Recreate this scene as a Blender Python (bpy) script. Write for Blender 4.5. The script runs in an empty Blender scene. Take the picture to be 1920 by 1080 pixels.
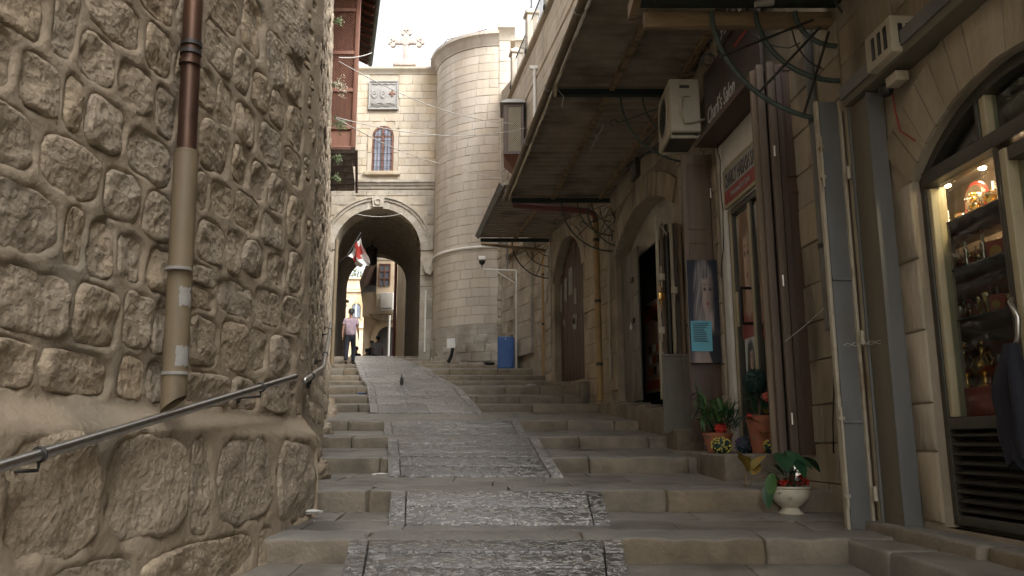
import bpy, bmesh, random
from math import *
from mathutils import Vector, Matrix, noise as NZ
rnd = random.Random(7)
SC = bpy.context.scene
COL = SC.collection
# ------------------------------------------------------------ camera, world, sun, exposure
FPX = 1500.0
TH = atan(290 / FPX)
cd = bpy.data.cameras.new('camera'); cam = bpy.data.objects.new('camera', cd); COL.objects.link(cam)
cam.location = (0, 0, 0); cam.rotation_euler = (radians(90) + TH, 0, 0)
cd.sensor_width = 36; cd.lens = FPX / 1920 * 36; cd.clip_start = .05; cd.clip_end = 3000
SC.camera = cam
SUN_EL, SUN_AZ = radians(47), radians(135)      # azimuth measured from +Y towards +X
W = bpy.data.worlds.new('World'); SC.world = W; W.use_nodes = True
nt = W.node_tree; nt.nodes.clear()
sky = nt.nodes.new('ShaderNodeTexSky'); sky.sky_type = 'NISHITA'; sky.sun_disc = False
sky.sun_elevation = SUN_EL; sky.sun_rotation = SUN_AZ; sky.air_density = 1.0; sky.dust_density = 6.0; sky.ozone_density = .6
hs = nt.nodes.new('ShaderNodeHueSaturation'); hs.inputs['Saturation'].default_value = .08
bg = nt.nodes.new('ShaderNodeBackground'); bg.inputs['Strength'].default_value = .15
wo = nt.nodes.new('ShaderNodeOutputWorld')
nt.links.new(sky.outputs[0], hs.inputs['Color']); nt.links.new(hs.outputs[0], bg.inputs['Color']); nt.links.new(bg.outputs[0], wo.inputs[0])
sl = bpy.data.lights.new('sun', 'SUN'); sl.energy = .5; sl.angle = radians(16); sl.color = (1, .95, .87)
so = bpy.data.objects.new('sun', sl); COL.objects.link(so)
sd = Vector((sin(SUN_AZ) * cos(SUN_EL), cos(SUN_AZ) * cos(SUN_EL), sin(SUN_EL)))
so.rotation_euler = sd.to_track_quat('Z', 'Y').to_euler(); so.location = (0, 10, 40)
SC.view_settings.view_transform = 'Standard'; SC.view_settings.look = 'None'
SC.view_settings.exposure = 1.75; SC.view_settings.gamma = 1; SC.view_settings.use_curve_mapping = False
SC.cycles.max_bounces = 8; SC.cycles.diffuse_bounces = 4

# ------------------------------------------------------------ measuring helpers
CT, ST = cos(TH), sin(TH)
def ray(u, v):
    up = (540 - v) / FPX
    return Vector(((u - 960) / FPX, CT - up * ST, ST + up * CT))
def P(u, v, Y):
    r = ray(u, v); return r * (Y / r.y)
class Fr:
    """vertical wall plane: local x runs along it, local y is 90 deg to its left, z is up"""
    def __init__(s, a, b, z=0):
        s.a = Vector((a[0], a[1], z)); d = Vector((b[0] - a[0], b[1] - a[1], 0)); s.L = d.length
        s.d = d.normalized(); s.y = Vector((-s.d.y, s.d.x, 0)); s.rot = atan2(s.d.y, s.d.x)
    def w(s, x, y, z): return s.a + s.d * x + s.y * y + Vector((0, 0, z))
    def hit(s, u, v, n=0):
        a = s.a + s.y * n; r = ray(u, v)
        t = a.dot(s.y) / r.dot(s.y); p = r * t
        return (p - s.a).dot(s.d), p.z
FRONT = lambda Y: Fr((0, Y), (1, Y))

# ------------------------------------------------------------ mesh helpers
class MB:
    def __init__(s): s.v = []; s.f = []; s.m = []
    def add(s, vs, fs, mi=0):
        o = len(s.v); s.v += [tuple(p) for p in vs]; s.f += [tuple(i + o for i in f) for f in fs]; s.m += [mi] * len(fs); return s
    def box(s, x0, x1, y0, y1, z0, z1, mi=0, T=None):
        vs = [(x, y, z) for z in (z0, z1) for y in (y0, y1) for x in (x0, x1)]
        if T: vs = [T(*p) for p in vs]
        return s.add(vs, [(0, 2, 3, 1), (4, 5, 7, 6), (0, 1, 5, 4), (2, 6, 7, 3), (0, 4, 6, 2), (1, 3, 7, 5)], mi)
    def rbox(s, x0, x1, y0, y1, z0, z1, r=.01, seg=(1, 1, 1), amp=0, fr=3., T=None, mi=0, seed=0):
        r = min(r, (x1 - x0) * .45, (y1 - y0) * .45, (z1 - z0) * .45)
        def ax(a, b, n): return [a, a + r * .35] + [a + r + (b - a - 2 * r) * i / n for i in range(n + 1)] + [b - r * .35, b]
        A = [ax(x0, x1, seg[0]), ax(y0, y1, seg[1]), ax(z0, z1, seg[2])]
        lo = Vector((x0 + r, y0 + r, z0 + r)); hi = Vector((x1 - r, y1 - r, z1 - r)); idx = {}
        vs = []; fs = []
        def vert(i, j, k):
            key = (i, j, k)
            if key not in idx:
                p = Vector((A[0][i], A[1][j], A[2][k])); q = Vector([min(max(p[c], lo[c]), hi[c]) for c in range(3)])
                d = p - q
                if d.length > 1e-9: p = q + d.normalized() * r
                if amp:
                    n = NZ.noise_vector(p * fr + Vector((seed * 3.1, seed * 1.7, seed))) + .5 * NZ.noise_vector(p * fr * 2.7 + Vector((seed, 0, seed * 2)))
                    p = p + n * amp
                idx[key] = len(vs); vs.append(T(*p) if T else tuple(p))
            return idx[key]
        N = [len(a) - 1 for a in A]
        for c in range(3):
            a, b = [(1, 2), (2, 0), (0, 1)][c]
            for e in (0, N[c]):
                for i in range(N[a]):
                    for j in range(N[b]):
                        q = []
                        for (di, dj) in ((0, 0), (1, 0), (1, 1), (0, 1)):
                            k = [0, 0, 0]; k[c] = e; k[a] = i + di; k[b] = j + dj; q.append(vert(*k))
                        fs.append(tuple(q if e else q[::-1]))
        return s.add(vs, fs, mi)
    def plate(s, x0, x1, z0, z1, y=0, d=.1, r=.012, n=(1, 1), amp=0, fr=4., T=None, seed=0, mi=0):
        """a block whose worked face looks to -y, its rim eased back, with sides but no back"""
        xs = [x0, x0 + r] + [x0 + r + (x1 - x0 - 2 * r) * i / n[0] for i in range(1, n[0])] + [x1 - r, x1]
        zs = [z0, z0 + r] + [z0 + r + (z1 - z0 - 2 * r) * i / n[1] for i in range(1, n[1])] + [z1 - r, z1]
        nx, nz = len(xs), len(zs); vs = []; fs = []
        for j, z in enumerate(zs):
            for i, x in enumerate(xs):
                e = i in (0, nx - 1) or j in (0, nz - 1)
                yy = y + (r if e else 0) + (NZ.fractal(Vector((x * fr, z * fr, seed * 7.3)), 1, 2, 3) * amp if amp else 0)
                vs.append((x, yy, z))
        for j in range(nz - 1):
            for i in range(nx - 1):
                a = j * nx + i; fs.append((a, a + 1, a + nx + 1, a + nx))
        rim = [i for i in range(nx)] + [j * nx + nx - 1 for j in range(1, nz)] + [(nz - 1) * nx + i for i in range(nx - 2, -1, -1)] + [j * nx for j in range(nz - 2, 0, -1)]
        o = len(vs); vs += [(vs[i][0], y + d, vs[i][2]) for i in rim]; L = len(rim)
        for k in range(L): fs.append((rim[k], o + k, o + (k + 1) % L, rim[(k + 1) % L]))
        if T: vs = [T(*p) for p in vs]
        return s.add(vs, fs, mi)
    def tube(s, pts, r, seg=8, cap=True, mi=0, closed=False):
        pts = [Vector(p) for p in pts]; n = len(pts); rs = r if isinstance(r, (list, tuple)) else [r] * n
        vs = []; fs = []; pn = None
        for i, p in enumerate(pts):
            a = pts[(i - 1) % n] if (closed or i > 0) else p; b = pts[(i + 1) % n] if (closed or i < n - 1) else p
            t = (b - a).normalized()
            if pn is None:
                q = Vector((0, 0, 1)) if abs(t.z) < .9 else Vector((1, 0, 0)); pn = t.cross(q).normalized()
            else:
                pn = (pn - t * pn.dot(t)).normalized()
            bn = t.cross(pn)
            for k in range(seg):
                w = 2 * pi * k / seg; vs.append(p + (pn * cos(w) + bn * sin(w)) * rs[i])
        for i in range(n if closed else n - 1):
            i2 = (i + 1) % n
            for k in range(seg): fs.append((i * seg + k, i * seg + (k + 1) % seg, i2 * seg + (k + 1) % seg, i2 * seg + k))
        if cap and not closed: fs += [tuple(range(seg))[::-1], tuple((n - 1) * seg + k for k in range(seg))]
        return s.add(vs, fs, mi)
    def lathe(s, prof, c=(0, 0, 0), seg=16, mi=0, wob=0):
        vs = []; fs = []
        for (r, z) in prof:
            for k in range(seg):
                w = 2 * pi * k / seg; rr = r * (1 + wob * sin(3 * w + z * 20)); vs.append((c[0] + rr * cos(w), c[1] + rr * sin(w), c[2] + z))
        for i in range(len(prof) - 1):
            for k in range(seg): fs.append((i * seg + k, i * seg + (k + 1) % seg, (i + 1) * seg + (k + 1) % seg, (i + 1) * seg + k))
        if prof[0][0] > 1e-4: fs.append(tuple(range(seg))[::-1])
        if prof[-1][0] > 1e-4: fs.append(tuple((len(prof) - 1) * seg + k for k in range(seg)))
        return s.add(vs, fs, mi)
    def ball(s, c, r, seg=12, rings=8, sc=(1, 1, 1), mi=0, amp=0):
        vs = []; fs = []
        for i in range(rings + 1):
            a = pi * i / rings
            for k in range(seg):
                w = 2 * pi * k / seg; p = Vector((sin(a) * cos(w) * sc[0], sin(a) * sin(w) * sc[1], -cos(a) * sc[2]))
                if amp: p *= 1 + amp * NZ.noise(p * 4 + Vector(c) * 9)
                vs.append(Vector(c) + p * r)
        for i in range(rings):
            for k in range(seg): fs.append((i * seg + k, i * seg + (k + 1) % seg, (i + 1) * seg + (k + 1) % seg, (i + 1) * seg + k))
        return s.add(vs, fs, mi)
    def prism(s, poly, y0, y1, mi=0, T=None):
        """outline in x,z extruded along y"""
        n = len(poly); vs = [(x, y0, z) for x, z in poly] + [(x, y1, z) for x, z in poly]
        if T: vs = [T(*p) for p in vs]
        return s.add(vs, [tuple(range(n)), tuple(range(2 * n - 1, n - 1, -1))] + [(i, i + n, (i + 1) % n + n, (i + 1) % n) for i in range(n)], mi)
    def grid(s, fn, nu, nv, mi=0, mfn=None):
        vs = [fn(i / nu, j / nv) for j in range(nv + 1) for i in range(nu + 1)]; o = len(s.v)
        s.v += [tuple(p) for p in vs]
        for j in range(nv):
            for i in range(nu):
                a = o + j * (nu + 1) + i; s.f.append((a, a + 1, a + nu + 2, a + nu + 1)); s.m.append(mfn((i + .5) / nu, (j + .5) / nv) if mfn else mi)
        return s
    def mesh(s, name, mats, smooth=None, off=None):
        me = bpy.data.meshes.new(name)
        vs = s.v if off is None else [(p[0] - off[0], p[1] - off[1], p[2] - off[2]) for p in s.v]
        me.from_pydata(vs, [], s.f)
        for m in (mats if isinstance(mats, (list, tuple)) else [mats]): me.materials.append(m)
        me.polygons.foreach_set('material_index', s.m)
        bm = bmesh.new(); bm.from_mesh(me); bmesh.ops.remove_doubles(bm, verts=bm.verts, dist=1e-5)
        bmesh.ops.recalc_face_normals(bm, faces=bm.faces); bm.to_mesh(me); bm.free()
        if smooth:
            me.polygons.foreach_set('use_smooth', [True] * len(me.polygons))
            if smooth is not True: me.set_sharp_from_angle(angle=radians(smooth))
        me.update(); return me
    def build(s, name, mats, parent=None, smooth=None, world=False):
        """world=True: vertices are world coordinates; otherwise they are in the parent's own space"""
        off = WL.get(parent.name) if (world and parent is not None) else None
        o = bpy.data.objects.new(name, s.mesh(name, mats, smooth, off)); COL.objects.link(o)
        if parent is not None:
            o.parent = parent
            if parent.name in WL: WL[o.name] = WL[parent.name]
        return o
WL = {}
def tag(o, label, cat, group=None):
    o['label'] = label; o['category'] = cat
    if group: o['group'] = group
    return o
def thing(name, label, cat, loc=(0, 0, 0), rotz=0, group=None):
    o = bpy.data.objects.new(name, None); COL.objects.link(o); o.empty_display_size = .1
    o.location = loc; o.rotation_euler = (0, 0, rotz)
    if rotz == 0: WL[o.name] = tuple(loc)
    return tag(o, label, cat, group)
def struct(o): o['kind'] = 'structure'; return o
def stuff(o): o['kind'] = 'stuff'; return o
def sroot(name, loc=(0, 0, 0), rotz=0):
    o = bpy.data.objects.new(name, None); COL.objects.link(o); o.location = loc; o.rotation_euler = (0, 0, rotz)
    if rotz == 0: WL[o.name] = tuple(loc)
    return struct(o)
def inst(o, loc=None, rotz=None, parent=None, rot=None, scale=None):
    c = o.copy(); COL.objects.link(c)
    if parent is not None: c.parent = parent
    if loc is not None: c.location = loc
    if rotz is not None: c.rotation_euler = (0, 0, rotz)
    if rot is not None: c.rotation_euler = rot
    if scale is not None: c.scale = scale
    return c
def dup(root, loc, rotz=None, label=None):
    r = root.copy(); COL.objects.link(r); r.location = loc
    if rotz is not None: r.rotation_euler = (0, 0, rotz)
    if label: r['label'] = label
    for ch in list(root.children):
        c = ch.copy(); COL.objects.link(c); c.parent = r
        for g in ch.children:
            d = g.copy(); COL.objects.link(d); d.parent = c
    return r

# ------------------------------------------------------------ materials
def mat(name, c1, c2=None, rough=.8, metal=0, scale=3., bump=0, bscale=None, var=0, c3=None, c3s=1., c3a=(.5, .65), spec=.5, stretch=(1, 1, 1), vor=0, detail=8, coat=0):
    m = bpy.data.materials.new(name); m.use_nodes = True; t = m.node_tree; N = t.nodes; L = t.links
    b = N['Principled BSDF']; b.inputs['Roughness'].default_value = rough; b.inputs['Metallic'].default_value = metal
    b.inputs['Specular IOR Level'].default_value = spec
    if coat: b.inputs['Coat Weight'].default_value = coat
    if c2 is None and not bump and not var:
        b.inputs['Base Color'].default_value = (*c1, 1); return m
    geo = N.new('ShaderNodeNewGeometry'); mp = N.new('ShaderNodeMapping'); mp.inputs['Scale'].default_value = stretch
    L.new(geo.outputs['Position'], mp.inputs['Vector'])
    no = N.new('ShaderNodeTexNoise'); no.inputs['Scale'].default_value = scale; no.inputs['Detail'].default_value = detail; no.inputs['Roughness'].default_value = .65
    L.new(mp.outputs[0], no.inputs['Vector'])
    cr = N.new('ShaderNodeValToRGB'); cr.color_ramp.elements[0].position = .33; cr.color_ramp.elements[1].position = .67
    cr.color_ramp.elements[0].color = (*c1, 1); cr.color_ramp.elements[1].color = (*(c2 or c1), 1)
    L.new(no.outputs['Fac'], cr.inputs[0]); col = cr.outputs[0]
    if c3:
        n3 = N.new('ShaderNodeTexNoise'); n3.inputs['Scale'].default_value = c3s; n3.inputs['Detail'].default_value = 5; L.new(mp.outputs[0], n3.inputs['Vector'])
        r3 = N.new('ShaderNodeMapRange'); r3.inputs[1].default_value = c3a[0]; r3.inputs[2].default_value = c3a[1]; L.new(n3.outputs['Fac'], r3.inputs[0])
        mx = N.new('ShaderNodeMix'); mx.data_type = 'RGBA'; L.new(r3.outputs[0], mx.inputs[0]); L.new(col, mx.inputs[6]); mx.inputs[7].default_value = (*c3, 1); col = mx.outputs[2]
    if var:
        oi = N.new('ShaderNodeObjectInfo'); mr = N.new('ShaderNodeMapRange'); mr.inputs[3].default_value = 1 - var; mr.inputs[4].default_value = 1 + var
        L.new(oi.outputs['Random'], mr.inputs[0]); hsv = N.new('ShaderNodeHueSaturation'); L.new(mr.outputs[0], hsv.inputs['Value']); L.new(col, hsv.inputs['Color'])
        ml = N.new('ShaderNodeMath'); ml.operation = 'MULTIPLY'; ml.inputs[1].default_value = 7.31; fr = N.new('ShaderNodeMath'); fr.operation = 'FRACT'
        L.new(oi.outputs['Random'], ml.inputs[0]); L.new(ml.outputs[0], fr.inputs[0]); m2 = N.new('ShaderNodeMapRange'); m2.inputs[3].default_value = 1 - var * 1.6; m2.inputs[4].default_value = 1 + var * 1.2
        L.new(fr.outputs[0], m2.inputs[0]); L.new(m2.outputs[0], hsv.inputs['Saturation']); col = hsv.outputs[0]
    L.new(col, b.inputs['Base Color'])
    if bump:
        nb = N.new('ShaderNodeTexNoise'); nb.inputs['Scale'].default_value = bscale or scale * 6; nb.inputs['Detail'].default_value = 8; nb.inputs['Roughness'].default_value = .6
        L.new(mp.outputs[0], nb.inputs['Vector']); h = nb.outputs['Fac']
        if vor:
            vo = N.new('ShaderNodeTexVoronoi'); vo.inputs['Scale'].default_value = vor; L.new(nb.outputs['Color'], vo.inputs['Vector'])
            vm = N.new('ShaderNodeVectorMath'); vm.operation = 'ADD'; sc = N.new('ShaderNodeVectorMath'); sc.operation = 'SCALE'; sc.inputs['Scale'].default_value = .05
            L.new(nb.outputs['Color'], sc.inputs[0]); L.new(sc.outputs[0], vm.inputs[0]); L.new(mp.outputs[0], vm.inputs[1]); L.new(vm.outputs[0], vo.inputs['Vector'])
            ad = N.new('ShaderNodeMath'); ad.operation = 'MULTIPLY_ADD'; ad.inputs[1].default_value = .7; L.new(vo.outputs['Distance'], ad.inputs[0]); L.new(h, ad.inputs[2]); h = ad.outputs[0]
        bp = N.new('ShaderNodeBump'); bp.inputs['Strength'].default_value = 1; bp.inputs['Distance'].default_value = bump
        L.new(h, bp.inputs['Height']); L.new(bp.outputs[0], b.inputs['Normal'])
        rr = N.new('ShaderNodeMapRange'); rr.inputs[3].default_value = max(0, rough - .1); rr.inputs[4].default_value = min(1, rough + .1); L.new(no.outputs['Fac'], rr.inputs[0]); L.new(rr.outputs[0], b.inputs['Roughness'])
    return m
def emis(name, c, s):
    m = bpy.data.materials.new(name); m.use_nodes = True; b = m.node_tree.nodes['Principled BSDF']
    b.inputs['Base Color'].default_value = (*c, 1); b.inputs['Emission Color'].default_value = (*c, 1); b.inputs['Emission Strength'].default_value = s; return m
def glassmat(name, tint=(.8, .85, .85), ior=1.5, rough=.02):
    m = bpy.data.materials.new(name); m.use_nodes = True; t = m.node_tree; N = t.nodes; L = t.links; N.clear()
    tr = N.new('ShaderNodeBsdfTransparent'); tr.inputs[0].default_value = (*tint, 1); gl = N.new('ShaderNodeBsdfGlossy'); gl.inputs['Roughness'].default_value = rough
    lw_ = N.new('ShaderNodeLayerWeight'); lw_.inputs['Blend'].default_value = .5; pw = N.new('ShaderNodeMath'); pw.operation = 'POWER'; pw.inputs[1].default_value = 5; L.new(lw_.outputs['Facing'], pw.inputs[0]); fr = N.new('ShaderNodeMath'); fr.operation = 'MULTIPLY_ADD'; fr.inputs[1].default_value = .9; fr.inputs[2].default_value = .035; L.new(pw.outputs[0], fr.inputs[0]); mx = N.new('ShaderNodeMixShader'); o = N.new('ShaderNodeOutputMaterial')
    L.new(fr.outputs[0], mx.inputs[0]); L.new(tr.outputs[0], mx.inputs[1]); L.new(gl.outputs[0], mx.inputs[2]); L.new(mx.outputs[0], o.inputs[0]); return m
M = {}
M['rub'] = mat('rubble_limestone', (.29, .228, .158), (.42, .338, .238), .92, scale=7, bump=.018, bscale=30, var=.07, c3=(.30, .25, .185), c3s=2.6, c3a=(.52, .75), vor=24)
M['mortar'] = mat('lime_mortar', (.27, .213, .148), (.35, .282, .20), .93, scale=1.6, bump=.012, bscale=22, c3=(.17, .155, .12), c3s=.7, c3a=(.58, .75))
M['ash'] = mat('cream_ashlar', (.38, .32, .24), (.50, .435, .34), .85, scale=2.2, bump=.008, bscale=30, var=.1, c3=(.38, .27, .16), c3s=.9, c3a=(.55, .75), stretch=(1, 1, .35))
M['ashj'] = mat('ashlar_joint', (.35, .30, .23), (.42, .365, .285), .9, scale=3, bump=.006)
M['tow'] = mat('tower_limestone', (.40, .35, .285), (.52, .465, .39), .85, scale=2.0, bump=.008, bscale=30, var=.07, c3=(.36, .275, .19), c3s=.7, c3a=(.5, .8), stretch=(1, 1, .12))
M['towb'] = mat('grey_tower_foot', (.34, .305, .255), (.46, .42, .355), .85, scale=3, bump=.015, bscale=18, var=.1, c3=(.25, .21, .165), c3s=1.2, c3a=(.52, .72))
M['gst'] = mat('grey_limestone', (.30, .265, .21), (.44, .395, .325), .85, scale=3, bump=.012, bscale=22, var=.1, c3=(.24, .21, .16), c3s=1.2, c3a=(.5, .7))
M['fst'] = mat('shop_limestone', (.29, .24, .17), (.44, .37, .27), .85, scale=2.5, bump=.012, bscale=20, var=.1, c3=(.13, .105, .07), c3s=1.6, c3a=(.5, .72), stretch=(1, 1, .4))
M['fj'] = mat('shop_plaster', (.28, .235, .17), (.38, .32, .24), .9, scale=3, bump=.01, c3=(.12, .10, .07), c3s=1.1, c3a=(.5, .75))
M['nose'] = mat('step_nosing_stone', (.15, .120, .080), (.26, .213, .15), .62, scale=4, bump=.010, bscale=28, var=.1, c3=(.12, .10, .07), c3s=2.4, c3a=(.52, .7))
M['tread'] = mat('worn_tread_stone', (.15, .138, .118), (.245, .227, .196), .42, scale=3.5, bump=.006, bscale=45, var=.07, c3=(.085, .078, .064), c3s=1.1, c3a=(.55, .68))
def topgrey(m, c1, c2):
    t = m.node_tree; N = t.nodes; L = t.links; b = N['Principled BSDF']; src = b.inputs['Base Color'].links[0].from_socket
    g = N.new('ShaderNodeNewGeometry'); sx = N.new('ShaderNodeSeparateXYZ'); L.new(g.outputs['True Normal'], sx.inputs[0]); r = N.new('ShaderNodeMapRange'); r.inputs[1].default_value = .35; r.inputs[2].default_value = .8; L.new(sx.outputs['Z'], r.inputs[0])
    n = N.new('ShaderNodeTexNoise'); n.inputs['Scale'].default_value = 3.5; n.inputs['Detail'].default_value = 8; L.new(g.outputs['Position'], n.inputs['Vector']); c = N.new('ShaderNodeMix'); c.data_type = 'RGBA'; L.new(n.outputs['Fac'], c.inputs[0]); c.inputs[6].default_value = (*c1, 1); c.inputs[7].default_value = (*c2, 1)
    x = N.new('ShaderNodeMix'); x.data_type = 'RGBA'; L.new(r.outputs[0], x.inputs[0]); L.new(src, x.inputs[6]); L.new(c.outputs[2], x.inputs[7]); L.new(x.outputs[2], b.inputs['Base Color'])
topgrey(M['nose'], (.145, .134, .116), (.245, .229, .20))
M['joint'] = mat('dark_joint', (.10, .085, .06), (.16, .14, .10), .9, scale=6, bump=.006)
M['steel'] = mat('brushed_steel', (.62, .61, .58), (.48, .47, .44), .34, 1, scale=20)
M['copper'] = mat('aged_copper', (.085, .050, .036), (.16, .085, .055), .45, .7, scale=4, stretch=(1, 1, .4))
M['tanpipe'] = mat('tan_painted_pipe', (.15, .112, .066), (.21, .16, .095), .6, scale=3, stretch=(1, 1, .3), c3=(.10, .075, .05), c3s=5, c3a=(.58, .75), bump=.001)
M['ochre'] = mat('ochre_painted_pipe', (.30, .19, .07), (.38, .25, .10), .5, scale=5, c3=(.12, .09, .05), c3s=2, c3a=(.6, .75))
M['zinc'] = mat('zinc_patch', (.24, .23, .21), (.32, .31, .28), .6, scale=12)
M['redwood'] = mat('red_brown_wood', (.13, .055, .034), (.20, .088, .055), .6, scale=4, bump=.004, stretch=(3, 3, .4))
M['dwood'] = mat('dark_brown_wood', (.06, .034, .023), (.10, .06, .042), .5, scale=5, bump=.003, stretch=(4, 4, .4), var=.08)
M['mwood'] = mat('brown_painted_wood', (.10, .07, .048), (.16, .115, .08), .55, scale=4, bump=.003, stretch=(4, 4, .4), var=.08)
M['edge'] = mat('pale_brown_edge', (.17, .125, .08), (.23, .17, .115), .6, scale=5, stretch=(3, 3, .4))
M['lwood'] = mat('weathered_wood', (.22, .15, .08), (.33, .23, .13), .7, scale=5, bump=.004, stretch=(.6, 4, 4), c3=(.12, .085, .05), c3s=2)
M['sheet'] = mat('aged_roof_sheet', (.24, .20, .15), (.36, .305, .235), .6, scale=2, bump=.002, c3=(.17, .135, .10), c3s=1.4, var=.05)
M['fasc'] = mat('cream_fascia_metal', (.42, .34, .20), (.55, .46, .29), .55, scale=4, c3=(.30, .20, .10), c3s=3, c3a=(.55, .7))
M['dgreen'] = mat('dark_green_metal', (.012, .022, .02), (.022, .036, .032), .45, scale=8)
M['giron'] = mat('green_iron', (.04, .06, .05), (.075, .10, .085), .5, scale=9)
M['iron'] = mat('black_iron', (.022, .02, .018), (.045, .04, .036), .5, scale=9)
M['gdoor'] = mat('grey_green_door_metal', (.13, .12, .095), (.18, .17, .14), .5, scale=3, bump=.002, c3=(.09, .08, .06), c3s=2, c3a=(.6, .8))
M['gmet'] = mat('blue_grey_metal', (.125, .127, .122), (.175, .177, .17), .5, scale=3, c3=(.14, .11, .08), c3s=2.6, c3a=(.58, .72), bump=.001, stretch=(1, 1, .3))
M['gcol'] = mat('grey_column_paint', (.125, .113, .08), (.17, .154, .112), .6, scale=1.4, c3=(.16, .11, .07), c3s=3.5, c3a=(.62, .74), bump=.001)
M['beige'] = mat('beige_painted_metal', (.40, .36, .27), (.48, .43, .33), .5, scale=6, c3=(.24, .17, .10), c3s=4, c3a=(.62, .75))
M['cream'] = mat('cream_frame_paint', (.36, .31, .19), (.44, .385, .25), .45, scale=6)
M['dframe'] = mat('dark_bronze_frame', (.04, .038, .03), (.065, .06, .048), .42, scale=6)
M['white'] = mat('white_paint', (.62, .60, .55), (.72, .70, .65), .55, scale=5)
M['cable'] = mat('pale_cable', (.42, .41, .38), None, .5)
M['red'] = mat('red_paint', (.30, .03, .025), (.38, .05, .04), .45, scale=6)
M['redpipe'] = mat('rust_red_pipe', (.13, .035, .03), (.20, .06, .045), .5, scale=6)
M['blue'] = mat('blue_painted_metal', (.025, .085, .27), (.04, .12, .34), .45, scale=4, c3=(.02, .05, .15), c3s=3, c3a=(.6, .8))
M['slate'] = mat('old_roof_shingle', (.07, .055, .045), (.13, .10, .08), .8, scale=6, bump=.01, var=.12)
M['crossst'] = mat('pinkish_cross_stone', (.34, .29, .26), (.44, .385, .35), .85, scale=5, bump=.01)
M['plaque'] = mat('grey_plaque_stone', (.24, .225, .21), (.32, .305, .285), .8, scale=6, bump=.006)
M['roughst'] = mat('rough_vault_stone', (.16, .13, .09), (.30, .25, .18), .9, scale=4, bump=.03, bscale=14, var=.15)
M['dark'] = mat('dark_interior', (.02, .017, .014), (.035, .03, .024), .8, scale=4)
M['black'] = mat('black_plastic', (.012, .012, .012), None, .4)
M['bulb'] = emis('warm_bulb', (1, .72, .4), 30)
M['glass'] = glassmat('clear_glass')
M['dglass'] = mat('dim_window_glass', (.10, .12, .14), (.18, .20, .24), .12, scale=1.5)
M['bglass'] = mat('bright_window_glass', (.20, .215, .26), (.34, .355, .42), .15, scale=2)
M['gold'] = mat('polished_gold', (.85, .55, .18), (.75, .45, .13), .22, 1, scale=12)
M['silver'] = mat('polished_silver', (.75, .70, .62), (.6, .52, .42), .25, 1, scale=12)
M['terra'] = mat('terracotta', (.30, .10, .05), (.40, .15, .08), .8, scale=8, bump=.002, c3=(.20, .14, .10), c3s=9, c3a=(.56, .7))
M['bowl'] = mat('cream_glazed_stone', (.50, .46, .35), (.60, .55, .44), .45, scale=5, c3=(.22, .17, .11), c3s=5, c3a=(.64, .72))
M['leaf'] = mat('green_leaf', (.03, .085, .02), (.06, .15, .035), .5, scale=12)
M['leafd'] = mat('dark_green_leaf', (.012, .05, .022), (.025, .085, .035), .4, scale=12)
M['weed'] = mat('olive_weed', (.07, .10, .04), (.13, .16, .07), .7, scale=12)
M['topi'] = mat('topiary_leaf', (.006, .03, .026), (.015, .055, .045), .6, scale=20)
M['petr'] = mat('red_petal', (.42, .02, .015), (.5, .05, .03), .6, scale=12)
M['petp'] = mat('coral_petal', (.50, .10, .08), (.60, .17, .12), .6, scale=12)
M['pety'] = mat('yellow_petal', (.55, .42, .05), (.60, .52, .14), .6, scale=12)
M['petv'] = mat('violet_petal', (.09, .06, .14), (.15, .10, .20), .6, scale=12)
M['peto'] = mat('orange_green_leaf', (.34, .16, .035), (.16, .20, .03), .6, scale=16)
M['cyan'] = mat('cyan_paper', (.12, .42, .55), (.16, .48, .60), .7, scale=3)
M['paper'] = mat('white_paper', (.55, .54, .52), (.65, .64, .61), .8, scale=3)
M['oldpaper'] = mat('old_notice_paper', (.22, .21, .19), (.34, .33, .30), .85, scale=5)
M['skin'] = mat('skin', (.30, .17, .11), None, .6)
M['hair'] = mat('black_hair', (.012, .01, .009), None, .6)
M['navy'] = mat('navy_cloth', (.009, .010, .017), (.016, .017, .027), .9, scale=10, bump=.01, bscale=12)
M['shirt'] = mat('pink_lilac_shirt', (.30, .225, .265), (.37, .28, .325), .85, scale=6, bump=.03, bscale=7)
M['shirt2'] = mat('pale_grey_shirt', (.32, .31, .33), (.40, .39, .41), .85, scale=6)
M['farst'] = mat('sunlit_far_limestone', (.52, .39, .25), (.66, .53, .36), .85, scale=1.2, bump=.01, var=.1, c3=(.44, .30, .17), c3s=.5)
M['orange'] = mat('orange_print', (.45, .10, .03), None, .6)
M['signr'] = mat('red_sign_print', (.30, .035, .03), None, .5)
M['signw'] = mat('grey_white_sign', (.33, .34, .34), None, .5)
M['signd'] = mat('dark_brown_sign', (.045, .032, .030), (.06, .045, .04), .5, scale=4)
M['hairb'] = mat('blonde_print', (.34, .31, .30), (.09, .075, .085), .5, scale=8, stretch=(5, 5, .8))
M['skinp'] = mat('face_print', (.46, .37, .34), None, .5)
M['pbg'] = mat('poster_backdrop_print', (.018, .02, .032), (.04, .045, .07), .5, scale=3)
M['kraft'] = mat('beige_print', (.46, .35, .25), (.30, .21, .15), .5, scale=3)
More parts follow.
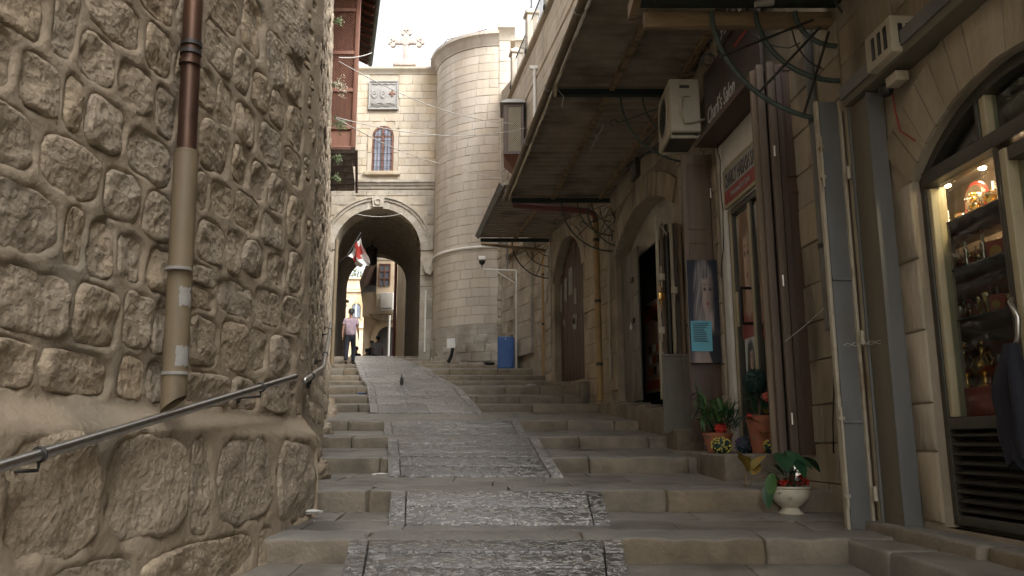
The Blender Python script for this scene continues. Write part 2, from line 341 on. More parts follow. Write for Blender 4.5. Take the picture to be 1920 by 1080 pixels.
# chiselled, foot-polished ramp stone, glossy highlights painted in as pale lines
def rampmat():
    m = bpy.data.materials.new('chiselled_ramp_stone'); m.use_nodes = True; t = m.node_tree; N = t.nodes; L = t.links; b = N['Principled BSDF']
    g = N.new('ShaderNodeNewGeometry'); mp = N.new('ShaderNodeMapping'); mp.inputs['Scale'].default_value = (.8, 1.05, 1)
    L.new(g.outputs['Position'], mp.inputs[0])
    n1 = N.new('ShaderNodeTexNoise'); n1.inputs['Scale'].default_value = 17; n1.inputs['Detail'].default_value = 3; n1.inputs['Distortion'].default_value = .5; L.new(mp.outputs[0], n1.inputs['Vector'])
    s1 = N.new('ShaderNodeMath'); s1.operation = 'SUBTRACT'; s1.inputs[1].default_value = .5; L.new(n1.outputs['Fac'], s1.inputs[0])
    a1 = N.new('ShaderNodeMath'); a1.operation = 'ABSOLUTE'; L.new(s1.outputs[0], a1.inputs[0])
    mr = N.new('ShaderNodeMapRange'); mr.inputs[1].default_value = .085; mr.inputs[2].default_value = .0; L.new(a1.outputs[0], mr.inputs[0])   # 0 in the chisel grooves, 1 on the painted highlight lines
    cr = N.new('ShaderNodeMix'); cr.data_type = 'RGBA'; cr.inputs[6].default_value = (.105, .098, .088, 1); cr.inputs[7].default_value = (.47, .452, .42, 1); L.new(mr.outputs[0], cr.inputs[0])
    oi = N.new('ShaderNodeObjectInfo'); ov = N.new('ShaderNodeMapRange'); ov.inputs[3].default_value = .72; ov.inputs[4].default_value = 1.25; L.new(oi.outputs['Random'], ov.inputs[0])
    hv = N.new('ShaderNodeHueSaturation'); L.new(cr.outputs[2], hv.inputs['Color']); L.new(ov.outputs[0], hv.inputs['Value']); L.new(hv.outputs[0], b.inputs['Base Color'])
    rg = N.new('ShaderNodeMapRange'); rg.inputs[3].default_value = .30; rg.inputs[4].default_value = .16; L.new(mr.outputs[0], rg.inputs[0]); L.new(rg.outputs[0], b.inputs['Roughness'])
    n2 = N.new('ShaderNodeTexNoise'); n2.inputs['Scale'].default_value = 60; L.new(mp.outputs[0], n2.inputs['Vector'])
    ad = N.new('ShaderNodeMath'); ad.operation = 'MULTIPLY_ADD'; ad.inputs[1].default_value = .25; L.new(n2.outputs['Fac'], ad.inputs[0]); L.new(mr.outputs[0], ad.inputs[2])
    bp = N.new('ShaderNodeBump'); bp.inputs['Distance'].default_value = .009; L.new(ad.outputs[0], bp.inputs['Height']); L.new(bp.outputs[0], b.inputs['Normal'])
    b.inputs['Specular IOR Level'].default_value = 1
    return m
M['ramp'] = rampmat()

# ------------------------------------------------------------ the plan of the street
S1 = Fr((-2.35, 0), (-1.68, 6.5))                 # near left wall
S2 = Fr((-1.68, 6.5), (-6.05, 26.4))              # long left wall
def wallX(Y): return -2.35 + .1031 * Y if Y < 6.5 else -1.68 - .2196 * (Y - 6.5)
FAC = [(3.1, -2.2), (2.67, 6.07), (2.45, 9.15), (2.45, 11.2), (1.95, 15.58), (.98, 19.5), (.78, 21.3), (-.42, 24.5), (-.42, 30)]
def facX(Y):
    for (a, b) in zip(FAC, FAC[1:]):
        if a[1] <= Y <= b[1]: return a[0] + (b[0] - a[0]) * (Y - a[1]) / (b[1] - a[1])
    return FAC[0][0] if Y < FAC[0][1] else FAC[-1][0]
A_ = Fr((2.85, 2.6), (2.67, 6.07)); B_ = Fr((2.67, 6.07), (2.45, 9.15)); B2 = Fr((2.45, 9.15), (2.45, 11.2))
C_ = Fr((2.45, 11.2), (1.95, 15.58)); D_ = Fr((1.95, 15.58), (.98, 19.5)); E_ = Fr((.98, 19.5), (.78, 21.3)); O_ = Fr((.78, 21.3), (-.42, 24.5))
U_ = Fr((1.35, 16), (-.05, 23.5)); G_ = FRONT(26.4)

# ground sheet far out
gm = MB(); gm.box(-300, 300, -60, 500, -3.2, -3.0); struct(gm.build('ground', M['joint']))

# ------------------------------------------------------------ the stepped street
STEP = [(-2.6, -1.52, None), (.4, -1.22, -1.38), (3.1, -.93, -1.08)]
STEP += [(Y, P(960, a, Y).z, P(960, b, Y).z) for Y, a, b in zip(
    [5.46, 6.69, 8.8, 11, 12.76, 15.84, 16.9, 18.04, 19.36, 20.5, 21.8, 23.3, 24.6, 26, 27.3],
    [1010.7, 919, 858, 819, 788.7, 758, 742, 725.5, 715, 704.4, 691.7, 683, 677, 672, 668],
    [1055, 958, 886, 839.6, 807, 772.4, 756, 739, 721.5, 713, 703, 690, 682, 676, 671])]
street = sroot('stepped_street')
core = MB()
for k, (Y0, zt, zb) in enumerate(STEP):
    last = k == len(STEP) - 1
    Y1, ze = (STEP[k + 1][0], STEP[k + 1][2]) if not last else (33.8, zt + .02)
    sl_ = (ze - zt) / (Y1 - Y0)
    T = (lambda Y0, zt, sl_: (lambda x, y, z: (x, y, z + zt + sl_ * (y - Y0))))(Y0, zt, sl_)
    xl = min(wallX(Y0), wallX(Y1)) - .12; xr = max(facX(Y0), facX(Y1)) + .12
    core.box(xl, xr, Y0 + .03, Y1 + .06, -.6, -.022, T=T)
    dep = min(.36, (Y1 - Y0) * .6)
    x = xl; near = Y0 < 13
    while x < xr - .05:                              # long nosing stones
        w = rnd.uniform(.75, 1.5); x2 = min(x + w, xr)
        if xr - x2 < .35: x2 = xr
        h = .28; j = rnd.uniform(-.006, .006)
        b = MB(); b.rbox(x + .004, x2 - .004, Y0 + j, Y0 + dep, -h, rnd.uniform(-.003, .003), r=.022, seg=((8, 2, 3) if near else (2, 1, 1)), amp=(.017 if near else .009), fr=6, T=T, seed=k + x)
        b.build('step_stone', M['nose'], street, smooth=50); x = x2
    ya = Y0 + dep
    rows = max(1, round((Y1 - ya) / .55))
    for rI in range(rows):                           # tread slabs behind the nosing
        y0 = ya + (Y1 - ya) * rI / rows; y1 = ya + (Y1 - ya) * (rI + 1) / rows; x = xl + rnd.uniform(-.4, 0)
        while x < xr:
            x2 = x + rnd.uniform(.6, 1.2)
            a_, b_ = max(x, xl), min(x2, xr)
            if b_ - a_ > .05 and (k < 14 or last and y0 < 29):
                s = MB(); s.rbox(a_ + .004, b_ - .004, y0 + .004, y1 - .004, -.09, rnd.uniform(-.007, -.002), r=.01, seg=((4, 3, 1) if near else (1, 1, 1)), amp=(.004 if near else 0), fr=4, T=T, seed=x + k)
                s.build('tread_slab', M['tread'], street, smooth=50)
            x = x2
core.build('step_core', M['joint'], street)

# central chiselled ramp
RAMP = [  # Y, z above the treads, left u, right u, row of v used for the edge
    [(3.15, -.905, 610, 1200, 1160), (4.3, -.80, 627, 1187, 1080), (5.455, STEP[3][1] + .004, 656, 1167, 1010)],
    [(6.0, -.575, 727, 1146, 978), (6.685, STEP[4][1] + .004, 733, 1128, 911)],
    [(8.15, -.325, 727, 1057, 895), (8.79, STEP[5][1] + .014, 727, 1032, 858), (10.99, STEP[6][1] + .004, 727, 1008, 819)],
    [(11.7, .128, 719, 988, 813), (12.755, STEP[7][1] + .004, 719, 971, 789)],
    [(15.2, .55, 694, 906, 774)] + [(s[0], s[1] + .014, uL, uR, vv) for s, (uL, uR, vv) in zip(STEP[8:], [(692, 891, 758), (690, 876, 742), (688, 861, 725), (680, 838, 715), (674, 818, 704), (670, 804, 692), (667, 782, 683), (664, 762, 677), (662, 748, 672), (660, 735, 668)])] + [(33.5, STEP[-1][1] + .04, 655, 712, 700)],
]
for pi_, pan in enumerate(RAMP):
    pts = [(Y, z, P(uL, vv, Y).x, P(uR, vv, Y).x) for (Y, z, uL, uR, vv) in pan]
    def at(y):
        for a, b in zip(pts, pts[1:]):
            if y <= b[0] + 1e-6:
                t = (y - a[0]) / (b[0] - a[0]); return [a[i] + (b[i] - a[i]) * t for i in (1, 2, 3)]
        return list(pts[-1][1:])
    ys = [pts[0][0]]
    for a, b in zip(pts, pts[1:]):
        n = max(1, round((b[0] - a[0]) / (.30 if a[0] < 13 else .5)))
        ys += [a[0] + (b[0] - a[0]) * (i + 1) / n for i in range(n)]
    bw = .125 if ys[0] < 12 else .16
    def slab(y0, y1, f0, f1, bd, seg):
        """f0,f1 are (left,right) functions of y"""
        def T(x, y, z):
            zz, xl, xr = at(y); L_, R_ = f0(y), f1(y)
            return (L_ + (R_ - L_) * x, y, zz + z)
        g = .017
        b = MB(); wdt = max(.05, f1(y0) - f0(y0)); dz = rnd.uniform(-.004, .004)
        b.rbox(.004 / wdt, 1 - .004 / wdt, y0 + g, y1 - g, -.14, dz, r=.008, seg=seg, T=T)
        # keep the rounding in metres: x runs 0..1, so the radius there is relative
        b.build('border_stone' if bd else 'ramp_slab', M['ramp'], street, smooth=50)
    near = ys[0] < 13
    for i in range(len(ys) - 1):
        y0, y1 = ys[i], ys[i + 1]
        if y0 > 29: continue
        xl = lambda y: at(y)[1] + bw; xr = lambda y: at(y)[2] - bw
        W_ = xr(y0) - xl(y0); n = max(1, round(W_ / 1.05)); cuts = [0] + [(q + rnd.uniform(-.22, .22)) / n for q in range(1, n)] + [1]
        if i % 2 == 1 and n == 2: cuts = [0, rnd.uniform(.25, .42), rnd.uniform(.6, .8), 1]
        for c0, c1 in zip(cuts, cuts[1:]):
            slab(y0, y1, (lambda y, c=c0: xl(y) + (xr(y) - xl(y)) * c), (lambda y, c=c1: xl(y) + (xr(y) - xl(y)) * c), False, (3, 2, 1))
    yy = ys[0]
    while yy < min(ys[-1], 28) - .02:
        y2 = min(yy + rnd.uniform(.45, .75), ys[-1]); y2 = ys[-1] if ys[-1] - y2 < .2 else y2
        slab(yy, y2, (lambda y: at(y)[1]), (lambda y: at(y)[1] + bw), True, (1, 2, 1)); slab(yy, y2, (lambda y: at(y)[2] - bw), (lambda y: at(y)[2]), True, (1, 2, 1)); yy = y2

# stone ledges on the right
led = sroot('stone_ledge')
def ledge_block(x0, x1, y0, y1, z0, z1, m='nose', seed=0): MB().rbox(x0, x1, y0, y1, z0, z1, r=.025, seg=(4, 5, 3), amp=.012, fr=4, seed=seed).build('ledge_stone', M[m], led, smooth=50)
ledge_block(1.98, 2.62, 7.62, 8.65, -.6, -.105, seed=1); ledge_block(1.99, 2.62, 8.66, 9.5, -.6, -.1, seed=2); ledge_block(2.0, 2.62, 9.51, 10.3, -.6, -.1, seed=3)
ledge_block(2.06, 2.64, 7.1, 7.61, -.7, -.34, 'tread', 4)
ledge_block(2.2, 3.0, 4.9, 6.06, -1.1, -.625, 'tread', 5); ledge_block(2.2, 3.05, 3.6, 4.89, -1.1, -.622, 'tread', 6); ledge_block(2.2, 3.1, 2.2, 3.59, -1.1, -.625, 'tread', 7)
ledge_block(2.5, 3.0, 4.5, 6.1, -.75, -.54, 'nose', 8); ledge_block(2.55, 3.05, 2.6, 4.49, -.75, -.545, 'nose', 9)
ledge_block(2.1, 2.6, 10.4, 11.3, -.3, .17, 'nose', 12)
for s0, s1, zz in ((.3, 1.3, .50), (1.31, 2.3, .58), (2.31, 3.3, .66), (3.31, 4.35, .73)):
    o = MB(); o.rbox(s0, s1, -.15, .28, -.4, zz, r=.02, seg=(4, 2, 3), amp=.01, fr=4, seed=s0, T=lambda x, y, z: tuple(C_.w(x, y, z))); o.build('ledge_stone', M['nose'], led, smooth=50)
for s0, s1, zz in ((1.3, 2.6, 1.27), (2.61, 4.0, 1.36)):
    o = MB(); o.rbox(s0, s1, -.15, .2, .3, zz, r=.02, seg=(4, 2, 3), amp=.01, fr=4, seed=s0, T=lambda x, y, z: tuple(D_.w(x, y, z))); o.build('ledge_stone', M['nose'], led, smooth=50)

# ------------------------------------------------------------ left rubble wall
def woff(x, z):
    """how far the wall face stands towards the street (local -y): battered foot, ledge at z=.1"""
    t = min(1, max(0, (.2 - z) / .16)); return .12 * t * t * (3 - 2 * t) + max(0, -z) * .06
lw = thing('rubble_wall', 'tall tan rubble stone wall filling the left side of the alley behind the handrail', 'wall', S1.w(0, 0, 0), S1.rot)
XE = 6.538
def mortar(x, z): return -woff(x, z) + .018 * NZ.noise(Vector((x * 1.7, z * 1.7, 3))) + .008 * NZ.noise(Vector((x * 6, z * 6, 9)))
STN = []
for (o_, lst) in ((0, [(90, 70, 170, 150), (270, 110, 110, 190), (345, 225, 150, 140), (445, 95, 140, 170), (605, 190, 110, 160), (590, 40, 110, 90), (10, 230, 80, 200), (155, 325, 135, 210),
    (272, 372, 58, 160), (400, 455, 125, 150), (505, 312, 120, 160), (625, 425, 80, 150), (50, 512, 150, 230), (270, 635, 200, 190), (560, 592, 150, 160), (465, 735, 125, 130), (590, 800, 95, 150), (120, 830, 205, 240),
    (275, 905, 80, 180), (375, 935, 95, 160), (490, 965, 100, 140), (590, 1005, 70, 130),
    (775, 345, 44, 110), (835, 195, 90, 170), (845, 400, 60, 145), (805, 560, 85, 165), (905, 262, 70, 130), (922, 472, 66, 130), (970, 365, 52, 105), (903, 625, 64, 135), (945, 95, 75, 120), (1030, 245, 62, 125),
    (1040, 408, 50, 120), (1012, 548, 66, 150), (972, 690, 60, 90), (1092, 305, 52, 140), (1080, 95, 80, 120), (850, 60, 100, 110), (1098, 480, 40, 140), (1088, 615, 50, 120), (1046, 705, 60, 100), (925, 795, 100, 120),
    (1015, 865, 66, 110), (1092, 850, 44, 130), (832, 745, 70, 95), (755, 720, 46, 140), (795, 900, 88, 140), (880, 935, 56, 120), (950, 965, 86, 110), (1040, 1010, 64, 100), (750, 1030, 60, 80), (1098, 1000, 40, 110), (680, 250, 60, 120), (700, 600, 60, 150), (690, 880, 60, 130), (700, 90, 70, 140)]),
    (540, [(145, 50, 205, 220), (355, 110, 150, 170), (520, 140, 105, 190), (610, 140, 80, 130), (60, 355, 140, 270), (178, 222, 110, 42), (280, 372, 250, 210), (490, 345, 90, 180), (585, 355, 60, 150), (760, 190, 85, 150),
    (878, 240, 85, 170), (968, 235, 66, 150), (1050, 250, 66, 120), (775, 385, 150, 100), (1002, 75, 84, 110), (880, 55, 130, 90), (765, 45, 80, 80), (1082, 90, 44, 110), (660, 240, 70, 160), (920, 370, 100, 90), (1020, 380, 70, 90),
    (120, 830, 300, 340), (458, 735, 290, 330), (668, 725, 96, 290), (845, 725, 195, 300), (1045, 728, 165, 290), (665, 1020, 370, 150), (230, 1075, 260, 110), (905, 980, 75, 110), (1000, 960, 90, 120)])):
    for (cx, cy, w, h) in lst:
        u, v = cx / 2, o_ + cy / 2
        x, z = S1.hit(u, v, 0)
        if z < .1: x, z = S1.hit(u, v, -.0)
        if z < .12:
            a = S1.a - S1.y * 0; x, z = S1.hit(u, v, .0)
        x0, _ = S1.hit(u - w / 4, v); x1, _ = S1.hit(u + w / 4, v); _, z1 = S1.hit(u, v - h / 4); _, z0 = S1.hit(u, v + h / 4)
        STN.append(((x0 + x1) / 2, (z0 + z1) / 2, min(x1, XE - .02) - x0, z1 - z0, True))
STN = [(a, b, c * 1.27, d * 1.22, e) for a, b, c, d, e in STN]
S_ = []
for a, b, c, d, e in STN:
    lo, hi = b - d / 2, b + d / 2
    if b > .12 and lo < .215: lo = .215
    if b <= .12 and hi > .035: hi = .035
    if hi - lo > .08: S_.append((a, (lo + hi) / 2, c, hi - lo, e))
STN = S_
def vis(x, z):
    p = S1.w(x, 0, z); d = p.y * CT + p.z * ST
    if d < .1: return False
    return 960 + FPX * p.x / d > -10 and 540 - FPX * (p.z * CT - p.y * ST) / d > -12 and 540 - FPX * (p.z * CT - p.y * ST) / d < 1100
z = -1.5; 
while z < 4.9:
    hh = rnd.uniform(.26, .42); x = -1.9 + rnd.uniform(0, .3)
    while x < 6.3:
        ww = rnd.uniform(.22, .5)
        if not vis(x + ww / 2, z + hh / 2) and not any(abs(x + ww / 2 - a[0]) < (ww + a[2]) / 2 and abs(z + hh / 2 - a[1]) < (hh + a[3]) / 2 for a in STN if a[4]): STN.append((x + ww / 2, z + hh / 2, ww * .9, hh * .86, False))
        x += ww + .03
    z += hh + .04
g0 = [[a - c / 2, a + c / 2, b - d / 2, b + d / 2, e, a - c / 2, a + c / 2, b - d / 2, b + d / 2] for a, b, c, d, e in STN]
def free(i, q):
    if q[1] > XE - .015: return False
    if (q[2] < .205 and g0[i][2] > .2) or (q[3] > .045 and g0[i][3] < .05): return False
    for j, o in enumerate(g0):
        if j != i and q[0] < o[1] + .02 and q[1] > o[0] - .02 and q[2] < o[3] + .02 and q[3] > o[2] - .02: return False
    return True
for it in range(2):                                   # where the first reading overlaps, pull the stones apart
    for i, a in enumerate(g0):
        for j in range(i):
            b_ = g0[j]
            ox, oz = min(a[1], b_[1]) - max(a[0], b_[0]) + .022, min(a[3], b_[3]) - max(a[2], b_[2]) + .022
            if ox > 0 and oz > 0:
                k = (0, 1) if ox < oz else (2, 3); o = min(ox, oz) / 2
                if a[k[0]] + a[k[1]] > b_[k[0]] + b_[k[1]]: a[k[0]] += o; b_[k[1]] -= o
                else: a[k[1]] -= o; b_[k[0]] += o
g0 = [q for q in g0 if q[1] - q[0] > .06 and q[3] - q[2] > .06]
for it in range(16):
    for i, q in enumerate(g0):
        for k, s_ in ((0, -1), (1, 1), (2, -1), (3, 1)):
            if abs(q[k] - q[k + 5]) > .10: continue
            t_ = list(q); t_[k] += s_ * .008
            if free(i, t_): q[k] = t_[k]
for _ in range(2600):                                 # small chinking stones in what is left
    a, b_ = rnd.uniform(1.9, 6.45), rnd.uniform(-.7, 3.7); w, h = rnd.uniform(.06, .14), rnd.uniform(.05, .10)
    q = [a, a + w, b_, b_ + h, True, a, a + w, b_, b_ + h]; g0.append(q)
    if not free(len(g0) - 1, q) or (b_ < .2 and b_ + h > .03): g0.pop()
STN = [((q[0] + q[1]) / 2, (q[2] + q[3]) / 2, (q[1] - q[0]) * .99, (q[3] - q[2]) * .99, q[4]) for q in g0]
print('wall stones', len(STN))
def stone(x, z, w, h, seed, hi, base, name='stone', parent=None, xmax=None):
    na, rs = (44, [0, .12, .24, .36, .47, .57, .66, .74, .81, .87, .92, .96, 1]) if hi else (16, [0, .4, .7, .88, 1])
    vs = []; fs = []; H = rnd.uniform(-.006, .008) * (1 if h > .15 else .5); n_ = rnd.uniform(2.8, 5.5); rec = rnd.uniform(-.008, .005); tl = rnd.uniform(-.12, .12); tz = rnd.uniform(-.1, .1)
    for r in rs:
        for k in range(na):
            a = 2 * pi * k / na; c, s = cos(a), sin(a)
            q = (abs(c) ** n_ + abs(s) ** n_) ** (-1 / n_) * (1 + .13 * NZ.noise(Vector((c * 1.6, s * 1.6, seed * 5.1))) + .05 * NZ.noise(Vector((c * 5, s * 5, seed * 3))))
            px, pz = c * q * r * w * .5, s * q * r * h * .5
            X, Z = x + px, z + pz
            if xmax is not None: X = min(X, xmax)
            nn = NZ.fractal(Vector((X * 6, Z * 6, seed)), .85, 2.2, 6) * .021 + max(0, NZ.noise(Vector((X * 3.1, Z * 3.1, seed * 2)))) * .03
            dome = H * (1 - r ** 4) + tl * px + tz * pz
            edge = -.03 * max(0, (r - .90) / .10) ** 1.5
            vs.append((X, base(X, Z) - (dome + rec + nn * (1 - r ** 8)) - edge, Z))
    nr = len(rs)
    for i in range(nr - 1):
        for k in range(na):
            fs.append((i * na + k, i * na + (k + 1) % na, (i + 1) * na + (k + 1) % na, (i + 1) * na + k))
    b = MB(); b.add(vs, fs)
    return b.build(name, M['rub'], parent, smooth=True)
STN.sort(key=lambda a: not a[4])
for i, (x, z, w, h, hi) in enumerate(STN[:298]):
    stone(x, z, w, h, i * 1.37, hi, mortar, parent=lw, xmax=XE - .01)
b = MB(); BIN = {}
for q in STN:
    for k in range(int((q[0] - q[2] + 3) / .25), int((q[0] + q[2] + 3) / .25) + 1): BIN.setdefault(k, []).append(q)
def mfun(i, j):
    x = -2 + (XE + 2) * i; z = -1.6 + 6.8 * j; d = 9
    for (a, c, w, h, hi) in BIN.get(int((x + 3) / .25), ()):
        dx, dz = abs(x - a) / (w * .5), abs(z - c) / (h * .5)
        if dx < 1.5 and dz < 1.5: d = min(d, (dx ** 3.6 + dz ** 3.6) ** (1 / 3.6))
    y = mortar(x, z)
    if d < 9:
        d += .17 * NZ.noise(Vector((x * 7, z * 7, 1))) + .07 * NZ.noise(Vector((x * 24, z * 24, 7)))
        t = min(1, max(0, (.97 - d) / .20)); y += .042 * t * t * (3 - 2 * t) - .003 * max(0, 1 - abs(d - 1.06) / .14)
    return (x, y + .004 * NZ.noise(Vector((x * 15, z * 15, 4))), z)
b.grid(mfun, 380, 300); b.build('mortar', M['mortar'], lw, smooth=True)
b = MB(); b.box(-7, XE - .03, .03, .9, -3, 12); b.build('wall_core', M['mortar'], lw)
b = MB()
b.grid(lambda i, j: (XE - .0 + .5 * i * 0, mortar(XE, -1.6 + 6.8 * j) * (1 - i) + .25 * i, -1.6 + 6.8 * j), 4, 60); b.build('corner_mortar', M['mortar'], lw, smooth=True)

# second stretch of wall, running up the street
lw2 = thing('stone_wall', 'long tall stone wall receding up the left side of the steps', 'wall', S2.w(0, 0, 0), S2.rot)
L2 = S2.L
def zfoot(x): return max(-.6, -.6 + .145 * (x - 0.3))
def m2(x, z): return .021 * max(0, z) + -.10 * max(0, 1 - max(0, z - zfoot(x) - .3) / .5) + .02 * NZ.noise(Vector((x * 2, z * 2, 5))) 
b = MB(); b.grid(lambda i, j: (L2 * i, m2(L2 * i, -1 + 12.5 * j) - 0, -1 + 12.5 * j), 160, 110); b.build('mortar', M['mortar'], lw2, smooth=True)
b = MB(); b.box(.0, L2, .30, .95, -3, 11.5); b.build('wall_core', M['mortar'], lw2)
cnt = 0; far = MB(); z = -.6
while z < 11.2:
    hh = rnd.uniform(.26, .40); x = rnd.uniform(0, .1)
    while x < L2 - .4:
        ww = rnd.uniform(.3, .55)
        if z > zfoot(x) - .5:
            if x < 6 and z < 6.5 and cnt < 230:
                stone(x + ww / 2, z + hh / 2, ww * .92, hh * .9, cnt * 2.1, True if x < 3 else False, m2, parent=lw2); cnt += 1
            else:
                y = m2(x + ww / 2, z + hh / 2)
                far.plate(x + .015, x + ww - .02, z + .015, z + hh - .02, y=y - .02 - rnd.uniform(0, .02), d=.06, r=.03, n=(2, 2), amp=.025, fr=5, seed=x + z)
        x += ww
    z += hh
stuff(far.build('stone_facing', M['rub'], lw2, smooth=60))
for i in range(7):                                    # rough stones at the wall foot
    Y = 10.5 + i * .9; zz = P(960, 800, Y).z
for (Y, zz, s_) in ((14.9, .45, .34), (14.2, .35, .28), (15.4, .66, .24), (8.0, -.28, .16), (11.8, .16, .18)):
    b = MB(); c = Vector((wallX(Y) + .12, Y, zz)); b.ball((0, 0, 0), s_, 14, 9, (.7, 1.1, .75), amp=.5); o = b.build('fallen_stone', M['rub'], None, smooth=70); o.location = c
    tag(o, {14.9: 'largest rough stone at the foot of the left wall beside the three dark steps', 14.2: 'rough stone at the wall foot just below the largest one', 15.4: 'small rough stone at the wall foot above the largest one', 8.0: 'small rough stone against the left wall beside the lowest narrow step', 11.8: 'rough stone against the left wall beside the middle steps'}[Y], 'stone')
# ------------------------------------------------------------ handrails and pipes on the left wall
def ring(b, c, axis, R, r, seg=14, mi=0):
    axis = Vector(axis).normalized(); q = axis.cross(Vector((0, 0, 1)) if abs(axis.z) < .9 else Vector((1, 0, 0))).normalized(); w = axis.cross(q)
    b.tube([Vector(c) + (q * cos(t) + w * sin(t)) * R for t in [2 * pi * k / seg for k in range(seg)]], r, 6, mi=mi, closed=True)
def rail(label, pts, brackets, wallpt):
    t = thing('handrail', label, 'handrail', pts[0])
    MB().tube(pts, .024, 12).build('rail', M['steel'], t, smooth=50, world=True)
    for p in (pts[0], pts[-1]):
        b = MB(); b.ball(p, .0245, 10, 6); b.build('end_cap', M['steel'], t, smooth=True, world=True)
    for (p, d) in brackets:
        b = MB(); ring(b, p, d, .027, .007); w = wallpt(p)
        dn = Vector(p) + Vector((0, 0, -.06)); b.tube([Vector(p) - Vector((0, 0, .027)), dn, Vector((w.x, w.y, dn.z - .01))], .008, 6); b.tube([Vector((w.x, w.y, dn.z - .01)) + (Vector(p) - Vector((0, 0, .06)) - w).normalized() * .012 * 0, Vector((w.x, w.y, dn.z - .01)) + Vector((.015, 0, 0))], .035, 12)
        b.build('rail_bracket', M['iron'], t, smooth=40, world=True)
def onS1(u, v, n): x, z = S1.hit(u, v, n); return S1.w(x, n, z)
def wp1(p): return Vector((wallX(p[1]) + .02, p[1], p[2]))
r0, r1 = onS1(-60, 893, -.2), onS1(553, 707, -.14)
r_back = r0 + (r0 - r1) * .5
rail('near steel handrail climbing along the rubble wall from the left edge of the photo', [r_back, r0, r1], [(r0 + (r1 - r0) * t, r1 - r0) for t in (.115, .80)], lambda p: Vector((wallX(p[1]) + .0, p[1], p[2])))
r2 = [Vector((wallX(Y) + .13, Y, z)) for Y, z in ((6.75, .53), (7.4, .68), (8.6, .93), (10.2, 1.27), (12.2, 1.70), (13.6, 2.0), (15.2, 2.26))]
r2[0] = P(572, 713, 6.35)
rail('far steel handrail curving up the steps beyond the corner of the rubble wall', r2, [(r2[0] + (r2[1] - r2[0]) * .3, r2[1] - r2[0])] + [(r2[i], r2[i + 1] - r2[i]) for i in (2, 4, 5)], wp1)
# drainpipe
t = thing('drainpipe', 'copper and tan drainpipe running down the rubble wall above the handrail', 'drainpipe', onS1(345, 280, -.13))
pa, pb, pc = onS1(366, -60, -.12), onS1(350, 283, -.115), onS1(326, 738, -.13)
up = pa + (pa - pb) * .8
MB().tube([up, pa, pb], .052, 20).build('copper_pipe', M['copper'], t, smooth=50, world=True)
b = MB(); ax = (pc - pb).normalized(); b.tube([pb, pb + (pc - pb) * .5, pc], .064, 22, cap=False)
b.tube([pb + ax * .001, pc], .060, 22, cap=False); b.build('lower_pipe', M['tanpipe'], t, smooth=50, world=True)
b = MB()
for k in range(1): b.tube([pb - ax * .0, pb + ax * .012], [.054, .066], 22)
b.build('pipe_rim', M['tanpipe'], t, smooth=50, world=True)
# slanted cut mouth
b = MB(); n_ = 22; q = ax.cross(Vector((0, 1, 0))).normalized(); w_ = ax.cross(q)
v1 = [pc - ax * .01 + (q * cos(a) + w_ * sin(a)) * .064 for a in [2 * pi * k / n_ for k in range(n_)]]
v2 = [p + ax * (.02 + .045 * (1 + (p - pc).dot(Vector((-1, 0, 0))) / .064)) for p in v1]
b.add(v1 + v2, [(k, (k + 1) % n_, (k + 1) % n_ + n_, k + n_) for k in range(n_)]); b.build('pipe_mouth', M['tanpipe'], t, smooth=50, world=True)
b = MB(); b.add([p - ax * .03 for p in v2], [tuple(range(n_))]); b.build('pipe_hollow', M['black'], t, world=True)
for uvs in ((359, 84), (358, 100), (356, 119)):
    c = onS1(uvs[0], uvs[1], -.12); b = MB(); b.tube([c - ax * .012, c + ax * .012], .058, 20); b.build('pipe_collar', M['iron' if uvs[1] != 119 else 'copper'], t, smooth=50, world=True)
for (u, v) in ((335, 505), (328, 700)):
    c = onS1(u, v, -.13); b = MB(); b.tube([c - ax * .008, c + ax * .008], .070, 22); b.tube([c, S1.w(*[*S1.hit(u, v)][:1], .05, c.z)], .008, 6); b.build('pipe_clamp', M['zinc'], t, smooth=50, world=True)
def patch(v0, v1, u, a0, a1, seed):
    """a torn sheet wrapped on the pipe"""
    c0, c1 = onS1(u, v0, -.13), onS1(u, v1, -.13)
    f0 = (c0 - pb).dot(ax); f1 = (c1 - pb).dot(ax); b = MB()
    def fn(i, j):
        a = a0 + (a1 - a0) * i + .12 * NZ.noise(Vector((j * 5, seed, 0))) * (1 if i > .5 else -1); f = f0 + (f1 - f0) * j + .02 * NZ.noise(Vector((i * 5, seed, 4))) * (1 if j > .5 else -1)
        return pb + ax * f + (Vector((1, 0, 0)) * cos(a) + Vector((0, -1, 0)) * sin(a)) * .0665
    b.grid(fn, 8, 8); b.build('torn_sticker', M['zinc'], t, smooth=True, world=True)
patch(540, 575, 335, .1, 1.15, 1); patch(650, 688, 332, .0, 1.2, 2)
# thin tan pipe far up the wall
t = thing('thin_wall_pipe', 'thin tan pipe standing against the far end of the left wall beside the archway', 'pipe', (wallX(23), 23, 2))
x_ = wallX(23) + .12; MB().tube([(x_, 23, 2.2), (x_, 23, 5.9)], .055, 10).build('pipe', M['tanpipe'], t, smooth=50, world=True)
MB().tube([(x_ - .12, 23, 5.6), (x_ + .0, 23, 5.6)], .02, 8).build('pipe_clamp', M['iron'], t, world=True)

